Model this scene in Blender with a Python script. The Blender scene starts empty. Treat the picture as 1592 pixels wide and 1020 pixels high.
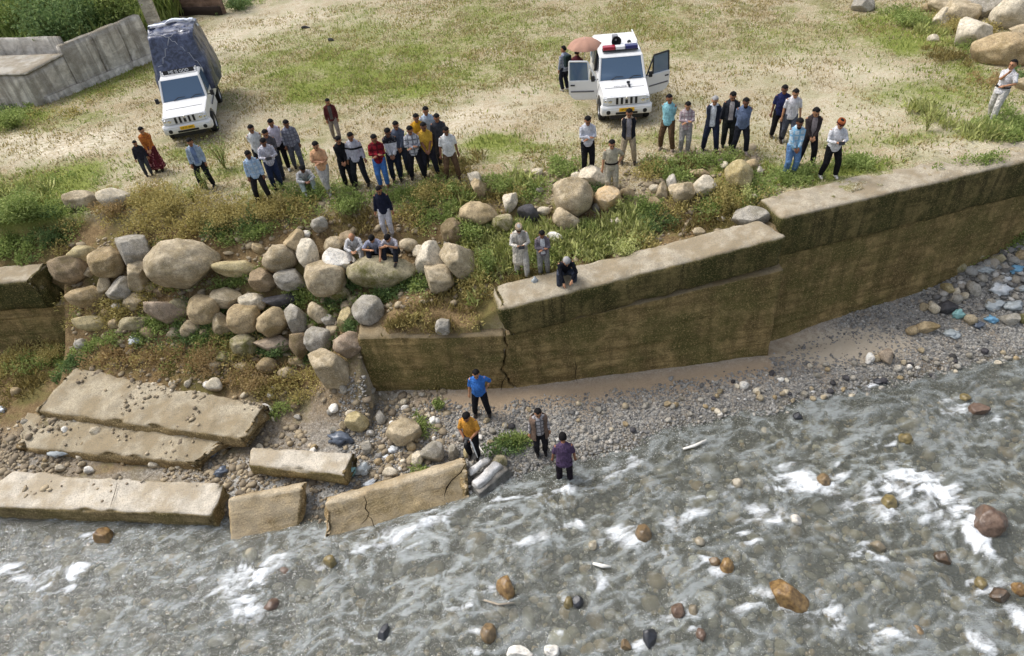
import bpy, bmesh, math, random
import numpy as np
from mathutils import Vector, Matrix
random.seed(7); RNG = np.random.default_rng(11)
SC = bpy.context.scene; COL = SC.collection
R = math.radians

# ------------------------------------------------------------------ camera
W0, H0, FPX, CZ = 1592.0, 1020.0, 1050.0, 9.55
PITCH, ROLL = R(39.4), R(-6.0)
FW = np.array([0, math.cos(PITCH), -math.sin(PITCH)])
_r = np.array([1.0, 0, 0]); _u = np.cross(_r, FW)
CR = _r*math.cos(ROLL) + _u*math.sin(ROLL); CU = -_r*math.sin(ROLL) + _u*math.cos(ROLL)
CAM = np.array([0.0, 0.0, CZ])
cd = bpy.data.cameras.new('camera'); cam = bpy.data.objects.new('camera', cd); COL.objects.link(cam)
cd.sensor_width = 36.0; cd.lens = FPX*36.0/W0; cd.clip_start = 0.1; cd.clip_end = 2000
cam.matrix_world = Matrix(((CR[0], CU[0], -FW[0], 0), (CR[1], CU[1], -FW[1], 0), (CR[2], CU[2], -FW[2], CZ), (0, 0, 0, 1)))
SC.camera = cam
# ------------------------------------------------------------------ light: bright hazy overcast
SUN_EL, SUN_AZ = R(56), R(-62)          # azimuth measured from +Y towards +X
wd = bpy.data.worlds.new('World'); SC.world = wd; wd.use_nodes = True
wn = wd.node_tree; bg = wn.nodes['Background']
sky = wn.nodes.new('ShaderNodeTexSky'); sky.sky_type = 'NISHITA'; sky.sun_disc = False
sky.sun_elevation = SUN_EL; sky.sun_rotation = SUN_AZ; sky.dust_density = 4.0; sky.air_density = 1.0; sky.ozone_density = 1.0
hs = wn.nodes.new('ShaderNodeHueSaturation'); hs.inputs['Saturation'].default_value = 0.50
wn.links.new(sky.outputs[0], hs.inputs['Color']); wn.links.new(hs.outputs[0], bg.inputs['Color'])
bg.inputs['Strength'].default_value = 0.15
sl = bpy.data.lights.new('sun', 'SUN'); sl.energy = 1.35; sl.angle = R(20); sl.color = (1.0, 0.985, 0.97)
sun = bpy.data.objects.new('sun', sl); COL.objects.link(sun)
sd = Vector((math.sin(SUN_AZ)*math.cos(SUN_EL), math.cos(SUN_AZ)*math.cos(SUN_EL), math.sin(SUN_EL)))
sun.rotation_euler = sd.to_track_quat('Z', 'Y').to_euler(); sun.location = (-10, 10, 30)
SC.view_settings.view_transform = 'Standard'; SC.view_settings.look = 'None'
SC.view_settings.exposure = 0.62; SC.view_settings.gamma = 1.0
SC.cycles.max_bounces = 6; SC.cycles.transparent_max_bounces = 12
SC.cycles.caustics_reflective = False; SC.cycles.caustics_refractive = False

# ------------------------------------------------------------------ pixel <-> place
def ray(x, y):
    d = FW*FPX + CR*(x - W0/2) - CU*(y - H0/2)
    return d/np.linalg.norm(d)
def at(x, y, z):
    d = ray(x, y); return CAM + d*((z - CZ)/d[2])
def atY(x, y, Y):
    d = ray(x, y); return CAM + d*(Y/d[1])
def depth(p): return float((np.asarray(p) - CAM) @ FW)
def ppm(p): return FPX/depth(p)          # photo pixels per metre at p

# ------------------------------------------------------------------ noise
def _hash(ix, iy, iz, seed):
    h = (ix.astype(np.int64)*374761393 + iy.astype(np.int64)*668265263 + iz.astype(np.int64)*2147483647 + seed*974634777) & 0xffffffff
    h = ((h ^ (h >> 13))*1274126177) & 0xffffffff
    h = (h ^ (h >> 16)) & 0xffffffff
    return h.astype(np.float64)/4294967295.0
def vnoise(p, seed=0):
    p = np.asarray(p, float); f = np.floor(p); t = p - f; t = t*t*(3 - 2*t); i = f.astype(np.int64)
    out = 0
    for dx in (0, 1):
        wx = t[..., 0] if dx else 1 - t[..., 0]
        for dy in (0, 1):
            wy = t[..., 1] if dy else 1 - t[..., 1]
            for dz in (0, 1):
                wz = t[..., 2] if dz else 1 - t[..., 2]
                out = out + wx*wy*wz*_hash(i[..., 0]+dx, i[..., 1]+dy, i[..., 2]+dz, seed)
    return out*2 - 1
def fbm(p, o=4, seed=0):
    p = np.asarray(p, float); a, s, n = 1.0, 0, 0
    for k in range(o):
        s = s + a*vnoise(p*(2.0**k) + 17.3*k, seed + k); n += a; a *= 0.5
    return s/n
def fbm2(x, y, sc, o=4, seed=0):
    return fbm(np.stack([np.asarray(x)*sc, np.asarray(y)*sc, np.zeros_like(np.asarray(x, float))], -1), o, seed)
def sstep(a, b, x):
    t = np.clip((x - a)/(b - a), 0, 1); return t*t*(3 - 2*t)

# ------------------------------------------------------------------ object helpers
def tag(o, label=None, cat=None, group=None, kind=None):
    if label: o['label'] = label
    if cat: o['category'] = cat
    if group: o['group'] = group
    if kind: o['kind'] = kind
    return o
def link(name, me, mat=None, parent=None):
    o = bpy.data.objects.new(name, me); COL.objects.link(o)
    if mat is not None and not me.materials: me.materials.append(mat)
    if parent is not None: o.parent = parent
    return o
def empty(name, loc=(0, 0, 0), rz=0.0):
    o = bpy.data.objects.new(name, None); COL.objects.link(o); o.location = [float(v) for v in loc]; o.rotation_euler = (0, 0, rz)
    o.empty_display_size = 0.2
    return o
def pymesh(name, v, f, smooth=False):
    me = bpy.data.meshes.new(name); me.from_pydata([tuple(map(float, a)) for a in v], [], [tuple(map(int, a)) for a in f]); me.update()
    if smooth: me.shade_smooth()
    return me
def npmesh(name, v, f, smooth=False):
    """v (n,3) float array, f (m,k) int array, all faces with k corners"""
    v = np.ascontiguousarray(v, np.float32); f = np.ascontiguousarray(f, np.int32); m, k = f.shape
    me = bpy.data.meshes.new(name); me.vertices.add(len(v)); me.vertices.foreach_set('co', v.ravel())
    me.loops.add(m*k); me.loops.foreach_set('vertex_index', f.ravel())
    me.polygons.add(m); me.polygons.foreach_set('loop_start', np.arange(0, m*k, k, dtype=np.int32))
    me.update(calc_edges=True); me.validate()
    if smooth: me.shade_smooth()
    return me
def fattr(me, name, vals):
    a = me.attributes.new(name, 'FLOAT', 'POINT'); a.data.foreach_set('value', np.ascontiguousarray(vals, np.float32))
def bm_to(name, bm, mat=None, parent=None, smooth=False):
    me = bpy.data.meshes.new(name); bm.normal_update(); bm.to_mesh(me); bm.free()
    if smooth: me.shade_smooth()
    return link(name, me, mat, parent)
def bm_box(bm, c, s, rot=None, bev=0.0, seg=2):
    r = bmesh.ops.create_cube(bm, size=1.0); vs = r['verts']
    bmesh.ops.scale(bm, vec=s, verts=vs)
    if bev > 0:
        es = list({e for v in vs for e in v.link_edges})
        rr = bmesh.ops.bevel(bm, geom=es, offset=bev, segments=seg, affect='EDGES', profile=0.6)
        vs = list({v for f in rr['faces'] for v in f.verts} | {v for v in vs if v.is_valid})
    if rot is not None: bmesh.ops.rotate(bm, cent=(0, 0, 0), matrix=rot, verts=vs)
    bmesh.ops.translate(bm, vec=c, verts=vs)
    return vs
def box(name, c, s, mat, parent=None, rot=None, bev=0.01, seg=2):
    bm = bmesh.new(); bm_box(bm, c, s, rot, bev, seg); return bm_to(name, bm, mat, parent)
def tube_vf(path, rad, n=8, cap=True, ell=None):
    """swept tube through path points with radius per point"""
    P = np.asarray(path, float); rad = np.broadcast_to(np.asarray(rad, float), (len(P),)); V = []; Fc = []
    T = np.gradient(P, axis=0); T /= np.linalg.norm(T, axis=1)[:, None] + 1e-9
    ref = np.array([0, 0, 1.0]) if abs(T[0][2]) < 0.9 else np.array([1.0, 0, 0])
    for i, p in enumerate(P):
        a = np.cross(T[i], ref); a /= np.linalg.norm(a) + 1e-9; b = np.cross(T[i], a)
        if i: pass
        for k in range(n):
            t = 2*math.pi*k/n; V.append(p + rad[i]*(a*math.cos(t)*(ell or 1.0) + b*math.sin(t)))
    for i in range(len(P)-1):
        for k in range(n):
            Fc.append((i*n+k, i*n+(k+1) % n, (i+1)*n+(k+1) % n, (i+1)*n+k))
    if cap:
        Fc.append(tuple(range(n-1, -1, -1))); Fc.append(tuple((len(P)-1)*n+k for k in range(n)))
    return V, Fc
def tube(name, path, rad, mat, parent=None, n=8, smooth=True):
    v, f = tube_vf(path, rad, n); return link(name, pymesh(name, v, f, smooth), mat, parent)
def lathe_vf(prof, n=20, axis='x'):
    """profile (along axis, radius) revolved"""
    V = []; Fc = []
    for (a, r) in prof:
        for k in range(n):
            t = 2*math.pi*k/n; c, s = r*math.cos(t), r*math.sin(t)
            V.append((a, c, s) if axis == 'x' else ((c, a, s) if axis == 'y' else (c, s, a)))
    for i in range(len(prof)-1):
        for k in range(n): Fc.append((i*n+k, i*n+(k+1) % n, (i+1)*n+(k+1) % n, (i+1)*n+k))
    return V, Fc

# ------------------------------------------------------------------ material helpers
def srgb(r, g, b):
    def c(u):
        u /= 255.0
        return u/12.92 if u <= 0.04045 else ((u+0.055)/1.055)**2.4
    return (c(r), c(g), c(b), 1.0)
class Mat:
    def __init__(s, name, rough=0.85, spec=0.3, metallic=0.0):
        s.m = bpy.data.materials.new(name); s.m.use_nodes = True; s.t = s.m.node_tree; s.b = s.t.nodes['Principled BSDF']
        s.b.inputs['Roughness'].default_value = rough; s.b.inputs['Specular IOR Level'].default_value = spec; s.b.inputs['Metallic'].default_value = metallic
        s._tc = None
    def n(s, typ, **kw):
        nd = s.t.nodes.new('ShaderNode'+typ)
        for k, v in kw.items():
            if k.startswith('_'): setattr(nd, k[1:], v)
            else: s.put(nd, k.replace('__', ' '), v)
        return nd
    def put(s, nd, key, v):
        i = nd.inputs[int(key[1:])] if key[0] == 'i' and key[1:].isdigit() else nd.inputs[key]
        if hasattr(v, 'is_output') and v.is_output: s.t.links.new(v, i)
        else: i.default_value = v
    def base(s, v): s.put(s.b, 'Base Color', v); return s
    def coord(s, which='Object'):
        if s._tc is None: s._tc = s.t.nodes.new('ShaderNodeTexCoord')
        return s._tc.outputs[which]
    def world(s):
        g = s.t.nodes.new('ShaderNodeNewGeometry'); return g.outputs['Position']
    def noise(s, scale, detail=6.0, rough=0.6, vec=None, dist=0.0):
        nd = s.n('TexNoise', Scale=scale, Detail=detail, Roughness=rough, Distortion=dist)
        s.t.links.new(vec if vec is not None else s.world(), nd.inputs['Vector']); return nd.outputs['Fac']
    def ramp(s, fac, *stops):
        nd = s.t.nodes.new('ShaderNodeValToRGB'); s.t.links.new(fac, nd.inputs[0]); e = nd.color_ramp.elements
        while len(e) < len(stops): e.new(0.5)
        for k, (p, c) in enumerate(stops):
            e[k].position = p; e[k].color = c if not np.isscalar(c) else (c, c, c, 1)
        return nd.outputs[0]
    def mix(s, fac, a, b, mode='MIX'):
        nd = s.t.nodes.new('ShaderNodeMix'); nd.data_type = 'RGBA'; nd.blend_type = mode
        for i, v in ((0, fac), (6, a), (7, b)):
            if hasattr(v, 'is_output') and v.is_output: s.t.links.new(v, nd.inputs[i])
            else: nd.inputs[i].default_value = v
        return nd.outputs[2]
    def math(s, op, a, b=0.5, clamp=False):
        nd = s.t.nodes.new('ShaderNodeMath'); nd.operation = op; nd.use_clamp = clamp
        for i, v in ((0, a), (1, b)):
            if hasattr(v, 'is_output') and v.is_output: s.t.links.new(v, nd.inputs[i])
            else: nd.inputs[i].default_value = v
        return nd.outputs[0]
    def attr(s, name):
        nd = s.t.nodes.new('ShaderNodeAttribute'); nd.attribute_name = name; return nd.outputs['Fac']
    def rnd(s): return s.t.nodes.new('ShaderNodeObjectInfo').outputs['Random']
    def scalev(s, vec, sc):
        nd = s.t.nodes.new('ShaderNodeMapping'); s.t.links.new(vec, nd.inputs['Vector']); nd.inputs['Scale'].default_value = sc; return nd.outputs[0]
    def bump(s, h, strength=0.5, dist=0.02):
        nd = s.n('Bump', Strength=strength, Distance=dist, Height=h); s.t.links.new(nd.outputs[0], s.b.inputs['Normal']); return s
def plain(name, col, rough=0.7, spec=0.3, metallic=0.0, var=0.0, scale=8.0):
    m = Mat(name, rough, spec, metallic)
    if var > 0:
        c2 = tuple(max(0, x*(1-var)) for x in col[:3]) + (1,)
        m.base(m.mix(m.ramp(m.noise(scale), (0.35, 0.0), (0.7, 1.0)), col, c2))
    else: m.base(col)
    return m.m
# ================================================================== GROUND
# the retaining wall line: y of the wall's front foot as a function of x
def wall_y(x):
    return np.interp(x, [-4.4, -0.3, 7.35, 7.36, 14.7, 22, 40], [14.35, 13.95, 14.35, 15.0, 16.6, 18.2, 22.0])
def tps(pts, reg=0.02):
    P = np.array(pts, float); X = P[:, :2]; n = len(P)
    d = np.linalg.norm(X[:, None]-X[None], axis=2); K = np.where(d > 0, d*d*np.log(d+1e-12), 0) + reg*np.eye(n)
    Q = np.hstack([np.ones((n, 1)), X]); A = np.block([[K, Q], [Q.T, np.zeros((3, 3))]])
    w = np.linalg.solve(A, np.concatenate([P[:, 2], np.zeros(3)]))
    def f(x, y):
        x = np.asarray(x, float); y = np.asarray(y, float); out = w[n] + w[n+1]*x + w[n+2]*y
        for i in range(n):
            r2 = (x-X[i, 0])**2 + (y-X[i, 1])**2
            out = out + w[i]*0.5*r2*np.log(r2+1e-12)
        return out
    return f
# bank: slope points (x, y, z)
UP = [(-20, 23.5, 0), (-16, 22.3, 0), (-14, 21.2, -.05), (-14.2, 19.9, -.45), (-14.3, 18.9, -1.0), (-16.5, 19, -1.0), (-20, 19.5, -1.0),
      (-12.6, 18.4, -1.0), (-12.6, 17.4, -2.0), (-12.6, 16.4, -2.9), (-12.6, 15.2, -3.45), (-14, 16.2, -3.4), (-16, 16.0, -3.5), (-20, 16.2, -3.5), (-14, 14.2, -3.8), (-20, 14, -3.9),
      (-10.8, 19.7, 0), (-10.5, 18.6, -.55), (-10.3, 17.8, -1.15), (-10.3, 16.9, -2.0), (-10.3, 15.9, -2.85), (-10.3, 15.0, -3.35), (-10.3, 13.9, -3.7),
      (-8.7, 19.2, 0), (-8.5, 18.3, -.5), (-8.3, 17.5, -1.2), (-8.0, 16.6, -2.1), (-8, 15.6, -3.0), (-8, 14.6, -3.55), (-8, 13.4, -3.8),
      (-6.5, 19.1, 0), (-6.3, 18.1, -.5), (-6.2, 17.3, -1.15), (-6.0, 16.4, -2.1), (-5.9, 15.5, -2.9), (-5.8, 14.7, -3.4), (-5.8, 13.6, -3.75),
      (-3.9, 18.9, 0), (-3.7, 17.9, -.6), (-3.6, 17.2, -1.1), (-3.6, 16.5, -1.55), (-3.9, 15.8, -2.05), (-4.2, 15.0, -2.2), (-3, 15.1, -1.72), (-3.2, 14.6, -1.92),
      (-1.6, 18.5, -.02), (-1.5, 17.6, -.55), (-1.5, 16.8, -1.05), (-1.7, 16.0, -1.5), (-1.9, 15.2, -1.62), (-1.2, 14.6, -1.85), (-0.6, 15.2, -1.35), (-.6, 14.6, -1.6),
      (0.4, 18.3, -.05), (0.5, 17.3, -.45), (0.5, 16.2, -.85), (0.4, 15.2, -1.06), (0.4, 14.4, -1.15),
      (2.2, 18.1, -.1), (2.3, 17.2, -.5), (2.3, 16.2, -.8), (2.3, 15.1, -.95), (4.5, 17.9, -.08), (4.6, 17.0, -.42), (4.6, 16.0, -.68), (4.6, 15.2, -.78),
      (6.6, 17.4, -.02), (6.6, 16.6, -.3), (6.7, 15.8, -.5), (6.9, 15.1, -.55), (8.0, 16.6, -.05), (8, 15.6, -.06), (10, 17.2, 0), (12, 17.5, 0), (15, 18.2, 0), (20, 19, 0.0),
      (-20, 26, 0), (-10, 22, 0), (-4, 21.5, 0), (2, 21, 0), (8, 19.5, 0), (14, 20.5, 0), (-20, 32, 0), (-8, 28, 0), (2, 27, 0), (10, 26, 0), (16, 24, 0), (-14, 38, 0), (0, 38, 0), (12, 36, 0), (22, 30, 0.6), (20, 25, .25), (23, 24, .9), (24, 28, 1.6), (21, 21.5, .1)]
fU = tps(UP)
# river side: gravel bar and bed
WL = lambda x: np.interp(x, [-40, -14, -8, -7.5, -5, -1.4, 1.4, 4, 8, 14, 20, 40], [12.3, 11.75, 10.75, 10.45, 10.25, 10.7, 11.3, 11.95, 12.5, 13.3, 14.0, 15.5])   # waterline
WZ = -4.45
def fL(x, y):
    d = y - WL(x)
    g = WZ + np.interp(d, [-30, -6, -3, -1.2, 0, 0.8, 2.0, 3.2, 6.0], [-.75, -.62, -.5, -.28, -.02, .16, .30, .46, .75])
    # rubble heap at the right below the second wall
    g = g + 1.15*np.exp(-(((x-17.2)/3.4)**2 + ((y-17.5)/1.3)**2)) + 0.25*sstep(12, 16, x)*sstep(0.6, 2.2, d)
    g = g - 0.25*np.exp(-(((x-8.6)/1.6)**2 + ((y-14.8)/.5)**2))
    return g
def ground(x, y, rough=True):
    x = np.asarray(x, float); y = np.asarray(y, float)
    u = np.minimum(fU(x, y), 2.2); u = np.where(y > 19.6, np.where((x > 17) & (y < 40), np.clip(u, -.2, 2.0), np.clip(u, -.12, .12)), u)
    u = u*(1-sstep(40, 50, y))
    l = fL(x, y)
    if rough:
        u = u + 0.05*fbm2(x, y, 0.8, 3, 5)*(1+2.0*sstep(19.3, 17.5, y)) + 0.03*fbm2(x, y, 4.0, 3, 9)*(.4+1.6*sstep(19.3, 17.5, y))
        l = l + 0.05*fbm2(x, y, 0.9, 4, 21) + 0.025*fbm2(x, y, 5.0, 3, 22)
    behind = y > wall_y(x) + np.where(x < -.8, 0.14+.10*fbm2(x, y, 2.2, 3, 15), 0.28)
    left = np.maximum(u, l)
    left = np.where((x < -13.75) & (y < 18.15), np.minimum(left, np.interp(y, [10, 13.5, 16, 17.8], [-4.4, -3.9, -3.7, -3.6])), left)
    k = sstep(14.2, 12.6, y); left = left*(1-k) + l*k       # slope runs out onto the flat
    return np.where(x < -4.15, left, np.where(behind, u, l))
def gpt(x, y): return np.array([x, y, float(ground(np.array([x]), np.array([y]))[0])])
def hit(px, py):
    d = ray(px, py); t = np.linspace(8, 60, 1041)
    P = CAM + d*t[:, None]; h = P[:, 2] - ground(P[:, 0], P[:, 1], False)
    i = int(np.argmax(h < 0)) if (h < 0).any() else len(t)-1
    if i == 0: i = 1
    a = t[i-1] + (t[i]-t[i-1])*h[i-1]/(h[i-1]-h[i]+1e-9); p = CAM + d*a
    p[2] = float(ground(p[:1], p[1:2])[0]); return p

def grid(xs, ys):
    X, Y = np.meshgrid(xs, ys); nx, ny = len(xs), len(ys)
    i = np.arange(nx*ny).reshape(ny, nx)
    f = np.stack([i[:-1, :-1], i[:-1, 1:], i[1:, 1:], i[1:, :-1]], -1).reshape(-1, 4)
    return X.ravel(), Y.ravel(), f
def blob(x, y, specs):
    """sum of soft discs given in photo pixels (px,py,rx_m,ry_m,strength)"""
    o = np.zeros_like(x)
    for (px, py, rx, ry, s) in specs:
        c = hit(px, py); o = np.maximum(o, s*np.exp(-(((x-c[0])/rx)**2 + ((y-c[1])/ry)**2)))
    return o
GREEN = [(470,95,3.5,3.5,.6),(610,90,3.5,3.0,.65),(540,60,4,4,.4),(850,60,3,4,.35),(1000,30,4,5,.3),(1300,60,4,3,.3),(730,110,3,2,.5),(300,240,1.4,.8,.5),(620,230,1.4,.8,.5),(1480,150,2.5,2,.5),(1330,215,2,1,.3),(560,120,3.2,2.4,1.0),(500,125,1.6,1.6,.8),(650,135,2.2,1.5,.7),(430,100,2.0,2.5,.35),(480,150,1.4,1.0,.7),(450,65,2.5,3,.35),(700,70,3.0,4.0,.45),(760,30,3,5,.4),(560,20,3,5,.2),
 (770,220,1.2,.8,.95),(830,228,.9,.6,.9),(800,235,2,.8,.7),(710,250,1.2,.6,.7),(90,275,2.2,1.0,1.0),(60,310,2.2,1.4,1.0),(30,340,2,1.2,1),(150,130,2.6,2.4,.65),(210,110,1.6,2.2,.7),(20,190,1.6,1.2,1.0),(100,190,2,1.2,.35),
 (1560,205,1.6,.8,1.1),(1400,40,1.6,2.0,.95),(1440,70,1.6,1.6,.8),(1480,110,1.6,1.6,.6),(1330,262,1.4,.4,1.0),(1250,275,1.2,.5,.9),(1160,262,1.4,.6,.8),(1440,180,.7,.8,.7),(1060,60,3,3,.3),(1200,60,4,3,.28),(880,120,2.5,2,.3),(640,60,2,3,.4),(1010,215,2,.7,.35),(420,290,1.5,.6,.5),(470,245,1.2,.8,.45),(350,270,1.6,.7,.35),(1420,215,1.4,.6,.55),(1380,150,1.2,1.2,.35),(260,300,1.5,.8,.35),(360,110,1.2,2,.3)]
BARE = [(400,60,4,3,.9),(500,30,4,3,.8),(780,150,2.5,1.4,.6),(1050,120,3,2,.5),(1300,160,3,2,.7),(130,215,3,1,.9),(700,180,3,1.2,.9),(250,185,2,1.2,.5),(430,35,3.5,4,.9),(560,15,3,3.5,.6),(690,200,3,1.4,.85),(330,190,2.5,1.5,.4),(80,230,4,1.2,.9),(180,260,3,.8,.8),(30,215,3,.8,.8),(640,195,2,1.0,.5),(1250,120,3,3,.55),(1380,180,3,2,.8),(1330,110,2,2,.7),(1450,235,3,.8,.6),(1100,180,3,1.5,.5),(740,175,2.5,1,.7),(540,235,2,.7,.5),(300,120,2,2,.4),(900,205,2,1.0,.4),(1180,190,1.5,.8,.6),(380,50,3,2,.8),(460,40,2.4,2,.8),(600,40,2,3,.5)]
xs = np.concatenate([np.arange(-90, -24, 3.0), np.arange(-24, 26.01, 0.125), np.arange(28, 90, 3.0)])
ys = np.concatenate([np.arange(-40, 4, 2.0), np.arange(4, 24, 0.11), np.arange(24, 46, .2), np.arange(46, 140, 4.0)])
X, Y, F = grid(xs, ys); Z = ground(X, Y)
me = npmesh('ground', np.stack([X, Y, Z], -1), F, True)
grass = np.clip(blob(X, Y, GREEN)*(.85+.9*fbm2(X, Y, .7, 4, 31)), 0, 1)
bare = np.clip(blob(X, Y, BARE)*(1.0+1.2*fbm2(X, Y, .5, 4, 35)), 0, 1)
lower = (((X >= -4.15) & (Y <= wall_y(X)+np.where(X < -.8, -.05, .28))) | (Y < 12.4)).astype(float)
slope = sstep(-.12, -.5, Z)*(1-lower)
rub = np.clip(sstep(14.6, 13.6, Y)*(X < -4.15)*(.45+.5*fbm2(X, Y, .8, 3, 45)) + lower*(1-sstep(-2.2, -4.4, X)*(.45-.4*fbm2(X, Y, .8, 3, 45))), 0, 1); slope = np.clip(slope + .9*sstep(-2.2, -4.4, X)*(Y < 14.6), 0, 1)
d = Y - WL(X)
sand = np.clip(np.exp(-((Y-wall_y(X)+.55)/.55)**2)*sstep(-3.5, -2.6, X)*sstep(10.5, 8.2, X)*lower, 0, 1)
pale = np.clip(np.exp(-(((X-9.6)/2.2)**2 + ((Y-14.3)/.75)**2))*1.3*lower, 0, 1)
wet = sstep(0.65, 0.0, d + .25*fbm2(X, Y, 1.2, 3, 40))
for nme, val in (('n1', .5+.42*fbm2(X, Y, 1.5, 4, 55)), ('grass', grass), ('bare', bare), ('slope', slope), ('gravel', rub), ('sand', sand), ('pale', pale), ('wet', wet)): fattr(me, nme, val)
g = Mat('earth_and_turf', 0.95, 0.15)
P = g.world()
n2 = g.noise(5.5, 3, .7); n1 = g.math('ADD', g.attr('n1'), g.math('MULTIPLY', g.math('SUBTRACT', n2, .5), .45)); n3 = g.noise(24, 2, .7); n4 = g.noise(60, 1, .7)
straw = g.mix(g.ramp(n2, (.36, 0.), (.62, 1.)), srgb(172,154,116), srgb(120,104,68))
straw = g.mix(g.ramp(n3, (.42, 0.), (.60, 1.)), straw, srgb(206,198,176))
straw = g.mix(g.ramp(n1, (.46, 0.), (.74, .75)), straw, srgb(118,122,66))
straw = g.mix(g.ramp(n1, (.22, .7), (.50, 0.)), straw, srgb(154,134,98))
straw = g.mix(g.ramp(n4, (.38, .9), (.50, 0.)), straw, srgb(84,74,44))
sandc = g.mix(g.ramp(n3, (.4, 0.), (.65, 1.)), srgb(226,217,198), srgb(188,174,148))
c = g.mix(g.math('MULTIPLY', g.attr('bare'), g.ramp(g.math('ADD', n2, g.math('MULTIPLY', n3, .5)), (.62, 0.15), (.86, 1.))), straw, sandc)
grn = g.mix(g.ramp(n3, (.38, 0.), (.66, 1.)), srgb(88,102,38), srgb(136,142,66))
c = g.mix(g.ramp(g.math('ADD', g.attr('grass'), g.math('MULTIPLY', g.math('SUBTRACT', n2, .5), .9)), (.10, 0.), (.55, .92)), c, grn)
soil = g.mix(g.ramp(n2, (.35, 0.), (.65, 1.)), srgb(112,92,64), srgb(148,126,92))
soil = g.mix(g.ramp(n3, (.45, 0.), (.62, .8)), soil, srgb(86,72,48))
soil = g.mix(g.ramp(n1, (.5, 0.), (.66, .65)), soil, srgb(98,96,52))
c = g.mix(g.attr('slope'), c, soil)
v = g.n('TexVoronoi', Scale=17.0); g.t.links.new(P, v.inputs['Vector'])
v2 = g.n('TexVoronoi', Scale=38.0); g.t.links.new(P, v2.inputs['Vector'])
def stonecol(vn):
    sp = g.n('SeparateColor'); g.t.links.new(vn.outputs['Color'], sp.inputs[0])
    return g.ramp(sp.outputs[0], (0., srgb(88,87,84)), (.4, srgb(136,134,128)), (.75, srgb(162,158,148)), (1., srgb(206,202,194)))
gv = g.mix(.5, stonecol(v), stonecol(v2))
gv = g.mix(g.ramp(n1, (.45, 0.), (.7, .5)), gv, srgb(138,118,92))
c = g.mix(g.attr('gravel'), c, gv)
c = g.mix(g.attr('sand'), c, g.mix(n2, srgb(158,138,114), srgb(178,158,132)))
c = g.mix(g.ramp(g.math('ADD', g.attr('pale'), g.math('SUBTRACT', n2, .5)), (.35, 0.), (.7, .85)), c, srgb(196,182,160))
wetc = g.mix(1.0, c, srgb(150,146,134), 'MULTIPLY')
c = g.mix(g.attr('wet'), c, wetc)
g.base(c); g.bump(n3, .6, .05)
link('ground', me, g.m); tag(bpy.data.objects['ground'], kind='structure')

# ================================================================== CONCRETE
def concrete(name, face, dark, top, moss, mossamt=.5, streak=.5, seed=0., aggr=.5, lay_=1.0, sfx=1.0):
    m = Mat(name, 0.92, 0.2); P = m.world()
    geo = m.t.nodes.new('ShaderNodeNewGeometry'); sep = m.n('SeparateXYZ'); m.t.links.new(geo.outputs['Normal'], sep.inputs[0])
    off = m.t.nodes.new('ShaderNodeMapping'); m.t.links.new(P, off.inputs['Vector']); off.inputs['Location'].default_value = (seed, seed*1.7, seed*.3); Q = off.outputs[0]
    big = m.noise(.7, 3, .65, Q); med = m.noise(3.0, 3, .65, Q); fin = m.noise(24, 2, .75, Q); spk = m.noise(38, 1, .8, Q)
    blot = m.noise(1.5, 4, .75, m.scalev(Q, (.8, .8, 1.3)), 1.0)
    st = m.noise(2.2, 3, .6, m.scalev(Q, (sfx, sfx, .10)))          # vertical run-off stains
    ly = m.noise(2.0, 3, .65, m.scalev(Q, (.16, .16, 3.2))); ly2 = m.noise(1.1, 2, .6, m.scalev(Q, (.3, .3, 5.0)))
    c = m.mix(m.ramp(med, (.35, 0.), (.65, 1.)), face, dark)
    c = m.mix(m.math('MULTIPLY', m.ramp(ly, (.46, 0.), (.56, 1.)), .75*lay_), c, tuple(x*.62 for x in dark[:3])+(1,))
    c = m.mix(m.math('MULTIPLY', m.ramp(ly2, (.54, 0.), (.66, 1.)), .45*lay_), c, tuple(min(1, x*1.3) for x in face[:3])+(1,))
    c = m.mix(m.math('MULTIPLY', m.ramp(blot, (.50, 0.), (.64, 1.)), .55), c, tuple(min(1, x*1.45) for x in face[:3])+(1,))
    c = m.mix(m.math('MULTIPLY', m.ramp(blot, (.34, 1.), (.46, 0.)), .6), c, tuple(x*.55 for x in dark[:3])+(1,))
    c = m.mix(m.math('MULTIPLY', m.ramp(st, (.47, 0.), (.60, 1.)), streak), c, tuple(x*.42 for x in dark[:3])+(1,))
    c = m.mix(m.math('MULTIPLY', m.ramp(m.math('ADD', big, m.math('MULTIPLY', med, .35)), (.56, 0.), (.78, 1.)), mossamt), c, moss)
    c = m.mix(m.math('MULTIPLY', m.ramp(fin, (.52, 0.), (.66, 1.)), aggr), c, tuple(min(1, x*1.7) for x in face[:3])+(1,))
    c = m.mix(m.ramp(spk, (.34, .9*aggr), (.44, 0.)), c, tuple(x*.35 for x in dark[:3])+(1,))
    up = m.ramp(m.math('ADD', sep.outputs[2], m.math('MULTIPLY', m.math('SUBTRACT', med, .5), .5)), (.45, 0.), (.80, 1.))
    tc = m.mix(m.ramp(med, (.4, 0.), (.66, 1.)), top, tuple(x*.72 for x in top[:3])+(1,))
    tc = m.mix(m.ramp(m.math('ADD', big, m.math('MULTIPLY', st, .6)), (.72, 0.), (.90, .8)), tc, tuple(x*y for x, y in zip(top[:3], (.60, .54, .44)))+(1,))
    tc = m.mix(m.ramp(fin, (.5, 0.), (.68, .6)), tc, tuple(x*.55 for x in top[:3])+(1,))
    tc = m.mix(m.ramp(spk, (.36, .8*aggr), (.46, 0.)), tc, tuple(x*.42 for x in top[:3])+(1,))
    m.base(m.mix(up, c, tc)); m.bump(m.math('ADD', fin, m.math('MULTIPLY', ly, 1.2)), .6, .04)
    return m.m
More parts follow.
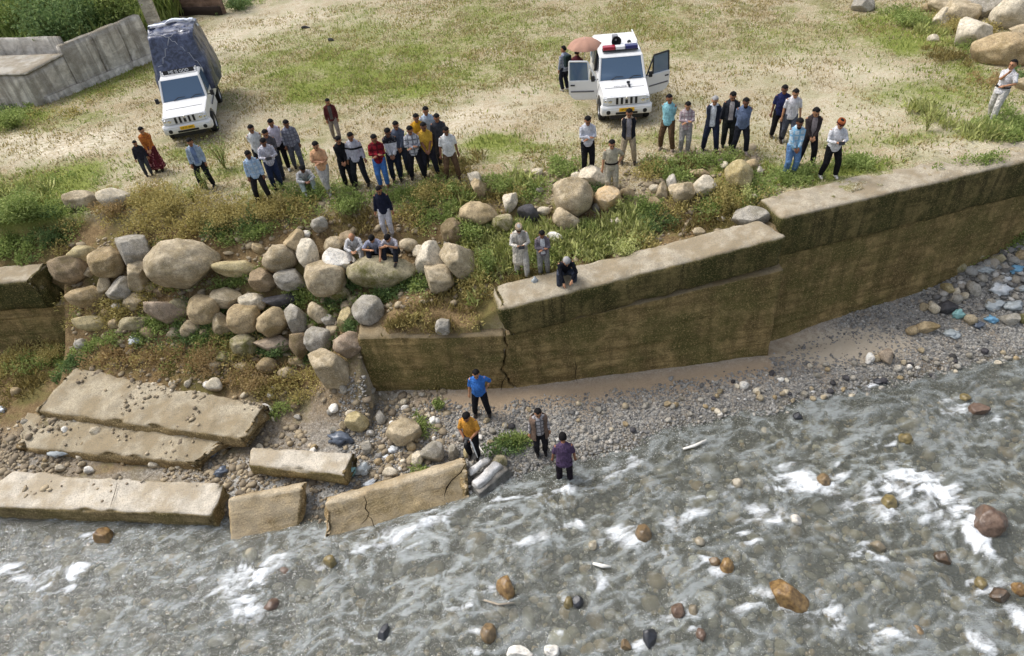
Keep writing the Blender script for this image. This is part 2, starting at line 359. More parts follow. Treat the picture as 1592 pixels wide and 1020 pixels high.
C_UP = concrete('mossy_wall_concrete', srgb(122,108,70), srgb(88,80,48), srgb(180,169,148), srgb(58,60,28), .9, .85, 3., .6, .6, 1.6)
C_LOW = concrete('brown_wall_concrete', srgb(152,130,88), srgb(120,102,64), srgb(150,134,106), srgb(82,82,42), .7, .55, 9., .55, .85, 1.4)
C_SLAB = concrete('pale_slab_concrete', srgb(148,130,94), srgb(116,100,68), srgb(206,196,178), srgb(112,102,58), .6, .35, 17., .7)
C_FACE = concrete('tan_slab_concrete', srgb(184,160,120), srgb(152,128,90), srgb(196,180,152), srgb(132,116,70), .5, .25, 23., .7)
C_GREY = concrete('stained_grey_concrete', srgb(214,208,198), srgb(184,176,164), srgb(176,170,158), srgb(96,86,60), .2, .62, 31., .15, .0, 1.3)

def block(name, cor, mat, parent=None, res=.14, rnd=.06, amp=.03, nsc=1.6, seed=0, chip=.0, ends=(0, 0)):
    """rough cast block; cor = 8 corners: bottom (front-left, front-right, back-right, back-left) then top likewise"""
    c = np.array(cor, float)
    L = [np.mean([np.linalg.norm(c[1]-c[0]), np.linalg.norm(c[2]-c[3]), np.linalg.norm(c[5]-c[4])]),
         np.mean([np.linalg.norm(c[3]-c[0]), np.linalg.norm(c[7]-c[4])]), np.mean([np.linalg.norm(c[4]-c[0]), np.linalg.norm(c[6]-c[2])])]
    N = [max(3, int(round(l/res))) for l in L]; idx = {}; V = []; Fc = []
    def gi(i, j, k):
        key = (i, j, k)
        if key not in idx: idx[key] = len(V); V.append((i/N[0], j/N[1], k/N[2]))
        return idx[key]
    for a, b, w in ((0, 1, 2), (1, 2, 0), (2, 0, 1)):
        for s in (0, N[w]):
            for i in range(N[a]):
                for j in range(N[b]):
                    q = []
                    for di, dj in ((0, 0), (1, 0), (1, 1), (0, 1)):
                        t = [0, 0, 0]; t[a] = i+di; t[b] = j+dj; t[w] = s; q.append(gi(*t))
                    Fc.append(q if s else q[::-1])
    U = np.array(V); Lm = np.array(L); P = U*Lm; r = min(rnd, min(L)*.45)
    wob = r*(1+1.2*np.clip(fbm(P*1.3+seed, 3, seed+3), -.6, 1.))[:, None] if chip else r
    inner = np.clip(P, r, Lm-r); dd = P-inner; ln = np.linalg.norm(dd, axis=1)[:, None]
    P = np.where(ln > r*1.001, inner + dd/np.maximum(ln, 1e-9)*r, P); U = P/Lm
    u, v, w = U[:, 0:1], U[:, 1:2], U[:, 2:3]
    q = ((1-u)*(1-v)*(1-w)*c[0] + u*(1-v)*(1-w)*c[1] + u*v*(1-w)*c[2] + (1-u)*v*(1-w)*c[3] + (1-u)*(1-v)*w*c[4] + u*(1-v)*w*c[5] + u*v*w*c[6] + (1-u)*v*w*c[7])
    ctr = q.mean(0); n = dd/np.maximum(ln, 1e-9)
    q = q + n*(amp*fbm(q*nsc, 4, seed) + .6*amp*fbm(q*7, 3, seed+9))[:, None]
    if chip:
        e = (np.sum(np.abs(U-.5) > .5-1.6*r/Lm, axis=1) >= 2)
        q = q - (q-ctr)/np.linalg.norm(q-ctr, axis=1)[:, None]*(e*chip*np.clip(fbm(q*2.3, 3, seed+5)+.1, 0, 1))[:, None]
    for s, amt in ((0, ends[0]), (1, ends[1])):
        if amt:                                   # ragged broken end
            k = (U[:, 0] if s == 0 else 1-U[:, 0]) < .02+.6*r/L[0]
            ax = (c[1]-c[0])/np.linalg.norm(c[1]-c[0])*(1 if s == 0 else -1)
            q = q + np.outer(k*amt*(.5+fbm(q*np.array([.5, 1.2, 2.6]), 4, seed+31+s)), ax)
    return link(name, pymesh(name, q, Fc, True), mat, parent)
def extr(fl, fr, back, zb_l, zb_r, batter=.0):
    """corners for a wall: top front-left, top front-right (3D), thickness vector, bottom z's"""
    fl = np.array(fl, float); fr = np.array(fr, float); back = np.array(back, float)
    b = np.array([0, -batter, 0]); bl = np.array([fl[0], fl[1], zb_l])+b; br = np.array([fr[0], fr[1], zb_r])+b
    return [bl, br, br+back-b, bl+back-b, fl, fr, fr+back, fl+back]

# --- middle retaining wall: tilted upper lift over two cracked lower lifts
w1 = empty('retaining_wall', (3.5, 14.2, -4.1)); tag(w1, 'cracked brown concrete retaining wall with a tilted upper block, squatting man on top', 'wall', kind='thing')
def under(o, p):
    o.parent = p; o.matrix_parent_inverse = Matrix.Translation(-Vector(p.location)); return o
TLf, TRf = atY(772, 484, 13.72), atY(1229, 366, 14.42)
o = block('upper_block', [TLf+[.05, .06, -1.02], TRf+[-.05, .02, -.98], TRf+[-.35, 1.0, -.95], TLf+[.15, .9, -1.0], TLf, TRf, TRf+[-.5, .85, .06], TLf+[-.25, .95, .12]], C_UP, res=.11, rnd=.09, amp=.05, seed=3, chip=.16, ends=(.22, .05)); under(o, w1); o['label'] = 'moss-darkened upper block with pale worn top'
def jag(zs, base, amp, seed): return [base + amp*math.sin(z*5.3+seed)*.6 + amp*.7*math.sin(z*11.7+seed*2) for z in zs]
_jz = np.linspace(-5, 0, 400); _jv = 1.1*fbm(np.stack([_jz*1.1, 0*_jz, 0*_jz], -1), 2, 5)+.45*fbm(np.stack([_jz*6, 0*_jz, 0*_jz], -1), 3, 8)+(_jz+3)*.14
def JG(z): return float(np.interp(z, _jz, _jv))
def liftwall(name, xl, xr, y_l, y_r, zt_l, zt_r, zb, thick, mat, jl=0, jr=0, seed=0):
    """one cast lift; its left / right ends may follow a jagged crack"""
    nx = max(4, int((xr-xl)/.08)); nz = 40; V = []; Fc = []
    for side in (0, 1):
        for k in range(nz+1):
            t = k/nz
            for i in range(nx+1):
                s = i/nx; zt = zt_l+(zt_r-zt_l)*s; z = zb+(zt-zb)*t
                x = xl+(xr-xl)*s
                x += (1-s)**6*jl*JG(z) + s**6*jr*JG(z)
                y = y_l+(y_r-y_l)*s + side*thick - (0 if side else .16*(1-t))
                V.append([x, y, z])
    V = np.array(V); n = (nx+1)*(nz+1)
    V[:n, 1] += .035*fbm(V[:n]*np.array([.5, 1, 2.4]), 4, seed) + .05*np.abs(fbm(V[:n]*np.array([.35, 1, 4.5]), 4, seed+4)) - .035*np.exp(-(((V[:n, 2]+.12*V[:n, 0]*0+.05*np.sin(V[:n, 0]*1.3)) % .62)/.035)**2) + .015*fbm(V[:n]*6, 2, seed+2)
    top = np.abs(np.arange(2*n) % n // (nx+1) - nz) == 0; V[top, 2] += .04*fbm(V[top]*3, 3, seed+8)
    g = lambda s, k, i: s*n + k*(nx+1)+i
    for k in range(nz):
        for i in range(nx):
            Fc.append((g(0, k, i), g(0, k, i+1), g(0, k+1, i+1), g(0, k+1, i))); Fc.append((g(1, k, i+1), g(1, k, i), g(1, k+1, i), g(1, k+1, i+1)))
        Fc.append((g(1, k, 0), g(0, k, 0), g(0, k+1, 0), g(1, k+1, 0))); Fc.append((g(0, k, nx), g(1, k, nx), g(1, k+1, nx), g(0, k+1, nx)))
    for i in range(nx): Fc.append((g(0, nz, i), g(0, nz, i+1), g(1, nz, i+1), g(1, nz, i)))
    return link(name, pymesh(name, V, Fc, True), mat)
o = liftwall('lower_block', -4.22, -.20, 14.30, 13.95, -2.02, -2.18, -4.5, .75, C_LOW, 0, .32, 5); under(o, w1); o['label'] = 'lower left block with earth on its top'
o = liftwall('lower_block', -.13, 7.36, 13.97, 14.42, -2.15, -1.28, -4.5, .8, C_LOW, .32, 0, 6); under(o, w1); o['label'] = 'lower right block with layered brown face'
cr = at(895, 600, -4.0)
# branching cracks: dark strips laid on the face, recess shade in their colour
CRK = plain('painted_crack_shade', srgb(40,32,22), .95, .1)
def crack(name, pts, w, parent, dy=-.012):
    P = np.array(pts, float); V = []; Fc = []
    for i, p in enumerate(P):
        t = P[min(i+1, len(P)-1)]-P[max(i-1, 0)]; t /= np.linalg.norm(t); nrm = np.array([0, -1., 0]); sd_ = np.cross(t, nrm); ww = w*(.6+.8*random.random())*(.35 if i in (0, len(P)-1) else 1)
        for a, dd in ((-1, .0), (0, dy), (1, .0)): V.append(p+sd_*ww*a+np.array([0, dd, 0]))
    for i in range(len(P)-1):
        for k in (0, 1): Fc.append((i*3+k, i*3+k+1, (i+1)*3+k+1, (i+1)*3+k))
    return under(link(name, pymesh(name, V, Fc), CRK), parent)
def pxline(pts, Y): return [atY(a, b, Y) for a, b in pts]
crack('crack', pxline([(787, 585), (781, 594), (779, 606)], 13.74), .022, w1)
crack('crack', pxline([(893, 556), (896, 572), (894, 584), (898, 596)], 13.78), .012, w1)
# --- second retaining wall on the right
w2 = empty('retaining_wall', (11, 15.8, -3.9)); tag(w2, 'tall straight mossy concrete retaining wall on the right with pale flat top', 'wall', kind='thing')
T0, T1 = at(1213, 340, 0.03), at(1592, 250, 0.03); dv = (T1-T0); T1 = T0+dv*1.7; bk = np.array([-.18, 1.15, 0])
o = block('upper_block', extr(T0+[0, 0, 0], T1, bk, -1.28, -1.2), C_UP, res=.13, rnd=.1, amp=.05, seed=41, chip=.12, ends=(.1, 0)); under(o, w2)
T0b = T0+[.03, .10, -1.24]; T1b = T1+[0, .1, -1.16]
o = liftwall('lower_block', T0b[0], T1b[0], T0b[1], T1b[1], T0b[2], T1b[2], -4.6, .9, C_LOW, .05, 0, 12); under(o, w2)
# --- stub of wall at the far left
w3 = empty('retaining_wall', (-15.5, 17.6, -3.6)); tag(w3, 'broken mossy wall stub at the left edge beside the boulders', 'wall', kind='thing')
A = atY(78, 418, 17.75); B = atY(-140, 432, 17.75)
A = np.array([-13.95, 17.55, -1.05]); B = np.array([-22.0, 17.9, -1.1])
o = block('upper_block', extr(B, A, (0, .95, 0.0), -2.1, -2.15), C_UP, res=.13, rnd=.1, amp=.06, seed=51, chip=.2, ends=(0, .3)); under(o, w3)
o = liftwall('lower_block', -22, -13.62, 17.98, 17.62, -2.1, -2.12, -4.2, .8, C_LOW, 0, .1, 15); under(o, w3)

# --- collapsed slabs lying at the water's edge
C_DIRT = concrete('dirt_caked_concrete', srgb(150,130,94), srgb(120,100,68), srgb(180,168,144), srgb(120,106,72), .6, .4, 27., .9)
def slab_obj(label, cor, mat, **kw):
    o = block('concrete_block', cor, mat, **kw); me_ = o.data; ctr = np.mean(np.array(cor), 0)
    me_.transform(Matrix.Translation(-Vector(ctr))); o.location = ctr
    return tag(o, label, 'concrete block', 'collapsed concrete slabs', 'thing')
def lay(tl, tr, br, bl, th, lean=(0, 0, 0)):
    """top face by photo pixels + height; thickness downwards"""
    t = [at(*p) for p in (bl, br, tr, tl)]; dn = np.array([lean[0], lean[1], -th])
    return [p+dn for p in t] + t
slab_obj('largest pale slab lying flat along the water at bottom left', lay((20,732,-3.82), (354,752,-3.82), (334,802,-3.95), (-60,786,-3.95), .78, (.02, .06, 0)), C_SLAB, res=.1, rnd=.035, amp=.045, nsc=2.6, seed=61, chip=.30, ends=(0, .2))
slab_obj('grey curved slab wedged between the two big pale slabs', lay((40,640,-3.66), (372,676,-3.70), (318,722,-3.92), (16,694,-3.86), .4), C_DIRT, res=.1, rnd=.03, amp=.06, nsc=2.6, seed=62, chip=.32, ends=(.4, .5))
slab_obj('uppermost dirt-covered slab below the weedy slope', lay((108,570,-3.18), (424,630,-3.3), (388,684,-3.5), (48,638,-3.46), .42), C_DIRT, res=.1, rnd=.03, amp=.07, nsc=2.6, seed=63, chip=.34, ends=(.5, .5))
slab_obj('narrow beam-like slab behind the small leaning block', lay((388,695,-3.62), (557,703,-3.62), (540,739,-3.66), (382,722,-3.66), .42), C_SLAB, res=.09, rnd=.03, amp=.04, nsc=2.6, seed=64, chip=.2, ends=(.1, .25))
def lean_slab(label, tl, tr, br, bl, th, **kw):
    f = [np.array(at(*p)) for p in (bl, br, tr, tl)]
    n = np.cross(f[1]-f[0], f[3]-f[0]); n /= np.linalg.norm(n)
    if n[1] > 0: n = -n
    b = [p-n*th for p in f]
    slab_obj(label, [f[0], f[1], b[1], b[0], f[3], f[2], b[2], b[3]], C_FACE, **kw)
lean_slab('small tan block leaning in the water beside the largest slab', (354,776,-3.72), (477,752,-3.66), (470,840,-4.78), (357,868,-4.78), .5, res=.09, rnd=.03, amp=.04, nsc=2.6, seed=65, chip=.24, ends=(.06, .12))
lean_slab('long cracked tan slab tilted into the stream', (501,783,-3.78), (735,713,-3.74), (742,794,-4.78), (492,868,-4.78), .55, res=.09, rnd=.03, amp=.05, nsc=2.6, seed=66, chip=.26, ends=(.2, .4))

def plane_line(pts, A, B, C, off=.012):
    A, B, C = [np.array(at(*q)) for q in (A, B, C)]; n = np.cross(B-A, C-A); n /= np.linalg.norm(n)
    if n@(CAM-A) < 0: n = -n
    out_ = []
    for px, py in pts:
        d = ray(px, py); out_.append(CAM+d*(((A-CAM)@n)/(d@n))+n*off)
    return out_, n
def face_crack(parent_label, pts, A, B, C, w, off=.03):  # dark strip laid over the slab, the crack's shade put into its colour
    P, n = plane_line(pts, A, B, C, off); V, Fc = [], []
    for i, p in enumerate(P):
        t = P[min(i+1, len(P)-1)]-P[max(i-1, 0)]; t = t/np.linalg.norm(t); sd_ = np.cross(t, n); ww = w*(.5+random.random())*(.3 if i in (0, len(P)-1) else 1); V += [p-sd_*ww, p+sd_*ww]
    par = next(o for o in bpy.data.objects if o.get('label') == parent_label); return under(link('crack', pymesh('crack', V, [(2*i, 2*i+1, 2*i+3, 2*i+2) for i in range(len(P)-1)]), CRK), par)
s5 = ((501,783,-3.78), (735,713,-3.74), (492,868,-4.78)); L5 = 'long cracked tan slab tilted into the stream'
face_crack(L5, [(566,770), (570,780), (568,790), (574,797), (570,806), (562,814)], *s5, .018, .05); face_crack(L5, [(570,800), (578,806), (581,816), (586,822)], *s5, .013, .05); face_crack(L5, [(724,720), (716,734), (702,746), (694,758), (690,772)], *s5, .014, .05)
L1 = 'largest pale slab lying flat along the water at bottom left'
face_crack(L1, [(184,752), (180,768), (176,780), (173,790)], (20,732,-3.82), (354,752,-3.82), (334,802,-3.95), .012, .05)
# ================================================================== STONES
def ico(sub):
    bm = bmesh.new(); bmesh.ops.create_icosphere(bm, subdivisions=sub, radius=1.0)
    v = np.array([q.co[:] for q in bm.verts]); f = np.array([[q.index for q in t.verts] for t in bm.faces]); bm.free(); return v, f
IV3, IF3 = ico(4); IV2, IF2 = ico(3); IV1, IF1 = ico(2); IV0, IF0 = ico(1)
def stone_verts(V, seed, cuts, amp=.12):
    r = np.random.default_rng(seed); p = V.copy()
    p = p*(1+amp*fbm(V*1.2+seed*3.1, 3, seed))[:, None]
    for k in range(cuts):
        n = r.normal(size=3); n /= np.linalg.norm(n); d = r.uniform(.55, .9)
        e = np.maximum(0, p@n-d); p = p-np.outer(e*.93, n)
    p = p*(1+.06*fbm(V*3.6+seed, 3, seed+7))[:, None]
    p = p + V*(0.018*fbm(V*12+seed, 2, seed+8))[:, None]
    ext = (p.max(0)-p.min(0))/2; return (p-(p.max(0)+p.min(0))/2)/ext
ROUND = [npmesh('boulder', stone_verts(IV3, 100+i, 5, .22), IF3, True) for i in range(9)]
ANG = [npmesh('boulder', stone_verts(IV3, 200+i, 11, .26), IF3, True) for i in range(10)]
SMALL = [npmesh('stone', stone_verts(IV2, 300+i, 5, .14), IF2, True) for i in range(8)]
def stonemat(name, a, b, lichen, moss, lam=.5, mam=.3):
    m = Mat(name, .9, .2); P = m.coord('Object'); W = m.world(); rn = m.rnd()
    med = m.noise(1.7, 4, .65, W); fin = m.noise(11, 3, .75, W); med2 = m.noise(4.5, 3, .7, W); spk = m.noise(55, 1, .7, W)
    c = m.mix(rn, a, b)
    c = m.mix(m.ramp(med, (.40, 0.), (.60, lam*1.3)), c, lichen)
    c = m.mix(m.ramp(fin, (.40, .75), (.52, 0.)), c, tuple(x*.45 for x in a[:3])+(1,))
    c = m.mix(m.ramp(med2, (.52, 0.), (.66, .6)), c, tuple(min(1, x*1.35) for x in a[:3])+(1,))
    c = m.mix(m.ramp(spk, (.54, 0.), (.66, .6)), c, tuple(min(1, x*1.55) for x in a[:3])+(1,))
    sep = m.n('SeparateXYZ'); m.t.links.new(P, sep.inputs[0])
    c = m.mix(m.math('MULTIPLY', m.ramp(m.math('ADD', med, m.math('MULTIPLY', fin, .5)), (.72, 0.), (.92, 1.)), mam), c, moss)
    m.base(c); m.bump(fin, .45, .03); return m.m
S_BEIGE = stonemat('beige_granite', srgb(182,168,142), srgb(162,146,118), srgb(128,112,84), srgb(104,94,56))
S_TAN = stonemat('tan_sandstone', srgb(176,158,126), srgb(154,134,102), srgb(128,110,80), srgb(106,94,50))
S_GREY = stonemat('grey_stone', srgb(170,164,152), srgb(146,140,128), srgb(120,112,98), srgb(92,88,60))
S_PALE = stonemat('pale_quartz_stone', srgb(206,196,176), srgb(188,176,152), srgb(160,146,120), srgb(150,136,98), .35, .15)
S_BROWN = stonemat('brown_stone', srgb(156,138,112), srgb(138,120,94), srgb(108,92,68), srgb(84,76,42), .5, .5)
S_PINK = stonemat('pinkish_brown_stone', srgb(166,150,130), srgb(150,130,110), srgb(116,100,82), srgb(98,88,52))
S_YEL = stonemat('yellow_ochre_stone', srgb(188,174,136), srgb(168,152,112), srgb(134,118,82), srgb(110,100,44))
S_ORA = stonemat('orange_tan_stone', srgb(202,172,126), srgb(188,152,104), srgb(216,204,180), srgb(84,66,34))
S_DARK = stonemat('dark_slate_stone', srgb(82,80,82), srgb(66,64,66), srgb(54,52,52), srgb(60,58,44))
S_WHITE = stonemat('white_stone', srgb(226,221,210), srgb(214,206,192), srgb(200,190,172), srgb(180,170,140), .25, .1)
S_MOSS = stonemat('mossy_stone', srgb(164,154,126), srgb(146,136,108), srgb(104,98,62), srgb(86,86,36), .6, .9)
SM = dict(B=S_BEIGE, T=S_TAN, G=S_GREY, P=S_PALE, N=S_BROWN, K=S_PINK, Y=S_YEL, O=S_ORA, D=S_DARK, W=S_WHITE, M=S_MOSS)
def wetmat(name, a, b, c_):
    m = Mat(name, .35, .5); W = m.world(); f = m.noise(9, 4, .7, W); m.base(m.mix(m.ramp(f, (.38, 0.), (.64, 1.)), m.mix(m.rnd(), a, b), c_)); m.bump(f, .5, .03); return m.m
WM = dict(O=wetmat('wet_golden_rock', srgb(152,124,78), srgb(136,106,66), srgb(92,68,40)), T=wetmat('wet_tan_rock', srgb(138,116,84), srgb(122,100,70), srgb(88,74,54)), Y=wetmat('wet_olive_rock', srgb(140,124,80), srgb(124,110,70), srgb(92,82,54)), K=wetmat('wet_red_rock', srgb(118,98,82), srgb(106,86,72), srgb(78,60,48)), N=wetmat('wet_brown_rock', srgb(92,74,56), srgb(80,64,48), srgb(54,44,34)), D=wetmat('wet_dark_rock', srgb(60,62,68), srgb(50,52,56), srgb(38,38,40)), B=wetmat('wet_beige_rock', srgb(142,130,108), srgb(126,116,96), srgb(98,90,74)), P=wetmat('wet_pale_rock', srgb(178,170,150), srgb(164,154,134), srgb(130,120,100)))
def place_stone(px, py, w, h, col, shape, label, seed, rot=0.0, name='boulder', cat='boulder', group=None, lift=.35, squash=None):
    """stone whose outline covers w x h photo pixels at (px,py), sunk into the ground there"""
    c = hit(px, py+h*.18); s = ppm(c); a = w/s/2; b = h/s/2
    lib = {'r': ROUND, 'a': ANG, 's': SMALL}[shape]; me_ = lib[seed % len(lib)]
    o = bpy.data.objects.new(name, me_); COL.objects.link(o)
    v = ray(px, py); dep = min(a, b)*1.05 if squash is None else squash
    if name == 'river_stone': c = at(px, py, WZ-(.16 if 'submerged' in label or 'under water' in label else -b*.05))
    p = CAM + v*(np.linalg.norm(c-CAM) - dep*lift)
    # keep the outline centred on its own ray
    o.location = p
    view = Vector(v); right = Vector(CR); right = (right - view*right.dot(view)).normalized(); up = right.cross(view).normalized()
    M = Matrix((right, view, up)).transposed() @ Matrix.Rotation(rot, 3, 'Y')
    o.rotation_mode = 'QUATERNION'; o.rotation_quaternion = M.to_quaternion()
    o.scale = (a, dep, b)
    if not me_.materials: me_.materials.append(None)
    o.material_slots[0].link = 'OBJECT'; o.material_slots[0].material = WM.get(col, SM[col]) if name == 'river_stone' else SM[col]
    return tag(o, label, cat, group)
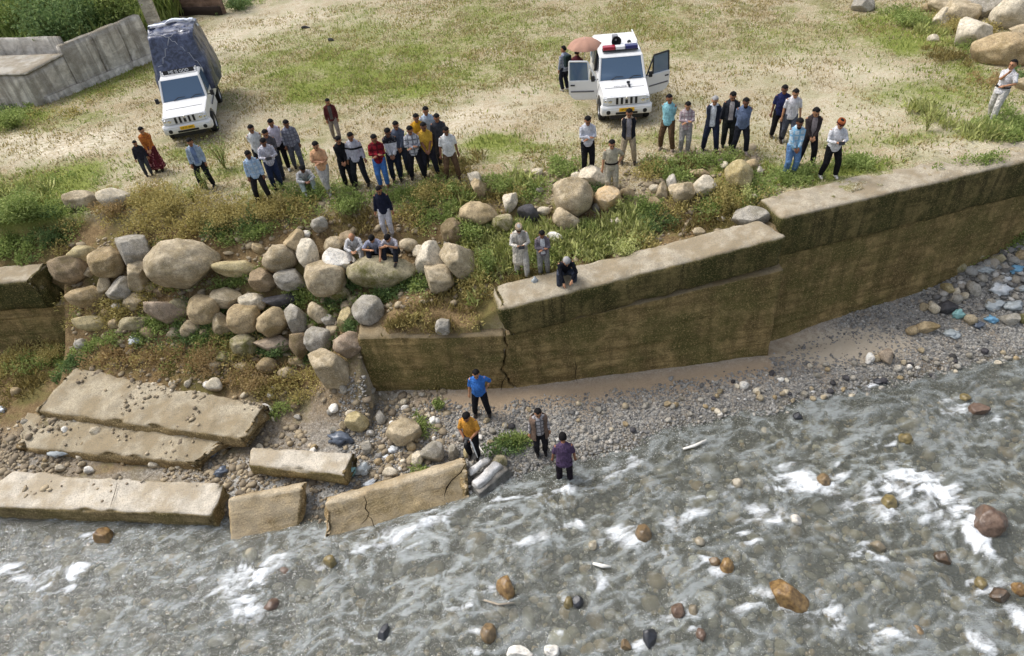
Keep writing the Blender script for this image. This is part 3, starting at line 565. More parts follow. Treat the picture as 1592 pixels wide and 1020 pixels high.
BO = [
 (129,396,41,26,'Y','r',0,'smooth pale yellow oval boulder near the broken wall stub, top left of the slope'),
 (108,420,51,40,'N','r',0,'brown-grey boulder touching the wall stub on the left'),
 (167,408,48,43,'T','r',0,'round tan boulder between the yellow oval and the triangular one'),
 (207,389,50,48,'G','a',.3,'triangular grey boulder in the top row, left of the biggest one'),
 (215,430,40,46,'B','a',.5,'boulder with a pointed foot just below the triangular grey one'),
 (286,410,112,78,'B','r',-.1,'biggest broad boulder of the left slope, mottled grey-beige'),
 (98,447,24,18,'B','s',0,'small boulder tucked under the brown-grey one beside the wall stub'),
 (138,461,64,34,'T','a',-.1,'long wedge-shaped tan boulder with a dark hollow under it'),
 (162,442,17,30,'B','s',.1,'thin upright stone standing on the wedge-shaped tan boulder'),
 (187,449,36,36,'G','a',0,'grey lichen-spotted boulder under the pointed one'),
 (144,503,50,22,'Y','r',0,'bright yellow half-buried boulder beside the wall stub foot'),
 (261,486,70,36,'K','a',.1,'wide dark reddish boulder under the biggest boulder'),
 (280,475,36,20,'M','a',.2,'flat mossy stone leaning on the wide reddish boulder'),
 (317,482,43,42,'T','r',.2,'round brown boulder right of the wide reddish one'),
 (127,535,20,16,'G','s',0,'small pale grey stone in weeds right of the wall stub foot'),
 (210,502,42,24,'M','a',-.4,'half-buried mossy stone in the middle of the left weeds'),
 (271,519,20,11,'B','s',0,'small flat stone in weeds below the wide reddish boulder'),
 (371,418,82,28,'Y','a',.05,'long yellow-olive ledge stone right of the biggest boulder'),
 (435,402,48,39,'B','r',-.1,'rounded light boulder left of the upright pale oval'),
 (458,374,29,34,'T','a',.2,'tan pear-shaped boulder above the rounded light one'),
 (475,364,14,11,'W','s',0,'little white stone above the upright pale oval boulder'),
 (478,395,30,45,'P','r',-.15,'upright pale oval boulder in the top row'),
 (497,349,24,24,'G','a',.6,'tilted grey stone on the bank above the boulders'),
 (521,381,32,26,'B','r',-.4,'tan rounded boulder resting on the white slanting one'),
 (527,407,42,46,'W','r',-.6,'white slanting boulder left of the seated men'),
 (507,432,58,54,'B','r',.1,'large beige boulder under the white slanting one'),
 (409,435,38,34,'N','a',0,'angular brown boulder below the yellow ledge stone'),
 (451,435,45,33,'G','a',.1,'blocky boulder left of the large beige one'),
 (353,464,47,30,'B','a',.2,'flattish pale boulder in the second row below the ledge stone'),
 (393,470,39,26,'P','r',.05,'pale streaked boulder left of the dark slate'),
 (440,468,56,22,'D','a',-.1,'flat dark slate slab stone among the boulders'),
 (380,497,47,42,'T','r',.1,'round tan boulder below the pale streaked one'),
 (424,501,44,44,'T','a',.3,'tan boulder with a pointed top under the dark slate'),
 (346,504,28,34,'B','r',-.2,'small upright oval boulder left of the round tan one'),
 (461,499,36,46,'G','a',.1,'tall grey boulder right of the dark slate, dark hollow below'),
 (495,486,30,32,'B','a',-.1,'stone block with a grassy top under the large beige boulder'),
 (540,497,26,36,'Y','a',.2,'yellow-tan stone beside the big grey ball boulder'),
 (525,456,36,22,'M','r',.1,'mossy low boulder under the large beige one'),
 (541,374,26,28,'N','r',.3,'brown boulder just behind the leftmost seated man'),
 (572,483,44,44,'G','r',0,'smooth grey ball-shaped boulder at the corner of the cracked wall'),
 (495,529,40,36,'G','r',.2,'smooth grey boulder below and left of the ball-shaped one'),
 (468,538,34,40,'N','a',.1,'upright brown boulder left of the smooth grey one'),
 (544,536,48,38,'K','a',.3,'pinkish boulder against the left end of the cracked wall'),
 (426,536,56,26,'K','a',-.05,'flat pink-brown ledge stone left of the upright brown boulder'),
 (516,575,80,60,'B','a',.2,'large pale boulder at the foot of the slope beside the cracked wall'),
 (415,568,30,22,'T','r',0,'tan stone half hidden by weeds under the pink-brown ledge'),
 (447,580,28,18,'B','s',0,'stone half buried in grass left of the large foot boulder'),
 (380,536,38,32,'M','r',0,'mossy boulder sinking into rusty weeds below the round tan one'),
 (334,598,22,20,'P','s',.4,'pale stone in rusty weeds above the uppermost slab'),
 (412,636,22,16,'W','s',0,'white stone at the right end of the uppermost slab'),
 (598,424,116,54,'M','r',.02,'long mossy boulder with three men seated on top'),
 (670,402,40,50,'P','r',.25,'pale oval boulder right of the seated men'),
 (650,391,18,19,'P','s',0,'small round pale stone at the right end of the seated men\'s boulder'),
 (681,432,48,44,'B','a',.4,'angular boulder with a lit top below the pale oval one'),
 (715,408,52,60,'B','a',-.2,'mottled boulder right of the pale oval one, weeds in front'),
 (698,382,15,19,'G','s',0,'small stone between the pale oval and mottled boulders'),
 (703,360,32,38,'N','r',0,'brown round boulder above the mottled boulder'),
 (689,508,24,26,'G','a',.5,'grey square stone on the earth above the cracked wall'),
 (636,381,28,20,'B','s',0,'flat stone right behind the third seated man'),
 (745,334,56,36,'T','r',.15,'tan flat-topped boulder on the bank left of the old man'),
 (792,315,22,30,'P','a',.2,'pale pointed stone above the dark purple one'),
 (782,347,32,26,'M','r',0,'mossy stone just left of the old man in white'),
 (822,332,32,26,'D','r',0,'dark purple-brown stone above the old man'),
 (846,328,20,12,'P','s',0,'flat pale stone between the dark stone and the huge round boulder'),
 (890,308,63,63,'B','r',.1,'huge round boulder on the bank below the man in white sweater'),
 (880,342,38,36,'B','a',0,'cone-shaped boulder leaning on the huge round one'),
 (923,275,42,32,'P','a',0,'pale boulder under the feet of the man in white sweater'),
 (897,275,18,14,'P','s',0,'small pale stone left of the sweater man\'s boulder'),
 (945,308,38,37,'O','a',.2,'orange and white boulder under the khaki officer'),
 (927,323,12,15,'G','s',0,'little stone between the huge round and the orange boulders'),
 (976,300,22,15,'T','s',.2,'small tan stone right of the orange boulder'),
 (959,346,22,15,'P','s',0,'pale stone in grass below the orange boulder'),
 (861,370,28,18,'W','s',0,'white stone just right of the boy in the vest'),
 (737,278,22,22,'P','a',.3,'pale stone right of the man in brown trousers'),
 (745,293,24,28,'T','a',0,'tan earth-covered stone below the pale one by brown trousers'),
 (839,296,12,9,'G','s',0,'tiny grey stone left of the huge round boulder'),
 (835,267,16,11,'P','s',0,'tiny pale stone on yard edge left of the sweater man'),
 (1017,293,15,12,'P','s',.2,'leftmost small stone of the row below the checked-shirt man'),
 (1030,298,16,28,'B','r',.15,'upright narrow stone in the row below the checked-shirt man'),
 (1045,287,15,29,'G','r',-.2,'tilted grey oval stone in the row below the checked-shirt man'),
 (1059,300,38,32,'B','a',.1,'broad stone at the right of the tilted grey oval'),
 (1018,314,18,15,'T','s',0,'small tan stone under the row below the checked-shirt man'),
 (1095,290,34,32,'P','a',.2,'pale boulder below the man in white shirt and dark vest'),
 (1149,272,38,42,'Y','r',-.1,'large yellowish boulder below the man in blue-grey shirt'),
 (1125,257,11,11,'P','s',0,'small white stone just above left of the yellowish boulder'),
 (1168,258,20,19,'T','s',0,'tan stone behind right of the yellowish boulder'),
 (1180,265,12,12,'P','s',0,'round pale stone right of the yellowish boulder'),
 (1088,269,28,12,'T','a',0,'flat tan stone below the dark jacket pair'),
 (1169,338,52,32,'G','a',.1,'grey concrete lump between the two retaining walls'),
 (1088,360,18,12,'B','s',0,'beige stone on earth just behind the tilted wall top'),
 (1121,340,12,9,'P','s',0,'small pale stone left of the grey concrete lump'),
 (1173,306,12,8,'P','s',0,'small stone in grass near the end of the right wall'),
 (129,312,50,29,'B','r',.05,'left of two pale boulders on the yard edge at far left'),
 (179,310,48,30,'P','r',.25,'right of two pale boulders on the yard edge, half in rusty weeds'),
 (1440,13,16,13,'T','s',0,'small tan stone at the left end of the top right rock pile'),
 (1467,12,44,19,'B','r',.35,'long light boulder at top left of the top right rock pile'),
 (1467,29,24,30,'P','r',.4,'white-sided boulder at the lower left of the top right rock pile'),
 (1496,21,48,36,'B','r',.4,'beige slanting boulder in the middle of the top right rock pile'),
 (1531,12,56,36,'G','a',.1,'big angular grey boulder on top of the right rock pile'),
 (1572,21,50,48,'P','r',.1,'huge pale boulder at the right edge of the top right rock pile'),
 (1508,54,48,44,'P','a',.6,'pointed pale boulder leaning below the grey angular one'),
 (1562,79,92,54,'T','r',0,'huge tan boulder behind the white-shirted officer'),
 (1451,60,16,12,'P','s',0,'small pale stone on the grass left of the right rock pile'),
 (1586,49,28,20,'B','a',0,'boulder wedged between the two huge ones at the right edge'),
 (475,43,13,5,'D','s',0,'dark clod lying on the pale upper yard, left one'),(515,62,9,5,'D','s',0,'dark clod lying on the pale upper yard, right one'),(1342,8,30,26,'G','a',0,'lone grey rock standing on the yard at the top edge'),
 (1592,132,24,20,'B','r',0,'pale boulder at the right edge behind the officer\'s back'),
 (629,672,50,40,'B','a',.2,'big beige boulder on the gravel left of the man in orange'),
 (671,701,36,29,'G','a',.1,'grey boulder between the big beige one and the man in orange'),
 (649,713,17,22,'P','r',.2,'white egg-shaped stone left of the grey boulder on the gravel'),
 (777,718,21,20,'M','r',0,'olive ball-shaped stone by the white broken chunk'),
 (607,734,22,15,'P','s',.1,'pale stone above the long cracked tan slab'),
 (569,696,18,21,'G','a',.2,'grey upright stone right of the narrow beam-like slab'),
 (704,704,18,24,'G','a',.4,'leaning grey stone just left of the man in orange'),
 (592,649,16,20,'G','a',.2,'grey stone in the rubble below the large foot boulder'),
 (555,655,34,28,'Y','a',.1,'yellow block in the rubble above the dark blue sheet'),
 (673,654,11,13,'W','s',0,'bright white stone above the grey gravel patch'),
 (725,703,9,19,'Y','s',0,'thin yellow stone by the feet of the man in orange'),
 (1157,599,13,12,'W','s',0,'biggest white stone on the gravel bar below the wall'),
 (1353,556,12,15,'W','s',.1,'white stone near the brown one on the right gravel'),
 (1379,555,18,23,'K','a',-.3,'brown oblong stone on the right gravel'),
 (174,771,24,20,'Y','r',.4,'yellowish stone lying on top of the largest slab'),
 (150,671,18,14,'P','s',0,'pale cube-like stone on the grey curved slab'),
]
RV = [
 (1226,930,62,46,'O','a',.35,'big golden angular boulder standing out of the stream'),
 (786,917,29,41,'O','r',0,'orange egg-shaped boulder in the middle of the stream'),
 (163,834,33,27,'O','a',.3,'orange rock in the water under the largest slab'),
 (1147,752,17,17,'P','r',0,'round pale stone in the stream right of the purple shirt'),
 (1281,747,20,22,'T','r',0,'tan stone between two white rapids'),
 (1000,830,24,29,'T','r',-.2,'tan oval stone with foam on its left, right of centre'),
 (1408,683,20,18,'Y','r',0,'yellow stone in quiet water near the right gravel'),
 (1500,619,18,15,'Y','r',.1,'yellowish stone where the gravel meets the water at right'),
 (1521,637,30,24,'K','r',-.5,'reddish-brown slanting stone near the right gravel edge'),
 (1536,812,50,46,'K','r',-.7,'big brown boulder behind the strongest rapid at right'),
 (1237,808,19,16,'W','s',.4,'white angular stone in mid stream'),
 (1130,881,21,27,'O','r',.1,'right of a pair of brown stones in mid stream'),
 (1111,874,17,15,'T','r',0,'left of a pair of brown stones in mid stream'),
 (1465,868,24,24,'N','a',.3,'dark brown jagged stone in the right part of the stream'),
 (1553,926,30,24,'N','a',0,'dark brown stone near the right edge, lower stream'),
 (1584,917,20,21,'O','r',0,'orange stone at the right edge of the stream'),
 (1525,908,18,22,'Y','r',.2,'yellow-brown stone left of the dark one near the right edge'),
 (1010,995,21,32,'D','a',.1,'dark blue-grey oblong stone at the bottom of the stream'),
 (1054,950,21,23,'K','r',0,'brown stone at bottom centre right'),
 (513,874,21,22,'Y','r',0,'pale yellow stone below the long cracked tan slab'),
 (884,938,15,20,'Y','r',0,'yellow stone paired with a dark one in the stream'),
 (898,937,18,20,'D','r',0,'dark stone paired with a yellow one in the stream'),
 (557,912,12,11,'W','s',.2,'small white stone under water left of centre'),
 (759,985,24,30,'T','r',0,'brown stone near the bottom edge, left of centre'),
 (808,843,22,16,'Y','r',0,'submerged yellow stone below the man in purple'),
 (851,876,26,18,'T','r',0,'submerged tan stone above the yellow and dark pair'),
 (810,874,20,15,'B','r',0,'submerged beige stone near the submerged tan one'),
 (922,848,14,16,'P','r',0,'small pale stone with a foam tail right of the purple shirt'),
 (443,893,30,24,'K','r',.2,'reddish submerged stone at the big foam crest on the left'),
 (425,945,30,28,'K','r',0,'reddish submerged stone below the big foam crest on the left'),
 (1425,986,24,26,'T','r',0,'submerged tan stone at the bottom right'),
 (1535,994,20,22,'K','r',0,'submerged reddish stone at the bottom right corner'),
 (597,984,16,28,'D','a',.4,'dark narrow stone at the bottom left of centre'),
 (1240,648,14,16,'D','a',0,'small black rock at the gravel edge'),
 (1366,594,18,14,'D','a',.2,'black lump on the right gravel'),
 (808,1014,40,20,'W','r',0,'white rounded stone cut by the bottom edge, left one'),
 (858,1012,24,18,'W','r',.2,'white rounded stone cut by the bottom edge, right one'),
 (1365,850,22,18,'B','r',0,'beige stone under thin foam in the right stream'),
 (1088,842,16,15,'P','s',0,'pale stone between the tan oval and mid stream foam'),
 (1399,912,20,18,'Y','r',0,'dull yellow stone under water, lower right'),
 (990,878,18,16,'T','r',0,'dull brown stone under water, below the tan oval'),
 (1382,782,22,26,'Y','r',.1,'olive stone at the end of the second rapid'),
 (1078,950,14,18,'B','r',0,'beige stone right of the brown one at bottom centre'),
 (1090,988,16,22,'K','r',0,'reddish stone at the bottom, right of the dark oblong one'),
 (973,1003,16,18,'T','r',0,'tan stone left of the dark oblong one at the bottom'),
]
RP = [(1490,414,22,21,'M','r','mossy round stone at the top of the rubbish heap'),(1473,448,22,16,'Y','r','olive egg-shaped stone in the rubbish heap'),(1487,465,19,15,'G','r','grey oval stone in the middle of the rubbish heap'),
 (1499,460,13,12,'P','s','pale stone right of the grey oval in the rubbish heap'),(1487,454,11,14,'P','s','small upright pale stone above the grey oval in the rubbish heap'),(1514,449,20,28,'G','a','tall grey stone in the rubbish heap'),
 (1452,478,19,21,'P','a','white block at the left of the rubbish heap'),(1437,477,14,15,'B','s','beige stone left of the white block in the rubbish heap'),(1440,509,38,20,'T','r','brown oblong boulder at the foot of the rubbish heap'),
 (1418,514,18,15,'T','r','round tan stone at the left foot of the rubbish heap'),(1509,497,19,17,'B','s','beige stone right of the teal bag'),(1570,497,28,20,'G','a','grey block at the right of the rubbish heap'),
 (1590,496,14,18,'M','a','mossy block at the right edge of the rubbish heap'),(1527,433,16,14,'G','s','grey stone at the upper middle of the rubbish heap'),(1510,399,34,14,'M','a','flat mossy stone at the wall foot above the rubbish heap'),
 (1551,403,22,14,'M','r','mossy stone right of the flat one at the wall foot'),(1588,398,18,19,'T','r','tan stone at the right edge under the wall'),(1541,470,15,12,'G','s','grey stone beside the white sheet'),(1472,478,30,22,'D','a','dark heap of slag in the rubbish heap')]
k = 0
for (px, py, w, h, c, sh, rt, lb) in BO:
    big = max(w, h) >= 24
    kf = 1.12 if w < 60 else 1.0
    place_stone(px, py, w*kf, h*kf, c, sh, lb, k, rt, 'boulder' if big else 'stone', 'boulder' if big else 'stone', 'boulders on the bank' if big else 'loose stones on the bank', lift=.62); k += 1
for (px, py, w, h, c, sh, rt, lb) in RV:
    place_stone(px, py, w, h, c, sh, lb, k, rt, 'river_stone', 'stone', 'stones in the stream', lift=.1); k += 1
for (px, py, w, h, c, sh, lb) in RP:
    place_stone(px, py, w, h, c, sh, lb, k, random.uniform(-.4, .4), 'stone', 'stone', 'stones in the rubbish heap', lift=.6); k += 1

# smaller boulders wedged into the gaps of the left slope
taken = [(a[0], a[1], max(a[2], a[3])/2) for a in BO]; names_ = [(a[0], a[1], a[7]) for a in BO]; cnt = 0; used_l = {}
for tries in range(3000):
    if cnt >= 90: break
    px, py = RNG.uniform(112, 560), RNG.uniform(385, 575)
    if py > 500+.0*px and px < 330 and py > 520: continue
    rr = RNG.uniform(8, 19)
    if any((px-a)**2+((py-b)*1.15)**2 < (c+rr*.45)**2 for a, b, c in taken): continue
    near = min(names_, key=lambda q: (q[0]-px)**2+(q[1]-py)**2); dx, dy = px-near[0], py-near[1]
    word = ('right of' if dx > 0 else 'left of') if abs(dx) > abs(dy) else ('below' if dy > 0 else 'above')
    wd_ = near[2].split(); cut = next((i for i, w_ in enumerate(wd_) if w_ in ('boulder', 'stone', 'one', 'block')), 3); short = ' '.join(wd_[:min(cut+1, 7)])
    lb = 'small boulder wedged just %s the %s' % (word, short)
    if lb in used_l: continue
    used_l[lb] = 1; taken.append((px, py, rr)); cnt += 1
    place_stone(px, py, rr*2*RNG.uniform(.95, 1.25), rr*2*RNG.uniform(.75, 1.0), 'BTBTGBNTBM'[cnt % 10], 'ar'[cnt % 2], lb, 60+cnt, RNG.uniform(-.6, .6), 'boulder', 'boulder', 'boulders on the bank', lift=.1)
# ------------------------------------------------------------------ gravel and rubble (uncountable)
def scatter(name, pts, rad, base_v, base_f, mat, label, cols=None, flat=.65, variants=12, kind='stuff', cat='gravel'):
    n = len(pts); nv = len(base_v[0]); out = np.empty((n, nv, 3), np.float32); r = RNG
    an = r.uniform(0, 2*np.pi, n); tl = r.normal(0, .35, n); ct, st_ = np.cos(an), np.sin(an); c2, s2 = np.cos(tl), np.sin(tl)
    sx = rad*r.uniform(.8, 1.35, n); sy = rad*r.uniform(.7, 1.1, n); sz = rad*flat*r.uniform(.7, 1.2, n); which = r.integers(0, len(base_v), n)
    B = np.stack(base_v)[which]; x, y, z = B[..., 0]*sx[:, None], B[..., 1]*sy[:, None], B[..., 2]*sz[:, None]
    x, z = x*c2[:, None]-z*s2[:, None], x*s2[:, None]+z*c2[:, None]
    out[..., 0] = x*ct[:, None]-y*st_[:, None]+pts[:, 0:1]; out[..., 1] = x*st_[:, None]+y*ct[:, None]+pts[:, 1:2]; out[..., 2] = z+pts[:, 2:3]
    f = (base_f[None]+(np.arange(n)*nv)[:, None, None]).reshape(-1, 3)
    me_ = npmesh(name, out.reshape(-1, 3), f, False)
    fattr(me_, 'shade', np.repeat(cols if cols is not None else r.uniform(0, 1, n), nv))
    o = link(name, me_, mat); return tag(o, label, cat, kind=kind)
PEB = [stone_verts(IV0, 500+i, 6, .4) for i in range(16)]
pm = Mat('river_pebbles', .85, .25); sh = pm.attr('shade')
pc = pm.ramp(sh, (0., srgb(80,79,77)), (.3, srgb(128,126,122)), (.6, srgb(158,156,150)), (.78, srgb(166,156,140)), (.9, srgb(190,187,180)), (1., srgb(222,219,212)))
pm.base(pm.mix(pm.ramp(pm.noise(30, 2), (.4, 0.), (.65, .35)), pc, srgb(88,82,74)))
x = RNG.uniform(-5, 19, 90000); y = RNG.uniform(9.5, 18, 90000); d = y-WL(x)
dens = sstep(-.9, .1, d)*sstep(.55, .95, wall_y(x)-y+.1+.45*fbm2(x, y, 1.3, 3, 77)+.6*sstep(9, 11, x))*(1-np.clip(1.02*np.exp(-(((x-9.6)/2.2)**2+((y-14.35)/.8)**2)), 0, 1))
keep = (y < wall_y(x)-.05) & (RNG.uniform(0, 1, len(x)) < dens); x, y = x[keep][:38000], y[keep][:38000]
rad = np.clip(RNG.lognormal(-3.72, .40, len(x)), .013, .09)
z = ground(x, y)+rad*.15
scatter('gravel', np.stack([x, y, z], -1), rad, PEB, IF0, pm.m, 'grey and white river gravel along the wall foot', RNG.beta(2.4, 2.6, len(x)))
# rubble between the slabs and below the slope
x = RNG.uniform(-17, -2, 24000); y = RNG.uniform(10.2, 14.6, 24000); q = fbm2(x, y, .6, 3, 88)
keep = (RNG.uniform(0, 1, len(x)) < np.clip(.30+.9*q, 0, .9)*sstep(14.7, 13.4, y)) & ~((x > -4.2) & (y > wall_y(x)-.1)) & (y > WL(x)-.15); x, y = x[keep], y[keep]
rad = np.clip(RNG.lognormal(-3.3, .55, len(x)), .015, .14)
rbm = Mat('tan_rubble', .9, .2); rbm.base(rbm.ramp(rbm.attr('shade'), (0., srgb(84,76,66)), (.35, srgb(128,116,98)), (.65, srgb(156,142,118)), (.85, srgb(176,160,132)), (1., srgb(214,206,192))))
scatter('rubble', np.stack([x, y, ground(x, y)+rad*.1], -1), rad, PEB, IF0, rbm.m, 'loose rubble of broken stones between the fallen slabs', RNG.beta(2, 1.6, len(x))*.9)
pts_ = []
for n_, q_ in ((420, ((108,570,-3.16), (424,630,-3.28), (388,684,-3.48), (48,638,-3.44))), (160, ((40,650,-3.66), (372,676,-3.70), (318,722,-3.92), (16,694,-3.86))), (60, ((20,732,-3.82), (354,752,-3.82), (334,802,-3.95), (0,788,-3.95)))):
    Q_ = [at(*t_) for t_ in q_]; u_, v_ = RNG.uniform(.02, .98, n_), RNG.beta(1.6, 1.0, n_)
    for a_, b_ in zip(u_, v_): pts_.append((1-a_)*b_*Q_[0]+a_*b_*Q_[1]+a_*(1-b_)*Q_[2]+(1-a_)*(1-b_)*Q_[3])
pts_ = np.array(pts_); pts_ = pts_[RNG.uniform(0, 1, len(pts_)) < np.clip(.25+2.2*fbm2(pts_[:, 0], pts_[:, 1], 1.1, 3, 99), 0, 1)]; rad = np.clip(RNG.lognormal(-3.4, .5, len(pts_)), .015, .11)
scatter('slab_rubble', pts_, rad, PEB, IF0, rbm.m, 'crumbs of stone and earth lying on the fallen slabs', RNG.uniform(.2, .9, len(pts_)))
# stones scattered on the slope and in the heap
x = RNG.uniform(-13.5, 8, 3500); y = RNG.uniform(14.6, 19, 3500); keep = (y > wall_y(np.maximum(x, -4.3))+.9) | (x < -4.3); x, y = x[keep], y[keep]
rad = np.clip(RNG.lognormal(-3.1, .55, len(x)), .015, .15)
scatter('scree', np.stack([x, y, ground(x, y)], -1), rad, PEB, IF0, rbm.m, 'small stones strewn over the earth slope', .35+.5*RNG.uniform(0, 1, len(x)))
x = RNG.normal(17.0, 2.0, 6500); y = RNG.normal(17.0, .8, 6500); keep = (y < wall_y(x)-.05) & (x > 12.8); x, y = x[keep], y[keep]
rad = np.clip(RNG.lognormal(-2.85, .55, len(x)), .02, .2)
scatter('rubbish_gravel', np.stack([x, y, ground(x, y)+rad*.3], -1), rad, PEB, IF0, pm.m, 'stones and grit heaped under the right wall', RNG.beta(1.6, 1.6, len(x)))
bedm = Mat('bed_stones', .6, .3); bs = bedm.attr('shade'); bedm.base(bedm.ramp(bs, (0., srgb(84,84,80)), (.3, srgb(134,130,118)), (.55, srgb(162,154,132)), (.75, srgb(170,146,108)), (.9, srgb(190,180,152)), (1., srgb(222,216,200))))
LT = Mat('litter', .45, .4); LT.base(LT.ramp(LT.attr('shade'), (0., srgb(70,72,78)), (.3, srgb(150,152,150)), (.55, srgb(196,200,200)), (.75, srgb(214,216,214)), (.85, srgb(120,176,200)), (1., srgb(150,200,196))))
lv_ = [(IV1*(1+.9*fbm(IV1*2.3+i*5.1, 3, 700+i))[:, None])*np.array([1, .8, .35]) for i in range(10)]
x = RNG.normal(17.4, 1.7, 260); y = RNG.normal(17.0, .7, 260); keep = (y < wall_y(x)-.1) & (x > 13.6); x, y = x[keep], y[keep]
scatter('litter', np.stack([x, y, ground(x, y)+.05], -1), RNG.uniform(.04, .16, len(x)), lv_, IF1, LT.m, 'scraps of plastic strewn over the rubbish heap', cat='litter')
# stream bed stones under water
x = RNG.uniform(-17, 20, 16000); y = RNG.uniform(3.5, 14, 16000); keep = (y < WL(x)-.55); x, y = x[keep], y[keep]
rad = np.clip(RNG.lognormal(-2.75, .5, len(x)), .03, .24)
scatter('stream_bed_stones', np.stack([x, y, ground(x, y)+rad*.05], -1), rad, [stone_verts(IV1, 520+i, 3, .2) for i in range(8)], IF1, bedm.m, 'stones covering the stream bed under the water', RNG.beta(1.8, 1.8, len(x)))

# ================================================================== WATER
xs = np.concatenate([np.arange(-80, -16, 2.0), np.arange(-16, 19, .042), np.arange(19, 80, 2.0)]); ys = np.concatenate([np.arange(-40, 4, 1.0), np.arange(4, 14.6, .042)])
X, Y, F = grid(xs, ys)
FLOW = math.radians(188)         # downstream, to the left
fx, fy = math.cos(FLOW), math.sin(FLOW)
A_ = X*fx+Y*fy; B_ = -X*fy+Y*fx
w1n = fbm2(X, Y, .9, 3, 60); w2n = fbm2(X, Y, 1.1, 3, 160)
A2 = A_+.45*w1n; B2 = B_+.35*w2n
FOAM = [ # px,py, length, width (m), angle of the streak in the photo (deg, clockwise from right), strength
 (1400,770,.75,.24,20,.9),(1440,757,.85,.34,10,1.5),(1480,790,.6,.32,45,1.45),(1515,835,.55,.25,50,1.3),(1530,855,.3,.22,80,.8),(1250,748,.6,.3,15,1.4),(1190,800,.45,.28,35,1.3),(1205,812,.3,.2,0,.8),(1165,838,.25,.30,70,.9),
 (1128,765,.5,.18,50,.8),(1085,806,.35,.18,0,1.1),(1365,780,.5,.22,45,1.25),(1375,800,.3,.2,60,.8),(1310,745,.4,.15,10,.7),(1358,860,.35,.13,30,.8),(1022,853,.3,.12,60,.7),(970,830,.42,.28,30,1.25),(1287,950,.45,.22,60,.8),
 (1375,992,.45,.12,0,.9),(1505,930,.55,.13,5,.85),(1575,960,.6,.25,60,.6),(1072,960,.35,.25,70,.75),(943,905,.25,.2,70,.65),(1515,998,.25,.25,-40,.8),(1300,730,.3,.12,30,.6),(1560,660,.4,.25,40,.5),(1385,690,.22,.12,-10,.8),(1505,640,.4,.15,40,.4),
 (25,890,.5,.22,-8,1.4),(115,895,.42,.22,-50,1.4),(60,840,.4,.15,0,.5),(80,905,.6,.25,-40,.6),(420,880,.5,.2,-60,1.6),(400,905,.6,.16,-40,1.5),(340,910,.8,.18,-10,.8),(380,950,.36,.27,70,1.35),(350,930,.6,.3,10,.65),(390,870,.5,.13,10,.7),
 (645,826,.85,.18,-22,1.35),(590,850,.9,.18,-22,.65),(670,805,.4,.13,-30,.9),(835,840,.3,.24,60,.9),(822,850,.35,.12,-30,.75),(898,815,.3,.08,30,.8),(785,778,.55,.1,-25,.8),(850,770,.6,.13,-20,.75),(880,760,.35,.18,-30,.9),(738,1000,.3,.25,-60,.7),(725,945,.3,.1,-50,.7),
 (960,735,.5,.1,-25,.8),(985,720,.3,.2,-50,.65),(1080,696,.4,.08,-20,.6),(1040,755,.35,.08,45,.6),(550,1010,.4,.2,60,.5),(880,985,.4,.12,20,.4)]
FOAM += [(px-w*.75, py+1, .011*w, .035+.004*w, 5, .75) for (px, py, w, h, c, sh, rt, lb) in RV if 'submerged' not in lb and 'under water' not in lb and py < 1005 and w > 15]
foam = np.zeros_like(X); rise = np.zeros_like(X)
for (px, py, la, wb, ang, s_) in FOAM:
    c = at(px, py, WZ); c2 = at(px+20*math.cos(R(ang)), py+20*math.sin(R(ang)), WZ); dv = c2-c; dv /= np.linalg.norm(dv[:2])
    m_ = np.nonzero((np.abs(X-c[0]) < 3*la+1) & (np.abs(Y-c[1]) < 3*la+1))[0]; x_, y_ = X[m_], Y[m_]
    u = (x_-c[0])*dv[0]+(y_-c[1])*dv[1]; w = -(x_-c[0])*dv[1]+(y_-c[1])*dv[0]
    w = w+.10*np.sin(u*4+px)+.16*w1n[m_]+.05*fbm2(x_, y_, 4, 2, 7)
    tail = np.exp(-((-x_*fx-y_*fy)*0)); dn = (x_-c[0])*fx+(y_-c[1])*fy                     # >0 downstream
    e = s_*np.exp(-(u/(la*1.05))**2)*np.where(w*1 > 0, np.exp(-(w/(wb*1.25))**2), np.exp(-(w/(wb*1.0))**2))
    e = np.maximum(e, .42*s_*np.exp(-(np.abs(-(x_-c[0])*fy+(y_-c[1])*fx)/(la*.8))**2-((dn-.35)/.75)**2)*(dn > -.2))   # torn tail drifting away
    st = fbm(np.stack([dn*1.3+px, (-(x_-c[0])*fy+(y_-c[1])*fx)*6.5+1.6*w2n[m_], 0*u], -1), 4, int(px) % 97)
    e = e*np.clip(.62+1.35*st, .0, 1.5); foam[m_] = np.maximum(foam[m_], e); rise[m_] += .5*s_*np.exp(-(u/la)**2-(w/wb)**2)
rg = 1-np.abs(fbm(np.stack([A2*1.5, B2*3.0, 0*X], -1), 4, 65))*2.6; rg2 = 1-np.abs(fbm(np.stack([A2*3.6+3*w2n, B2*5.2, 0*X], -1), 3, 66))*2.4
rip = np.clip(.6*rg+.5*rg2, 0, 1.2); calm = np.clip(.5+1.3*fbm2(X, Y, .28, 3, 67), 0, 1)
foam = np.maximum(foam*np.clip(.35+.75*np.clip(rg2, 0, 1)+.25*np.clip(rg, 0, 1), 0, 1.3), np.clip((rg-.86)*1.3*calm*np.clip(rg2, 0, 1), 0, .28)*(Y < WL(X)-.3))
swell = .035*fbm(np.stack([A2*.9, B2*1.7, 0*X], -1), 3, 61) + .028*(rip-.5) + .018*fbm(np.stack([A2*7, B2*9, 0*X], -1), 3, 62)
Zw = WZ+swell*(1+.8*np.clip(foam, 0, 1.2)) + .06*np.clip(rise, 0, 1.4)*(1+.9*fbm2(X, Y, 5, 3, 63))
near = sstep(.5, -.6, Y-WL(X)); Zw = WZ+(Zw-WZ)*(.35+.65*near)
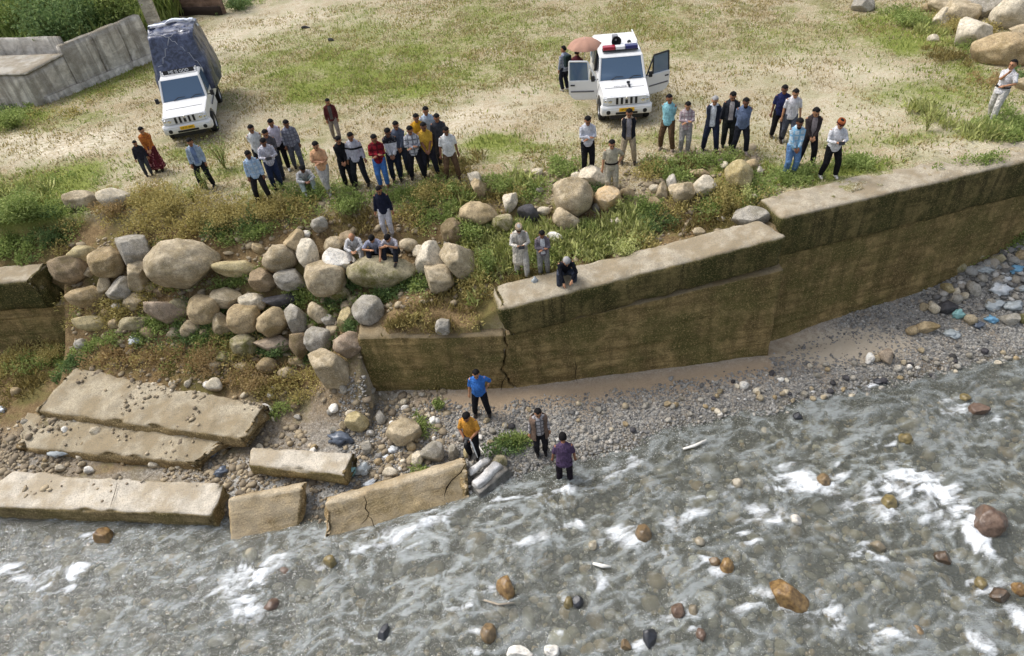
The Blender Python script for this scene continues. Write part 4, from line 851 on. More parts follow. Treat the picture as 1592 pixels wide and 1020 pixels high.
me = npmesh('stream_water', np.stack([X, Y, Zw], -1), F, True); fattr(me, 'foam', np.clip(foam, 0, 1.6)); fattr(me, 'rip', rip); fattr(me, 'calm', calm)
w = bpy.data.materials.new('stream_water'); w.use_nodes = True; nt = w.node_tree; nt.nodes.clear()
wm = Mat.__new__(Mat); wm.m = w; wm.t = nt; wm._tc = None
out = nt.nodes.new('ShaderNodeOutputMaterial')
sc_ = wm.scalev(wm.world(), (.8, 1.7, 1.0)); fine = wm.noise(7, 3, .65, sc_, 1.2)
tr = wm.n('BsdfTransparent', Color=(.80, .82, .77, 1)); gl = wm.n('BsdfGlossy', Color=(1, 1, 1, 1), Roughness=.10); fo = wm.n('BsdfDiffuse', Color=(.80, .83, .85, 1))
df = wm.n('BsdfDiffuse', Color=wm.mix(wm.ramp(wm.math('ADD', wm.attr('rip'), wm.math('MULTIPLY', wm.math('SUBTRACT', fine, .5), .7)), (.35, 0.), (1.0, 1.)), srgb(136,139,128), srgb(170,176,174)))  # pale and dark ripple tones painted in, standing in for sky and bank reflections
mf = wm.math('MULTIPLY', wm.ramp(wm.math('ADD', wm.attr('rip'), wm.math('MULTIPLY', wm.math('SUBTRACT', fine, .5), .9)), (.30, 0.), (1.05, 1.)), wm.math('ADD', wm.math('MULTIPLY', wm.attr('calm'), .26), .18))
bp = wm.n('Bump', Strength=.7, Distance=.08, Height=fine); nt.links.new(bp.outputs[0], gl.inputs['Normal'])
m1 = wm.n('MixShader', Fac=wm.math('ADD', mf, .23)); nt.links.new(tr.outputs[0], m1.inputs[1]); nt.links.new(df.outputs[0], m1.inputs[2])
fr = wm.n('Fresnel', IOR=1.34); nt.links.new(bp.outputs[0], fr.inputs['Normal'])
m2 = wm.n('MixShader', Fac=wm.math('MULTIPLY', fr.outputs[0], 1.8, True)); nt.links.new(m1.outputs[0], m2.inputs[1]); nt.links.new(gl.outputs[0], m2.inputs[2])
fin2 = wm.noise(17, 3, .7, sc_, 2.0)
ffac = wm.ramp(wm.math('ADD', wm.attr('foam'), wm.math('MULTIPLY', wm.math('SUBTRACT', wm.math('ADD', wm.math('MULTIPLY', fine, .5), wm.math('MULTIPLY', fin2, .5)), .5), wm.math('ADD', wm.math('MULTIPLY', wm.attr('foam'), 2.6), .12))), (.20, 0.), (.52, .42), (1.05, .96))
m3 = wm.n('MixShader', Fac=ffac); nt.links.new(m2.outputs[0], m3.inputs[1]); nt.links.new(fo.outputs[0], m3.inputs[2]); nt.links.new(m3.outputs[0], out.inputs['Surface'])
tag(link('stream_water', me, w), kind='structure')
# ================================================================== VEGETATION
def leafmat(name, a, b, tr=.38):
    m = Mat(name, .75, .25); sh = m.attr('shade'); rn = m.rnd()
    c = m.mix(sh, a, b); m.base(c)
    t = m.n('BsdfTranslucent', Color=c); mx = m.n('MixShader', Fac=tr); m.t.links.new(m.b.outputs[0], mx.inputs[1]); m.t.links.new(t.outputs[0], mx.inputs[2])
    m.t.links.new(mx.outputs[0], m.t.nodes['Material Output'].inputs['Surface']); return m.m
L_GREEN = leafmat('green_leaves', srgb(116,136,68), srgb(176,188,116)); L_DEEP = leafmat('deep_green_leaves', srgb(80,106,62), srgb(136,156,98))
L_OLIVE = leafmat('olive_leaves', srgb(150,140,82), srgb(204,188,124)); L_RUST = leafmat('rusty_leaves', srgb(146,122,82), srgb(194,170,122))
L_LIME = leafmat('lime_grass', srgb(168,178,104), srgb(218,218,152)); L_DRY = leafmat('dry_grass', srgb(140,126,88), srgb(208,194,154)); L_TURF = leafmat('turf_blades', srgb(108,124,56), srgb(168,174,96)); L_STRAW = leafmat('weed_straw', srgb(124,112,64), srgb(186,170,112))
STEM = plain('weed_stem', srgb(110,104,58), .9)
LM = dict(G=L_GREEN, D=L_DEEP, O=L_OLIVE, R=L_RUST, T=L_LIME, S=L_STRAW)
def leaves_mesh(name, P, N, ln, wd, shade):
    """one bent leaf (2 quads -> 4 tris folded) per point P with direction N"""
    n = len(P); N = N/np.linalg.norm(N, axis=1)[:, None]; r = RNG.normal(size=(n, 3)); S = np.cross(N, r); S /= np.linalg.norm(S, axis=1)[:, None]
    up = np.cross(S, N); ln = np.broadcast_to(ln, n)[:, None]; wd = np.broadcast_to(wd, n)[:, None]
    V = np.stack([P, P+N*ln*.5+S*wd*.5+up*ln*.08, P+N*ln-up*ln*.12, P+N*ln*.5-S*wd*.5+up*ln*.08], 1)
    f = (np.array([[0, 1, 2], [0, 2, 3]])[None]+(np.arange(n)*4)[:, None, None]).reshape(-1, 3)
    me_ = npmesh(name, V.reshape(-1, 3), f); fattr(me_, 'shade', np.repeat(shade, 4)); return me_
def sphere_pts(n, c, rad, hollow=.35):
    d = RNG.normal(size=(n, 3)); d /= np.linalg.norm(d, axis=1)[:, None]; d[:, 2] = np.abs(d[:, 2])
    q = d*(RNG.uniform(hollow**3, 1, n)**(1/3))[:, None]; return c+q*np.asarray(rad), d
# --- short grass on the yard (uncountable)
def turf(name, n, xr, yr, dens, mat, label, hgt, blades=4, spread=.07, wid=.012):
    x = RNG.uniform(*xr, n); y = RNG.uniform(*yr, n); keep = RNG.uniform(0, 1, n) < dens(x, y); x, y = x[keep], y[keep]; k = len(x)
    x = np.repeat(x, blades)+RNG.normal(0, spread, k*blades); y = np.repeat(y, blades)+RNG.normal(0, spread, k*blades); z = ground(x, y)-.01
    m = len(x); a = RNG.uniform(0, 6.283, m); h = hgt*RNG.uniform(.5, 1.3, m); le = h*RNG.uniform(.2, .9, m); w = wid*RNG.uniform(.7, 1.6, m)
    dx, dy = np.cos(a), np.sin(a)
    V = np.stack([np.stack([x-dy*w, y+dx*w, z], -1), np.stack([x+dy*w, y-dx*w, z], -1), np.stack([x+dx*le, y+dy*le, z+h], -1)], 1)
    me_ = npmesh(name, V.reshape(-1, 3), np.arange(m*3).reshape(-1, 3)); fattr(me_, 'shade', np.repeat(RNG.uniform(0, 1, m), 3))
    return tag(link(name, me_, mat), label, 'grass', kind='stuff')
yard = lambda x, y: (y > np.interp(x, [-16, -10, -4, 0, 4, 7.3, 7.4, 15, 25], [21, 19.3, 18.8, 18.2, 18, 17.4, 16.3, 17.7, 19.5]))
gd = lambda x, y: np.clip(blob(x, y, GREEN)*(.8+1.4*fbm2(x, y, 1.1, 4, 31)), 0, 1)
inview = lambda x, y: (np.abs(x+1.5) < 3+.72*y)
turf('dry_grass', 46000, (-26, 24), (16, 42), lambda x, y: yard(x, y)*inview(x, y)*np.clip(.40+2.4*fbm2(x, y, .9, 4, 71), .02, 1)*(1-.75*np.clip(blob(x, y, BARE), 0, 1)), L_DRY, 'dry straw-coloured grass covering the yard', .09, 4, .11, .02)
turf('olive_grass', 40000, (-26, 24), (16, 42), lambda x, y: yard(x, y)*inview(x, y)*np.clip(.0+3.0*fbm2(x, y, .55, 4, 73), 0, 1)*(1-.7*np.clip(blob(x, y, BARE), 0, 1)), L_STRAW, 'olive grass patches on the yard', .10, 4, .12, .02)
turf('green_grass', 60000, (-24, 22), (16.3, 42), lambda x, y: yard(x, y)*gd(x, y), L_TURF, 'green grass patches on the yard', .12, 4, .12, .02)
# --- weeds on the bank (uncountable ground cover), given as soft patches (photo px centre, radii in px, kind, plants)
PATCH = [(50,330,70,30,'G',90),(30,360,60,28,'G',90),(70,350,50,25,'D',40),(95,365,40,16,'O',25),(20,315,50,20,'T',45),
 (180,322,45,18,'R',30),(250,320,60,20,'O',60),(230,312,45,18,'O',40),(310,335,80,22,'O',80),(380,335,60,20,'O',50),(360,355,70,14,'D',40),(420,325,50,20,'O',45),(480,305,50,16,'G',45),(460,330,50,18,'O',40),(540,318,45,20,'G',40),(300,365,70,10,'O',35),(400,365,50,12,'G',35),(240,352,40,12,'O',25),
 (640,300,45,16,'G',50),(690,300,40,18,'O',35),(670,325,40,22,'G',40),(640,340,40,18,'O',30),(560,345,40,20,'S',20),(720,325,25,25,'G',30),(770,290,28,16,'G',25),(800,285,25,12,'T',20),(700,270,35,10,'S',20),
 (745,365,30,28,'T',60),(730,390,30,30,'T',60),(760,410,35,35,'T',80),(745,440,30,25,'O',40),(780,380,30,25,'T',50),(830,380,40,22,'T',60),(870,390,40,18,'T',60),(930,380,50,25,'T',110),(970,365,40,22,'T',80),(900,375,40,20,'G',50),(990,390,30,15,'O',30),(850,410,30,12,'G',30),
 (1000,335,35,20,'G',35),(1020,350,30,15,'D',25),(1060,330,40,20,'O',30),(1130,305,28,28,'O',45),(1110,330,35,15,'G',30),(1175,300,40,20,'G',40),(1150,325,40,12,'O',25),(1090,350,50,15,'S',25),(1040,260,50,10,'S',25),(1030,262,30,12,'G',25),(1110,255,40,10,'G',35),(1060,275,30,12,'G',25),(1000,270,30,14,'O',20),(1230,277,40,10,'G',40),(1330,258,25,8,'G',30),(880,262,25,8,'G',20),
 (830,300,30,20,'G',25),(870,265,15,12,'G',12),(800,310,20,15,'O',15),(750,310,40,14,'S',20),(930,300,12,14,'D',12),(815,360,25,15,'G',20),
 (370,438,38,9,'G',35),(275,442,45,8,'G',30),(245,455,40,10,'O',25),(195,485,45,12,'O',40),(180,470,30,10,'O',20),(300,522,55,14,'D',45),(250,500,50,12,'G',40),(230,520,40,12,'G',30),(340,530,40,14,'G',30),(330,560,55,20,'R',40),(330,560,55,20,'G',14),(400,590,60,22,'R',40),(400,590,60,22,'O',16),(370,555,30,20,'O',40),(250,560,70,16,'R',30),(250,560,70,16,'O',14),(180,555,50,14,'R',35),(100,545,50,14,'O',45),(60,565,50,18,'G',40),(110,570,35,12,'D',25),(150,540,30,10,'G',20),(300,580,70,14,'R',24),(30,600,40,25,'S',35),(20,570,30,20,'O',30),(420,610,30,12,'O',25),
 (430,548,24,10,'D',25),(480,555,25,12,'D',20),(470,590,30,14,'O',25),(510,545,30,8,'D',15),(560,440,50,10,'D',45),(620,450,45,12,'D',45),(590,462,40,12,'G',35),(645,445,25,14,'G',20),(470,455,25,12,'G',25),(470,475,20,10,'G',15),(520,470,25,14,'D',20),(545,515,16,14,'D',15),(500,500,20,14,'G',20),(430,485,14,6,'G',10),(690,460,40,18,'S',14),(720,440,25,20,'O',14),(650,480,30,12,'S',7),(740,470,20,15,'S',8),(345,485,16,10,'D',10),(400,520,20,10,'D',10),(340,510,14,8,'G',10),(300,480,20,8,'D',8),
 (800,690,22,7,'G',25),(780,700,15,5,'D',12),(655,660,10,14,'G',12),(650,735,14,5,'G',8),(440,640,15,8,'G',10),(10,390,25,12,'G',20),(100,395,15,8,'O',8),
 (620,505,25,6,'S',14),(680,512,30,5,'S',14),(730,508,18,6,'O',10),(650,500,20,6,'O',7),(805,455,35,10,'S',25),(830,440,25,6,'S',15),
 (1480,45,25,18,'O',30),(1500,75,22,12,'G',20),(1410,30,25,18,'G',40),(1440,45,22,16,'T',30),(1540,50,20,8,'O',15),(1470,90,30,14,'S',25),(1560,205,40,14,'G',70),(1585,190,20,20,'G',40),(1530,212,30,8,'T',30),(1440,175,18,16,'T',20),(1590,120,20,10,'D',15),(1540,125,25,10,'R',15),
 (20,185,30,12,'G',50),(5,175,20,10,'D',20),(370,12,25,8,'D',30),(390,4,25,6,'G',20),(715,255,30,10,'S',15),(100,180,40,10,'O',15),(300,110,10,8,'O',4),(1090,400,1,1,'G',1),(1500,380,60,8,'G',30),(1580,375,20,6,'G',20),(470,620,20,8,'O',10)]
acc = {}
for (px, py, rx, ry, kd, n) in PATCH:
    P0 = hit(px, py); Pa = hit(px+rx, py); Pb = hit(px, py-ry); ex = max(.15, min(2.2, abs(Pa[0]-P0[0]))); ey = max(.15, min(1.5, np.linalg.norm(Pb[:2]-P0[:2])))
    n = int(n*(.8 if kd in 'RDO' else .95))
    cx = P0[0]+RNG.normal(0, .55, n)*ex; cy = P0[1]+RNG.normal(0, .55, n)*ey
    if P0[2] > -3.2: cy = np.maximum(cy, np.where(cx > -4.2, wall_y(cx)+np.where(cx < -.8, .3, .95), -99)) if P0[1] > wall_y(P0[0])+.3 and P0[0] > -4.2 else cy
    cz = ground(cx, cy); acc.setdefault(kd, []).append(np.stack([cx, cy, cz], -1))
names = dict(G=('green_weeds', 'bright green leafy weeds spreading over the bank'), D=('dark_weeds', 'dark green weeds growing between the boulders'), O=('olive_weeds', 'yellow-olive bushy weeds along the yard edge'),
             R=('rusty_weeds', 'rusty brown dying weeds on the lower slope'), T=('tall_grass', 'tall pale green grass behind the tilted wall'), S=('dry_weeds', 'dry straw-like weeds on bare earth'))
for kd, lst in acc.items():
    C_ = np.concatenate(lst); n = len(C_)
    if kd in 'TS':
        per = 30; base = np.repeat(C_, per, 0)+RNG.normal(0, .13, (n*per, 3))*[1, 1, .15]; hh = np.repeat(RNG.uniform(.16, .46 if kd == 'T' else .28, n), per)*RNG.uniform(.5, 1.15, n*per)
        D_ = np.stack([RNG.normal(0, .6, n*per), RNG.normal(0, .6, n*per), np.ones(n*per)], -1); me_ = leaves_mesh(names[kd][0], base, D_, hh, .016, RNG.uniform(0, 1, n*per))
    else:
        per = 46; hs_ = RNG.uniform(.14, .34, n)*(1.25 if kd == 'O' else 1.0); d = RNG.normal(size=(n*per, 3)); d /= np.linalg.norm(d, axis=1)[:, None]; d[:, 2] = np.abs(d[:, 2])
        q = d*(RNG.uniform(.1, 1, n*per)**.5)[:, None]*np.repeat(hs_, per)[:, None]*[.8, .8, 1.15]
        base = np.repeat(C_, per, 0)+q; D_ = d+RNG.normal(0, .5, (n*per, 3)); me_ = leaves_mesh(names[kd][0], base, D_, RNG.uniform(.05, .11, n*per), RNG.uniform(.03, .055, n*per), np.clip(.5*np.repeat(RNG.uniform(0, 1, n), per)+.5*RNG.uniform(0, 1, n*per), 0, 1))
    tag(link(names[kd][0], me_, LM[kd]), names[kd][1], 'weeds', kind='stuff')

# --- single plants and shrubs one can point to
def plant(px, py, h, w, kd, label, stems=7, per=60, name='shrub', leaf=(.06, .035), p=None, airy=False, cat='shrub'):
    p = hit(px, py) if p is None else np.array(p, float); root = empty(name, p); tag(root, label, cat, 'single shrubs and weeds')
    SV, SF = [], []; LP, LD = [], []
    for s in range(stems):
        a = RNG.uniform(0, 6.283); r = w*.5*math.sqrt(RNG.uniform(0.05, 1)); top = np.array([math.cos(a)*r, math.sin(a)*r, h*RNG.uniform(.65, 1.05)])
        mid = top*[.35, .35, .5]; path = [np.zeros(3), mid, top]; v, f = tube_vf(path, [.012, .009, .004], 5, False); o0 = len(SV); SV += v; SF += [tuple(i+o0 for i in t) for t in f]
        t = RNG.uniform(.15 if airy else .25, 1, per)[:, None]; q = np.where(t < .5, mid*t*2, mid+(top-mid)*(t-.5)*2); sp = (.22 if airy else .34)*w
        LP.append(q+RNG.normal(0, 1, (per, 3))*[sp*.45, sp*.45, .09*h]); d = RNG.normal(0, 1, (per, 3)); d[:, 2] += .4; LD.append(d)
    link('stem', pymesh('stem', SV, SF), STEM, root); LPs = np.concatenate(LP); LPs[:, 2] = np.maximum(LPs[:, 2], .02)
    n = len(LPs); link('foliage', leaves_mesh('foliage', LPs, np.concatenate(LD), RNG.uniform(.7, 1.3, n)*leaf[0], RNG.uniform(.7, 1.3, n)*leaf[1], RNG.uniform(0, 1, n)), LM[kd], root); return root
for a in [(350,262,1.15,.75,'G','tall airy green weed right of the pale blue jacket man',9,60,(.07,.02),True),(322,296,.75,.5,'G','airy weed growing in front of the pale blue jacket man',8,40,(.06,.016),True),(300,312,.55,.4,'T','slender pale weed left of the pale blue jacket man\'s feet',6,40,(.06,.016),True),
 (45,345,.9,1.3,'G','lush green bush at the left edge above the wall stub',14,150,(.10,.04),False),(85,380,.55,.7,'D','grassy clump hanging over the top of the wall stub',10,70,(.13,.022),False),
 (262,330,.55,.9,'O','yellow-olive bush below the woman and child',10,130,(.05,.03),False),(185,335,.5,.7,'R','rusty bush in front of the two pale yard-edge boulders',10,110,(.05,.03),False),(350,350,.55,.9,'O','olive bush above the long yellow ledge stone',10,130,(.05,.03),False),(420,340,.55,.8,'O','olive bush below the man in light blue checked shirt',10,120,(.05,.03),False),
 (540,330,.5,.8,'G','green bush below the black hoodie and striped sweater pair',10,120,(.06,.035),False),(660,305,.45,.9,'O','olive-green bush below the man in yellow polo',10,130,(.05,.032),False),(710,300,.4,.6,'G','green bush below the man in brown trousers',9,100,(.05,.032),False),
 (738,372,.6,.7,'G','bright green bush left of the old man in white',10,140,(.07,.04),False),(760,430,.95,.5,'G','tall leafy weed beside the mottled boulder',8,80,(.08,.035),True),(975,398,.55,.8,'T','pale green bush behind the tilted wall top',10,120,(.07,.03),False),(1128,335,1.0,.5,'O','tall yellow-green weed below the pale boulder, left of the yellowish one',9,70,(.06,.025),True),(1160,320,.6,.5,'T','weed clump below the large yellowish boulder',8,60,(.06,.025),True),
 (780,303,.6,.45,'G','green weed standing by the pale pointed stone',7,60,(.06,.03),True),(965,338,.55,.3,'T','yellowish weed below the khaki officer\'s boulder',7,60,(.05,.025),True),
 (430,553,.4,.55,'D','dark green bush beneath the pink-brown ledge stone',9,110,(.07,.04),False),(600,455,.4,.9,'D','dark bush under the seated men\'s boulder',10,120,(.06,.035),False),(550,520,.4,.35,'D','dark leafy clump under the grey ball boulder',8,70,(.07,.035),False),(400,605,.6,.9,'R','rusty brown bush left of the large foot boulder',12,130,(.045,.025),False),(330,570,.5,.9,'R','rusty brown bush above the uppermost slab',12,120,(.045,.025),False),(85,560,.5,.7,'O','yellow-green bush at the foot of the wall stub',10,110,(.05,.03),False),
 (684,636,.38,.28,'G','small green plant at the foot of the cracked wall',6,40,(.09,.04),False),(802,697,.22,.7,'D','low green clump on gravel between the two lower men',9,70,(.05,.03),False),(440,490,.3,.35,'G','grass tuft on the dark slate',7,40,(.09,.02),False),
 (1440,205,.85,.7,'T','tall thin yellow-green weed on the right of the yard',8,50,(.07,.016),True),(1410,38,.5,1.4,'G','bright green bush left of the top right rock pile',10,130,(.07,.04),False),(1480,50,.5,.9,'O','olive bush among the top right rocks',9,90,(.06,.03),False),(18,200,.7,1.2,'G','green bush at the left edge in front of the grey concrete block',11,140,(.09,.045),False),(372,16,.7,1.6,'D','dark bush right of the brown wall at the top',11,120,(.12,.06),False)]:
    plant(a[0], a[1], a[2], a[3], a[4], a[5], a[6], a[7], 'shrub' if not a[9] else 'weed', a[8], None, a[9], 'shrub' if not a[9] else 'weed')

# ================================================================== TOP LEFT: stained retaining wall, platform, pillar, brown wall, reeds
ct = empty('boundary_wall', (-18, 33, 0)); tag(ct, 'streaked grey concrete wall left of the loaded pickup', 'wall', kind='thing')
c0, c1 = at(66, 166, 0), at(244, 92, 0)
dv = c1-c0; dv /= np.linalg.norm(dv); nb = np.array([-dv[1], dv[0], 0])            # behind the wall
def wallseg(name, a, b, ha, hb, th, mat, parent, seed, nvec, foot=.0):
    a = np.array(a, float); b = np.array(b, float); up = np.array([0, 0, 1.]); ft = np.array([0, 0, -.3])
    return under(block(name, [a+ft-nvec*foot, b+ft-nvec*foot, b+ft+nvec*th, a+ft+nvec*th, a+up*ha, b+up*hb, b+up*hb+nvec*th, a+up*ha+nvec*th], mat, res=.25, rnd=.05, amp=.04, seed=seed, chip=.08), parent)
P1 = c0+dv*1.0
Pj = [c0+dv*t for t in (1.9, 4.2, 7.4)]
wallseg('panel', c0+dv*1.92, c0+dv*3.5, 1.95, 2.0, .4, C_GREY, ct, 71, nb, .05); wallseg('panel', c0+dv*3.52, c0+dv*4.9, 2.0, 2.05, .4, C_GREY, ct, 72, nb, .05); wallseg('panel', c0+dv*4.92, c0+dv*6.25, 2.05, 2.1, .4, C_GREY, ct, 73, nb, .05)
wallseg('footing', c0+dv*.2-nb*.12, c0+dv*6.2-nb*.12, .35, .35, .1, C_GREY, ct, 74, nb, .05)
pf = empty('concrete_platform', (-20, 31, 0)); tag(pf, 'stained concrete block with flat top at the left edge', 'platform', kind='thing')
lv = np.array([-1., .22, 0]); lv /= np.linalg.norm(lv)
ca = c0; cb = c0+dv*1.9; cl = c0+lv*7
o = block('base', [cl+[0, 0, -.3], ca+[0, 0, -.3], cb+[0, 0, -.3], cl+dv*2.2+[0, 0, -.3], cl+[0, 0, 1.35], ca+[0, 0, 1.35], cb+[0, 0, 1.55], cl+dv*2.2+[0, 0, 1.5]], C_GREY, res=.25, rnd=.06, amp=.04, seed=75, chip=.08); under(o, pf)
o = block('cap', [cl+[0, -.06, 1.36], ca+[.03, -.06, 1.36], cb+[.05, 0, 1.56], cl+dv*2.2+[0, 0, 1.51], cl+[0, -.06, 1.46], ca+[.03, -.06, 1.46], cb+[.05, 0, 1.66], cl+dv*2.2+[0, 0, 1.61]], C_GREY, res=.25, rnd=.04, amp=.03, seed=76, chip=.05); under(o, pf)
bw = empty('back_wall', (-21, 33, 0)); tag(bw, 'weathered wall with dark vertical stains behind the concrete platform', 'wall', kind='thing')
wallseg('panel', c0+dv*2.3+lv*7, c0+dv*2.25+nb*.1, 2.35, 2.25, .3, C_GREY, bw, 77, nb)
pi_ = empty('pillar', c1+dv*.3); tag(pi_, 'pale slanting concrete pillar at the end of the streaked wall', 'pillar', kind='thing')
b0 = c1+dv*.25; ax = np.array([.55, .1, 0]); ay = np.array([-.1, .55, 0]); tp = np.array([-.15, .2, 4.6])
o = block('shaft', [b0, b0+ax, b0+ax+ay, b0+ay, b0+tp, b0+ax*.9+tp, b0+ax*.9+ay+tp, b0+ay+tp], concrete('pale_pillar_concrete', srgb(200,192,178), srgb(176,166,150), srgb(206,200,190), srgb(150,140,116), .2, .5, 43., .2), res=.25, rnd=.04, amp=.02, seed=78); under(o, pi_)
bq = empty('brown_wall', at(300, 26, 0)); tag(bq, 'brown plastered wall at the top edge behind the loaded pickup', 'wall', kind='thing')
MB_ = concrete('brown_plaster', srgb(150,124,108), srgb(128,104,90), srgb(150,130,112), srgb(110,92,80), .3, .3, 47., .1)
a0, a1 = at(236, 28, 0), at(348, 24, 0); dq = (a1-a0)/np.linalg.norm(a1-a0); nq = np.array([-dq[1], dq[0], 0])
wallseg('panel', a0-dq*3, a1, 2.6, 2.6, .4, MB_, bq, 79, nq); wallseg('footing', a0-dq*3-nq*.1, a1-nq*.1, .55, .5, .08, plain('dark_footing', srgb(58,46,40), .9, var=.3), bq, 80, nq)
# reeds / bamboo thicket and shrubs behind the wall: bank of earth, countable shrubs, uncountable reeds
x = RNG.uniform(-36, -17, 1500); y = RNG.uniform(33, 46, 1500); rel = (x-c0[0])*nb[0]+(y-c0[1])*nb[1]; keep = rel > .7; x, y = x[keep], y[keep]; n = len(x); per = 14
base = np.repeat(np.stack([x, y, np.full(n, 0.0)], -1), per, 0)+RNG.normal(0, .12, (n*per, 3))*[1, 1, 0]; base[:, 2] += RNG.uniform(0, 1.3, n*per)
D_ = np.stack([RNG.normal(.0, .22, n*per), RNG.normal(-.05, .22, n*per), np.ones(n*per)], -1)
me_ = leaves_mesh('reeds', base, D_, RNG.uniform(.5, 1.3, n*per), .035, RNG.uniform(0, 1, n*per)); tag(link('reeds', me_, LM['G']), 'tall green reeds growing behind the streaked wall', 'reeds', kind='stuff')
for (px, py, z, h, w, kd, lb) in [(40,45,1.2,2.2,2.6,'G','green bush above the weathered wall at top left'),(10,20,1.2,2.6,2.6,'D','dark bush in the very top left corner'),(60,10,1.4,2.4,2.6,'O','olive bush at the top edge near the left corner'),(110,62,1.2,1.9,2.4,'D','big dark green bush behind the streaked wall'),(160,40,1.2,1.9,2.4,'D','dark green bush near the pale pillar, behind the wall'),(85,40,1.2,2.2,2.0,'G','bright green bush between reeds at top left'),(140,15,1.4,2.2,2.6,'G','green bush at the top edge above the streaked wall'),(190,30,1.5,1.6,1.4,'G','small green bush beside the pale pillar')]:
    q = at(px, py+14, z); q = np.array([q[0], q[1], .2]); plant(0, 0, h+z+.2, w*1.15, kd, lb, 30, 150, 'shrub', (.17, .085), q)
# ================================================================== VEHICLES
_pm = Mat('white_car_paint', .3, .5); _sp = _pm.n('SeparateXYZ'); _pm.t.links.new(_pm.world(), _sp.inputs[0])
_pm.base(_pm.mix(_pm.math('MULTIPLY', _pm.ramp(_pm.math('ADD', _sp.outputs[2], _pm.math('MULTIPLY', _pm.noise(4, 4, .7), .8)), (.55, 1.), (1.25, 0.)), .6), (.68, .68, .67, 1), srgb(168,152,122)))
PAINT = _pm.m; BLACK = plain('black_plastic', (.02, .02, .022, 1), .5); TYRE = plain('tyre_rubber', (.03, .03, .03, 1), .9, .2, var=.3); RIM = plain('steel_rim', (.42, .42, .43, 1), .4, .5, .6)
GLASS = Mat('car_glass', .06, .6); GLASS.base((.12, .19, .29, 1)); _t = GLASS.n('BsdfTransparent', Color=(.55, .62, .70, 1)); _x = GLASS.n('MixShader', Fac=.62); GLASS.t.links.new(_t.outputs[0], _x.inputs[1]); GLASS.t.links.new(GLASS.b.outputs[0], _x.inputs[2]); GLASS.t.links.new(_x.outputs[0], GLASS.t.nodes['Material Output'].inputs['Surface']); GLASS = GLASS.m  # blue base colour stands in for sky reflected in the panes
LAMP = plain('headlamp_glass', (.62, .65, .68, 1), .12, .7); PLATE = plain('yellow_number_plate', srgb(232,182,44), .5); DARKIN = plain('dark_interior', (.035, .033, .032, 1), .8); SEAT = plain('seat_fabric', (.30, .29, .28, 1), .9)
CHROME = plain('chrome', (.7, .7, .7, 1), .2, .5, .9); MOULD = plain('grey_moulding', (.12, .12, .13, 1), .6)
def text(name, s, size, mat, parent, loc, rot, ext=.002):
    cu = bpy.data.curves.new(name, 'FONT'); cu.body = s; cu.size = size; cu.align_x = 'CENTER'; cu.align_y = 'CENTER'; cu.extrude = ext
    t = bpy.data.objects.new(name, cu); COL.objects.link(t); dg = bpy.context.evaluated_depsgraph_get()
    me_ = bpy.data.meshes.new_from_object(t.evaluated_get(dg)); bpy.data.objects.remove(t); me_.name = name; me_.materials.clear()
    o = link(name, me_, mat, parent); o.location = loc; o.rotation_euler = rot; return o
def arc(cy, cz, r, a0, a1, n=9): return [(cy+r*math.cos(R(a0+(a1-a0)*i/n)), cz+r*math.sin(R(a0+(a1-a0)*i/n))) for i in range(n+1)]
def profile_body(name, prof, halfw, taper, mat, parent, bev=.035):
    """side profile (y,z) extruded across the car, then narrowed by taper(y,z)"""
    bm = bmesh.new(); vl = [bm.verts.new((-halfw, y, z)) for y, z in prof]; f = bm.faces.new(vl)
    r = bmesh.ops.extrude_face_region(bm, geom=[f]); nv = [g for g in r['geom'] if isinstance(g, bmesh.types.BMVert)]; bmesh.ops.translate(bm, vec=(2*halfw, 0, 0), verts=nv)
    for v in bm.verts: v.co.x *= taper(v.co.y, v.co.z)
    bmesh.ops.recalc_face_normals(bm, faces=bm.faces)
    es = [e for e in bm.edges if len(e.link_faces) == 2 and e.calc_face_angle(0) > R(25)]
    bmesh.ops.bevel(bm, geom=es, offset=bev, segments=2, affect='EDGES', clamp_overlap=True)
    return bm_to(name, bm, mat, parent)
def quad(name, pts, mat, parent, th=.012):
    P = np.array(pts, float); n = np.cross(P[1]-P[0], P[-1]-P[0]); n /= np.linalg.norm(n); k = len(P)
    V = np.concatenate([P, P-n*th]); F = [tuple(range(k)), tuple(range(2*k-1, k-1, -1))]+[(i, i+k, (i+1) % k+k, (i+1) % k) for i in range(k)]
    return link(name, pymesh(name, V, F), mat, parent)
def bars(name, segs, rad, mat, parent, n=6):
    V, F = [], []
    for a, b in segs:
        v, f = tube_vf([a, b], rad, n); o0 = len(V); V += v; F += [tuple(i+o0 for i in t) for t in f]
    return link(name, pymesh(name, V, F), mat, parent)
def wheel(root, x, y, r=.36, w=.22, steer=0.0):
    s = 1 if x > 0 else -1
    e = empty('wheel', (x, y, r)); e.parent = root; e.rotation_euler = (0, 0, steer)
    v, f = lathe_vf([(-w/2, r*.62), (-w/2, r*.93), (-w/2+.03, r), (w/2-.03, r), (w/2, r*.93), (w/2, r*.62), (-w/2, r*.62)], 26); link('tyre', pymesh('tyre', v, f), TYRE, e)
    v, f = lathe_vf([(s*w*.36, .001), (s*w*.36, r*.18), (s*w*.24, r*.24), (s*w*.20, r*.5), (s*w*.42, r*.58), (s*w*.42, r*.64), (-s*w*.4, r*.63)], 22); link('rim', pymesh('rim', v, f), RIM, e)
    return e
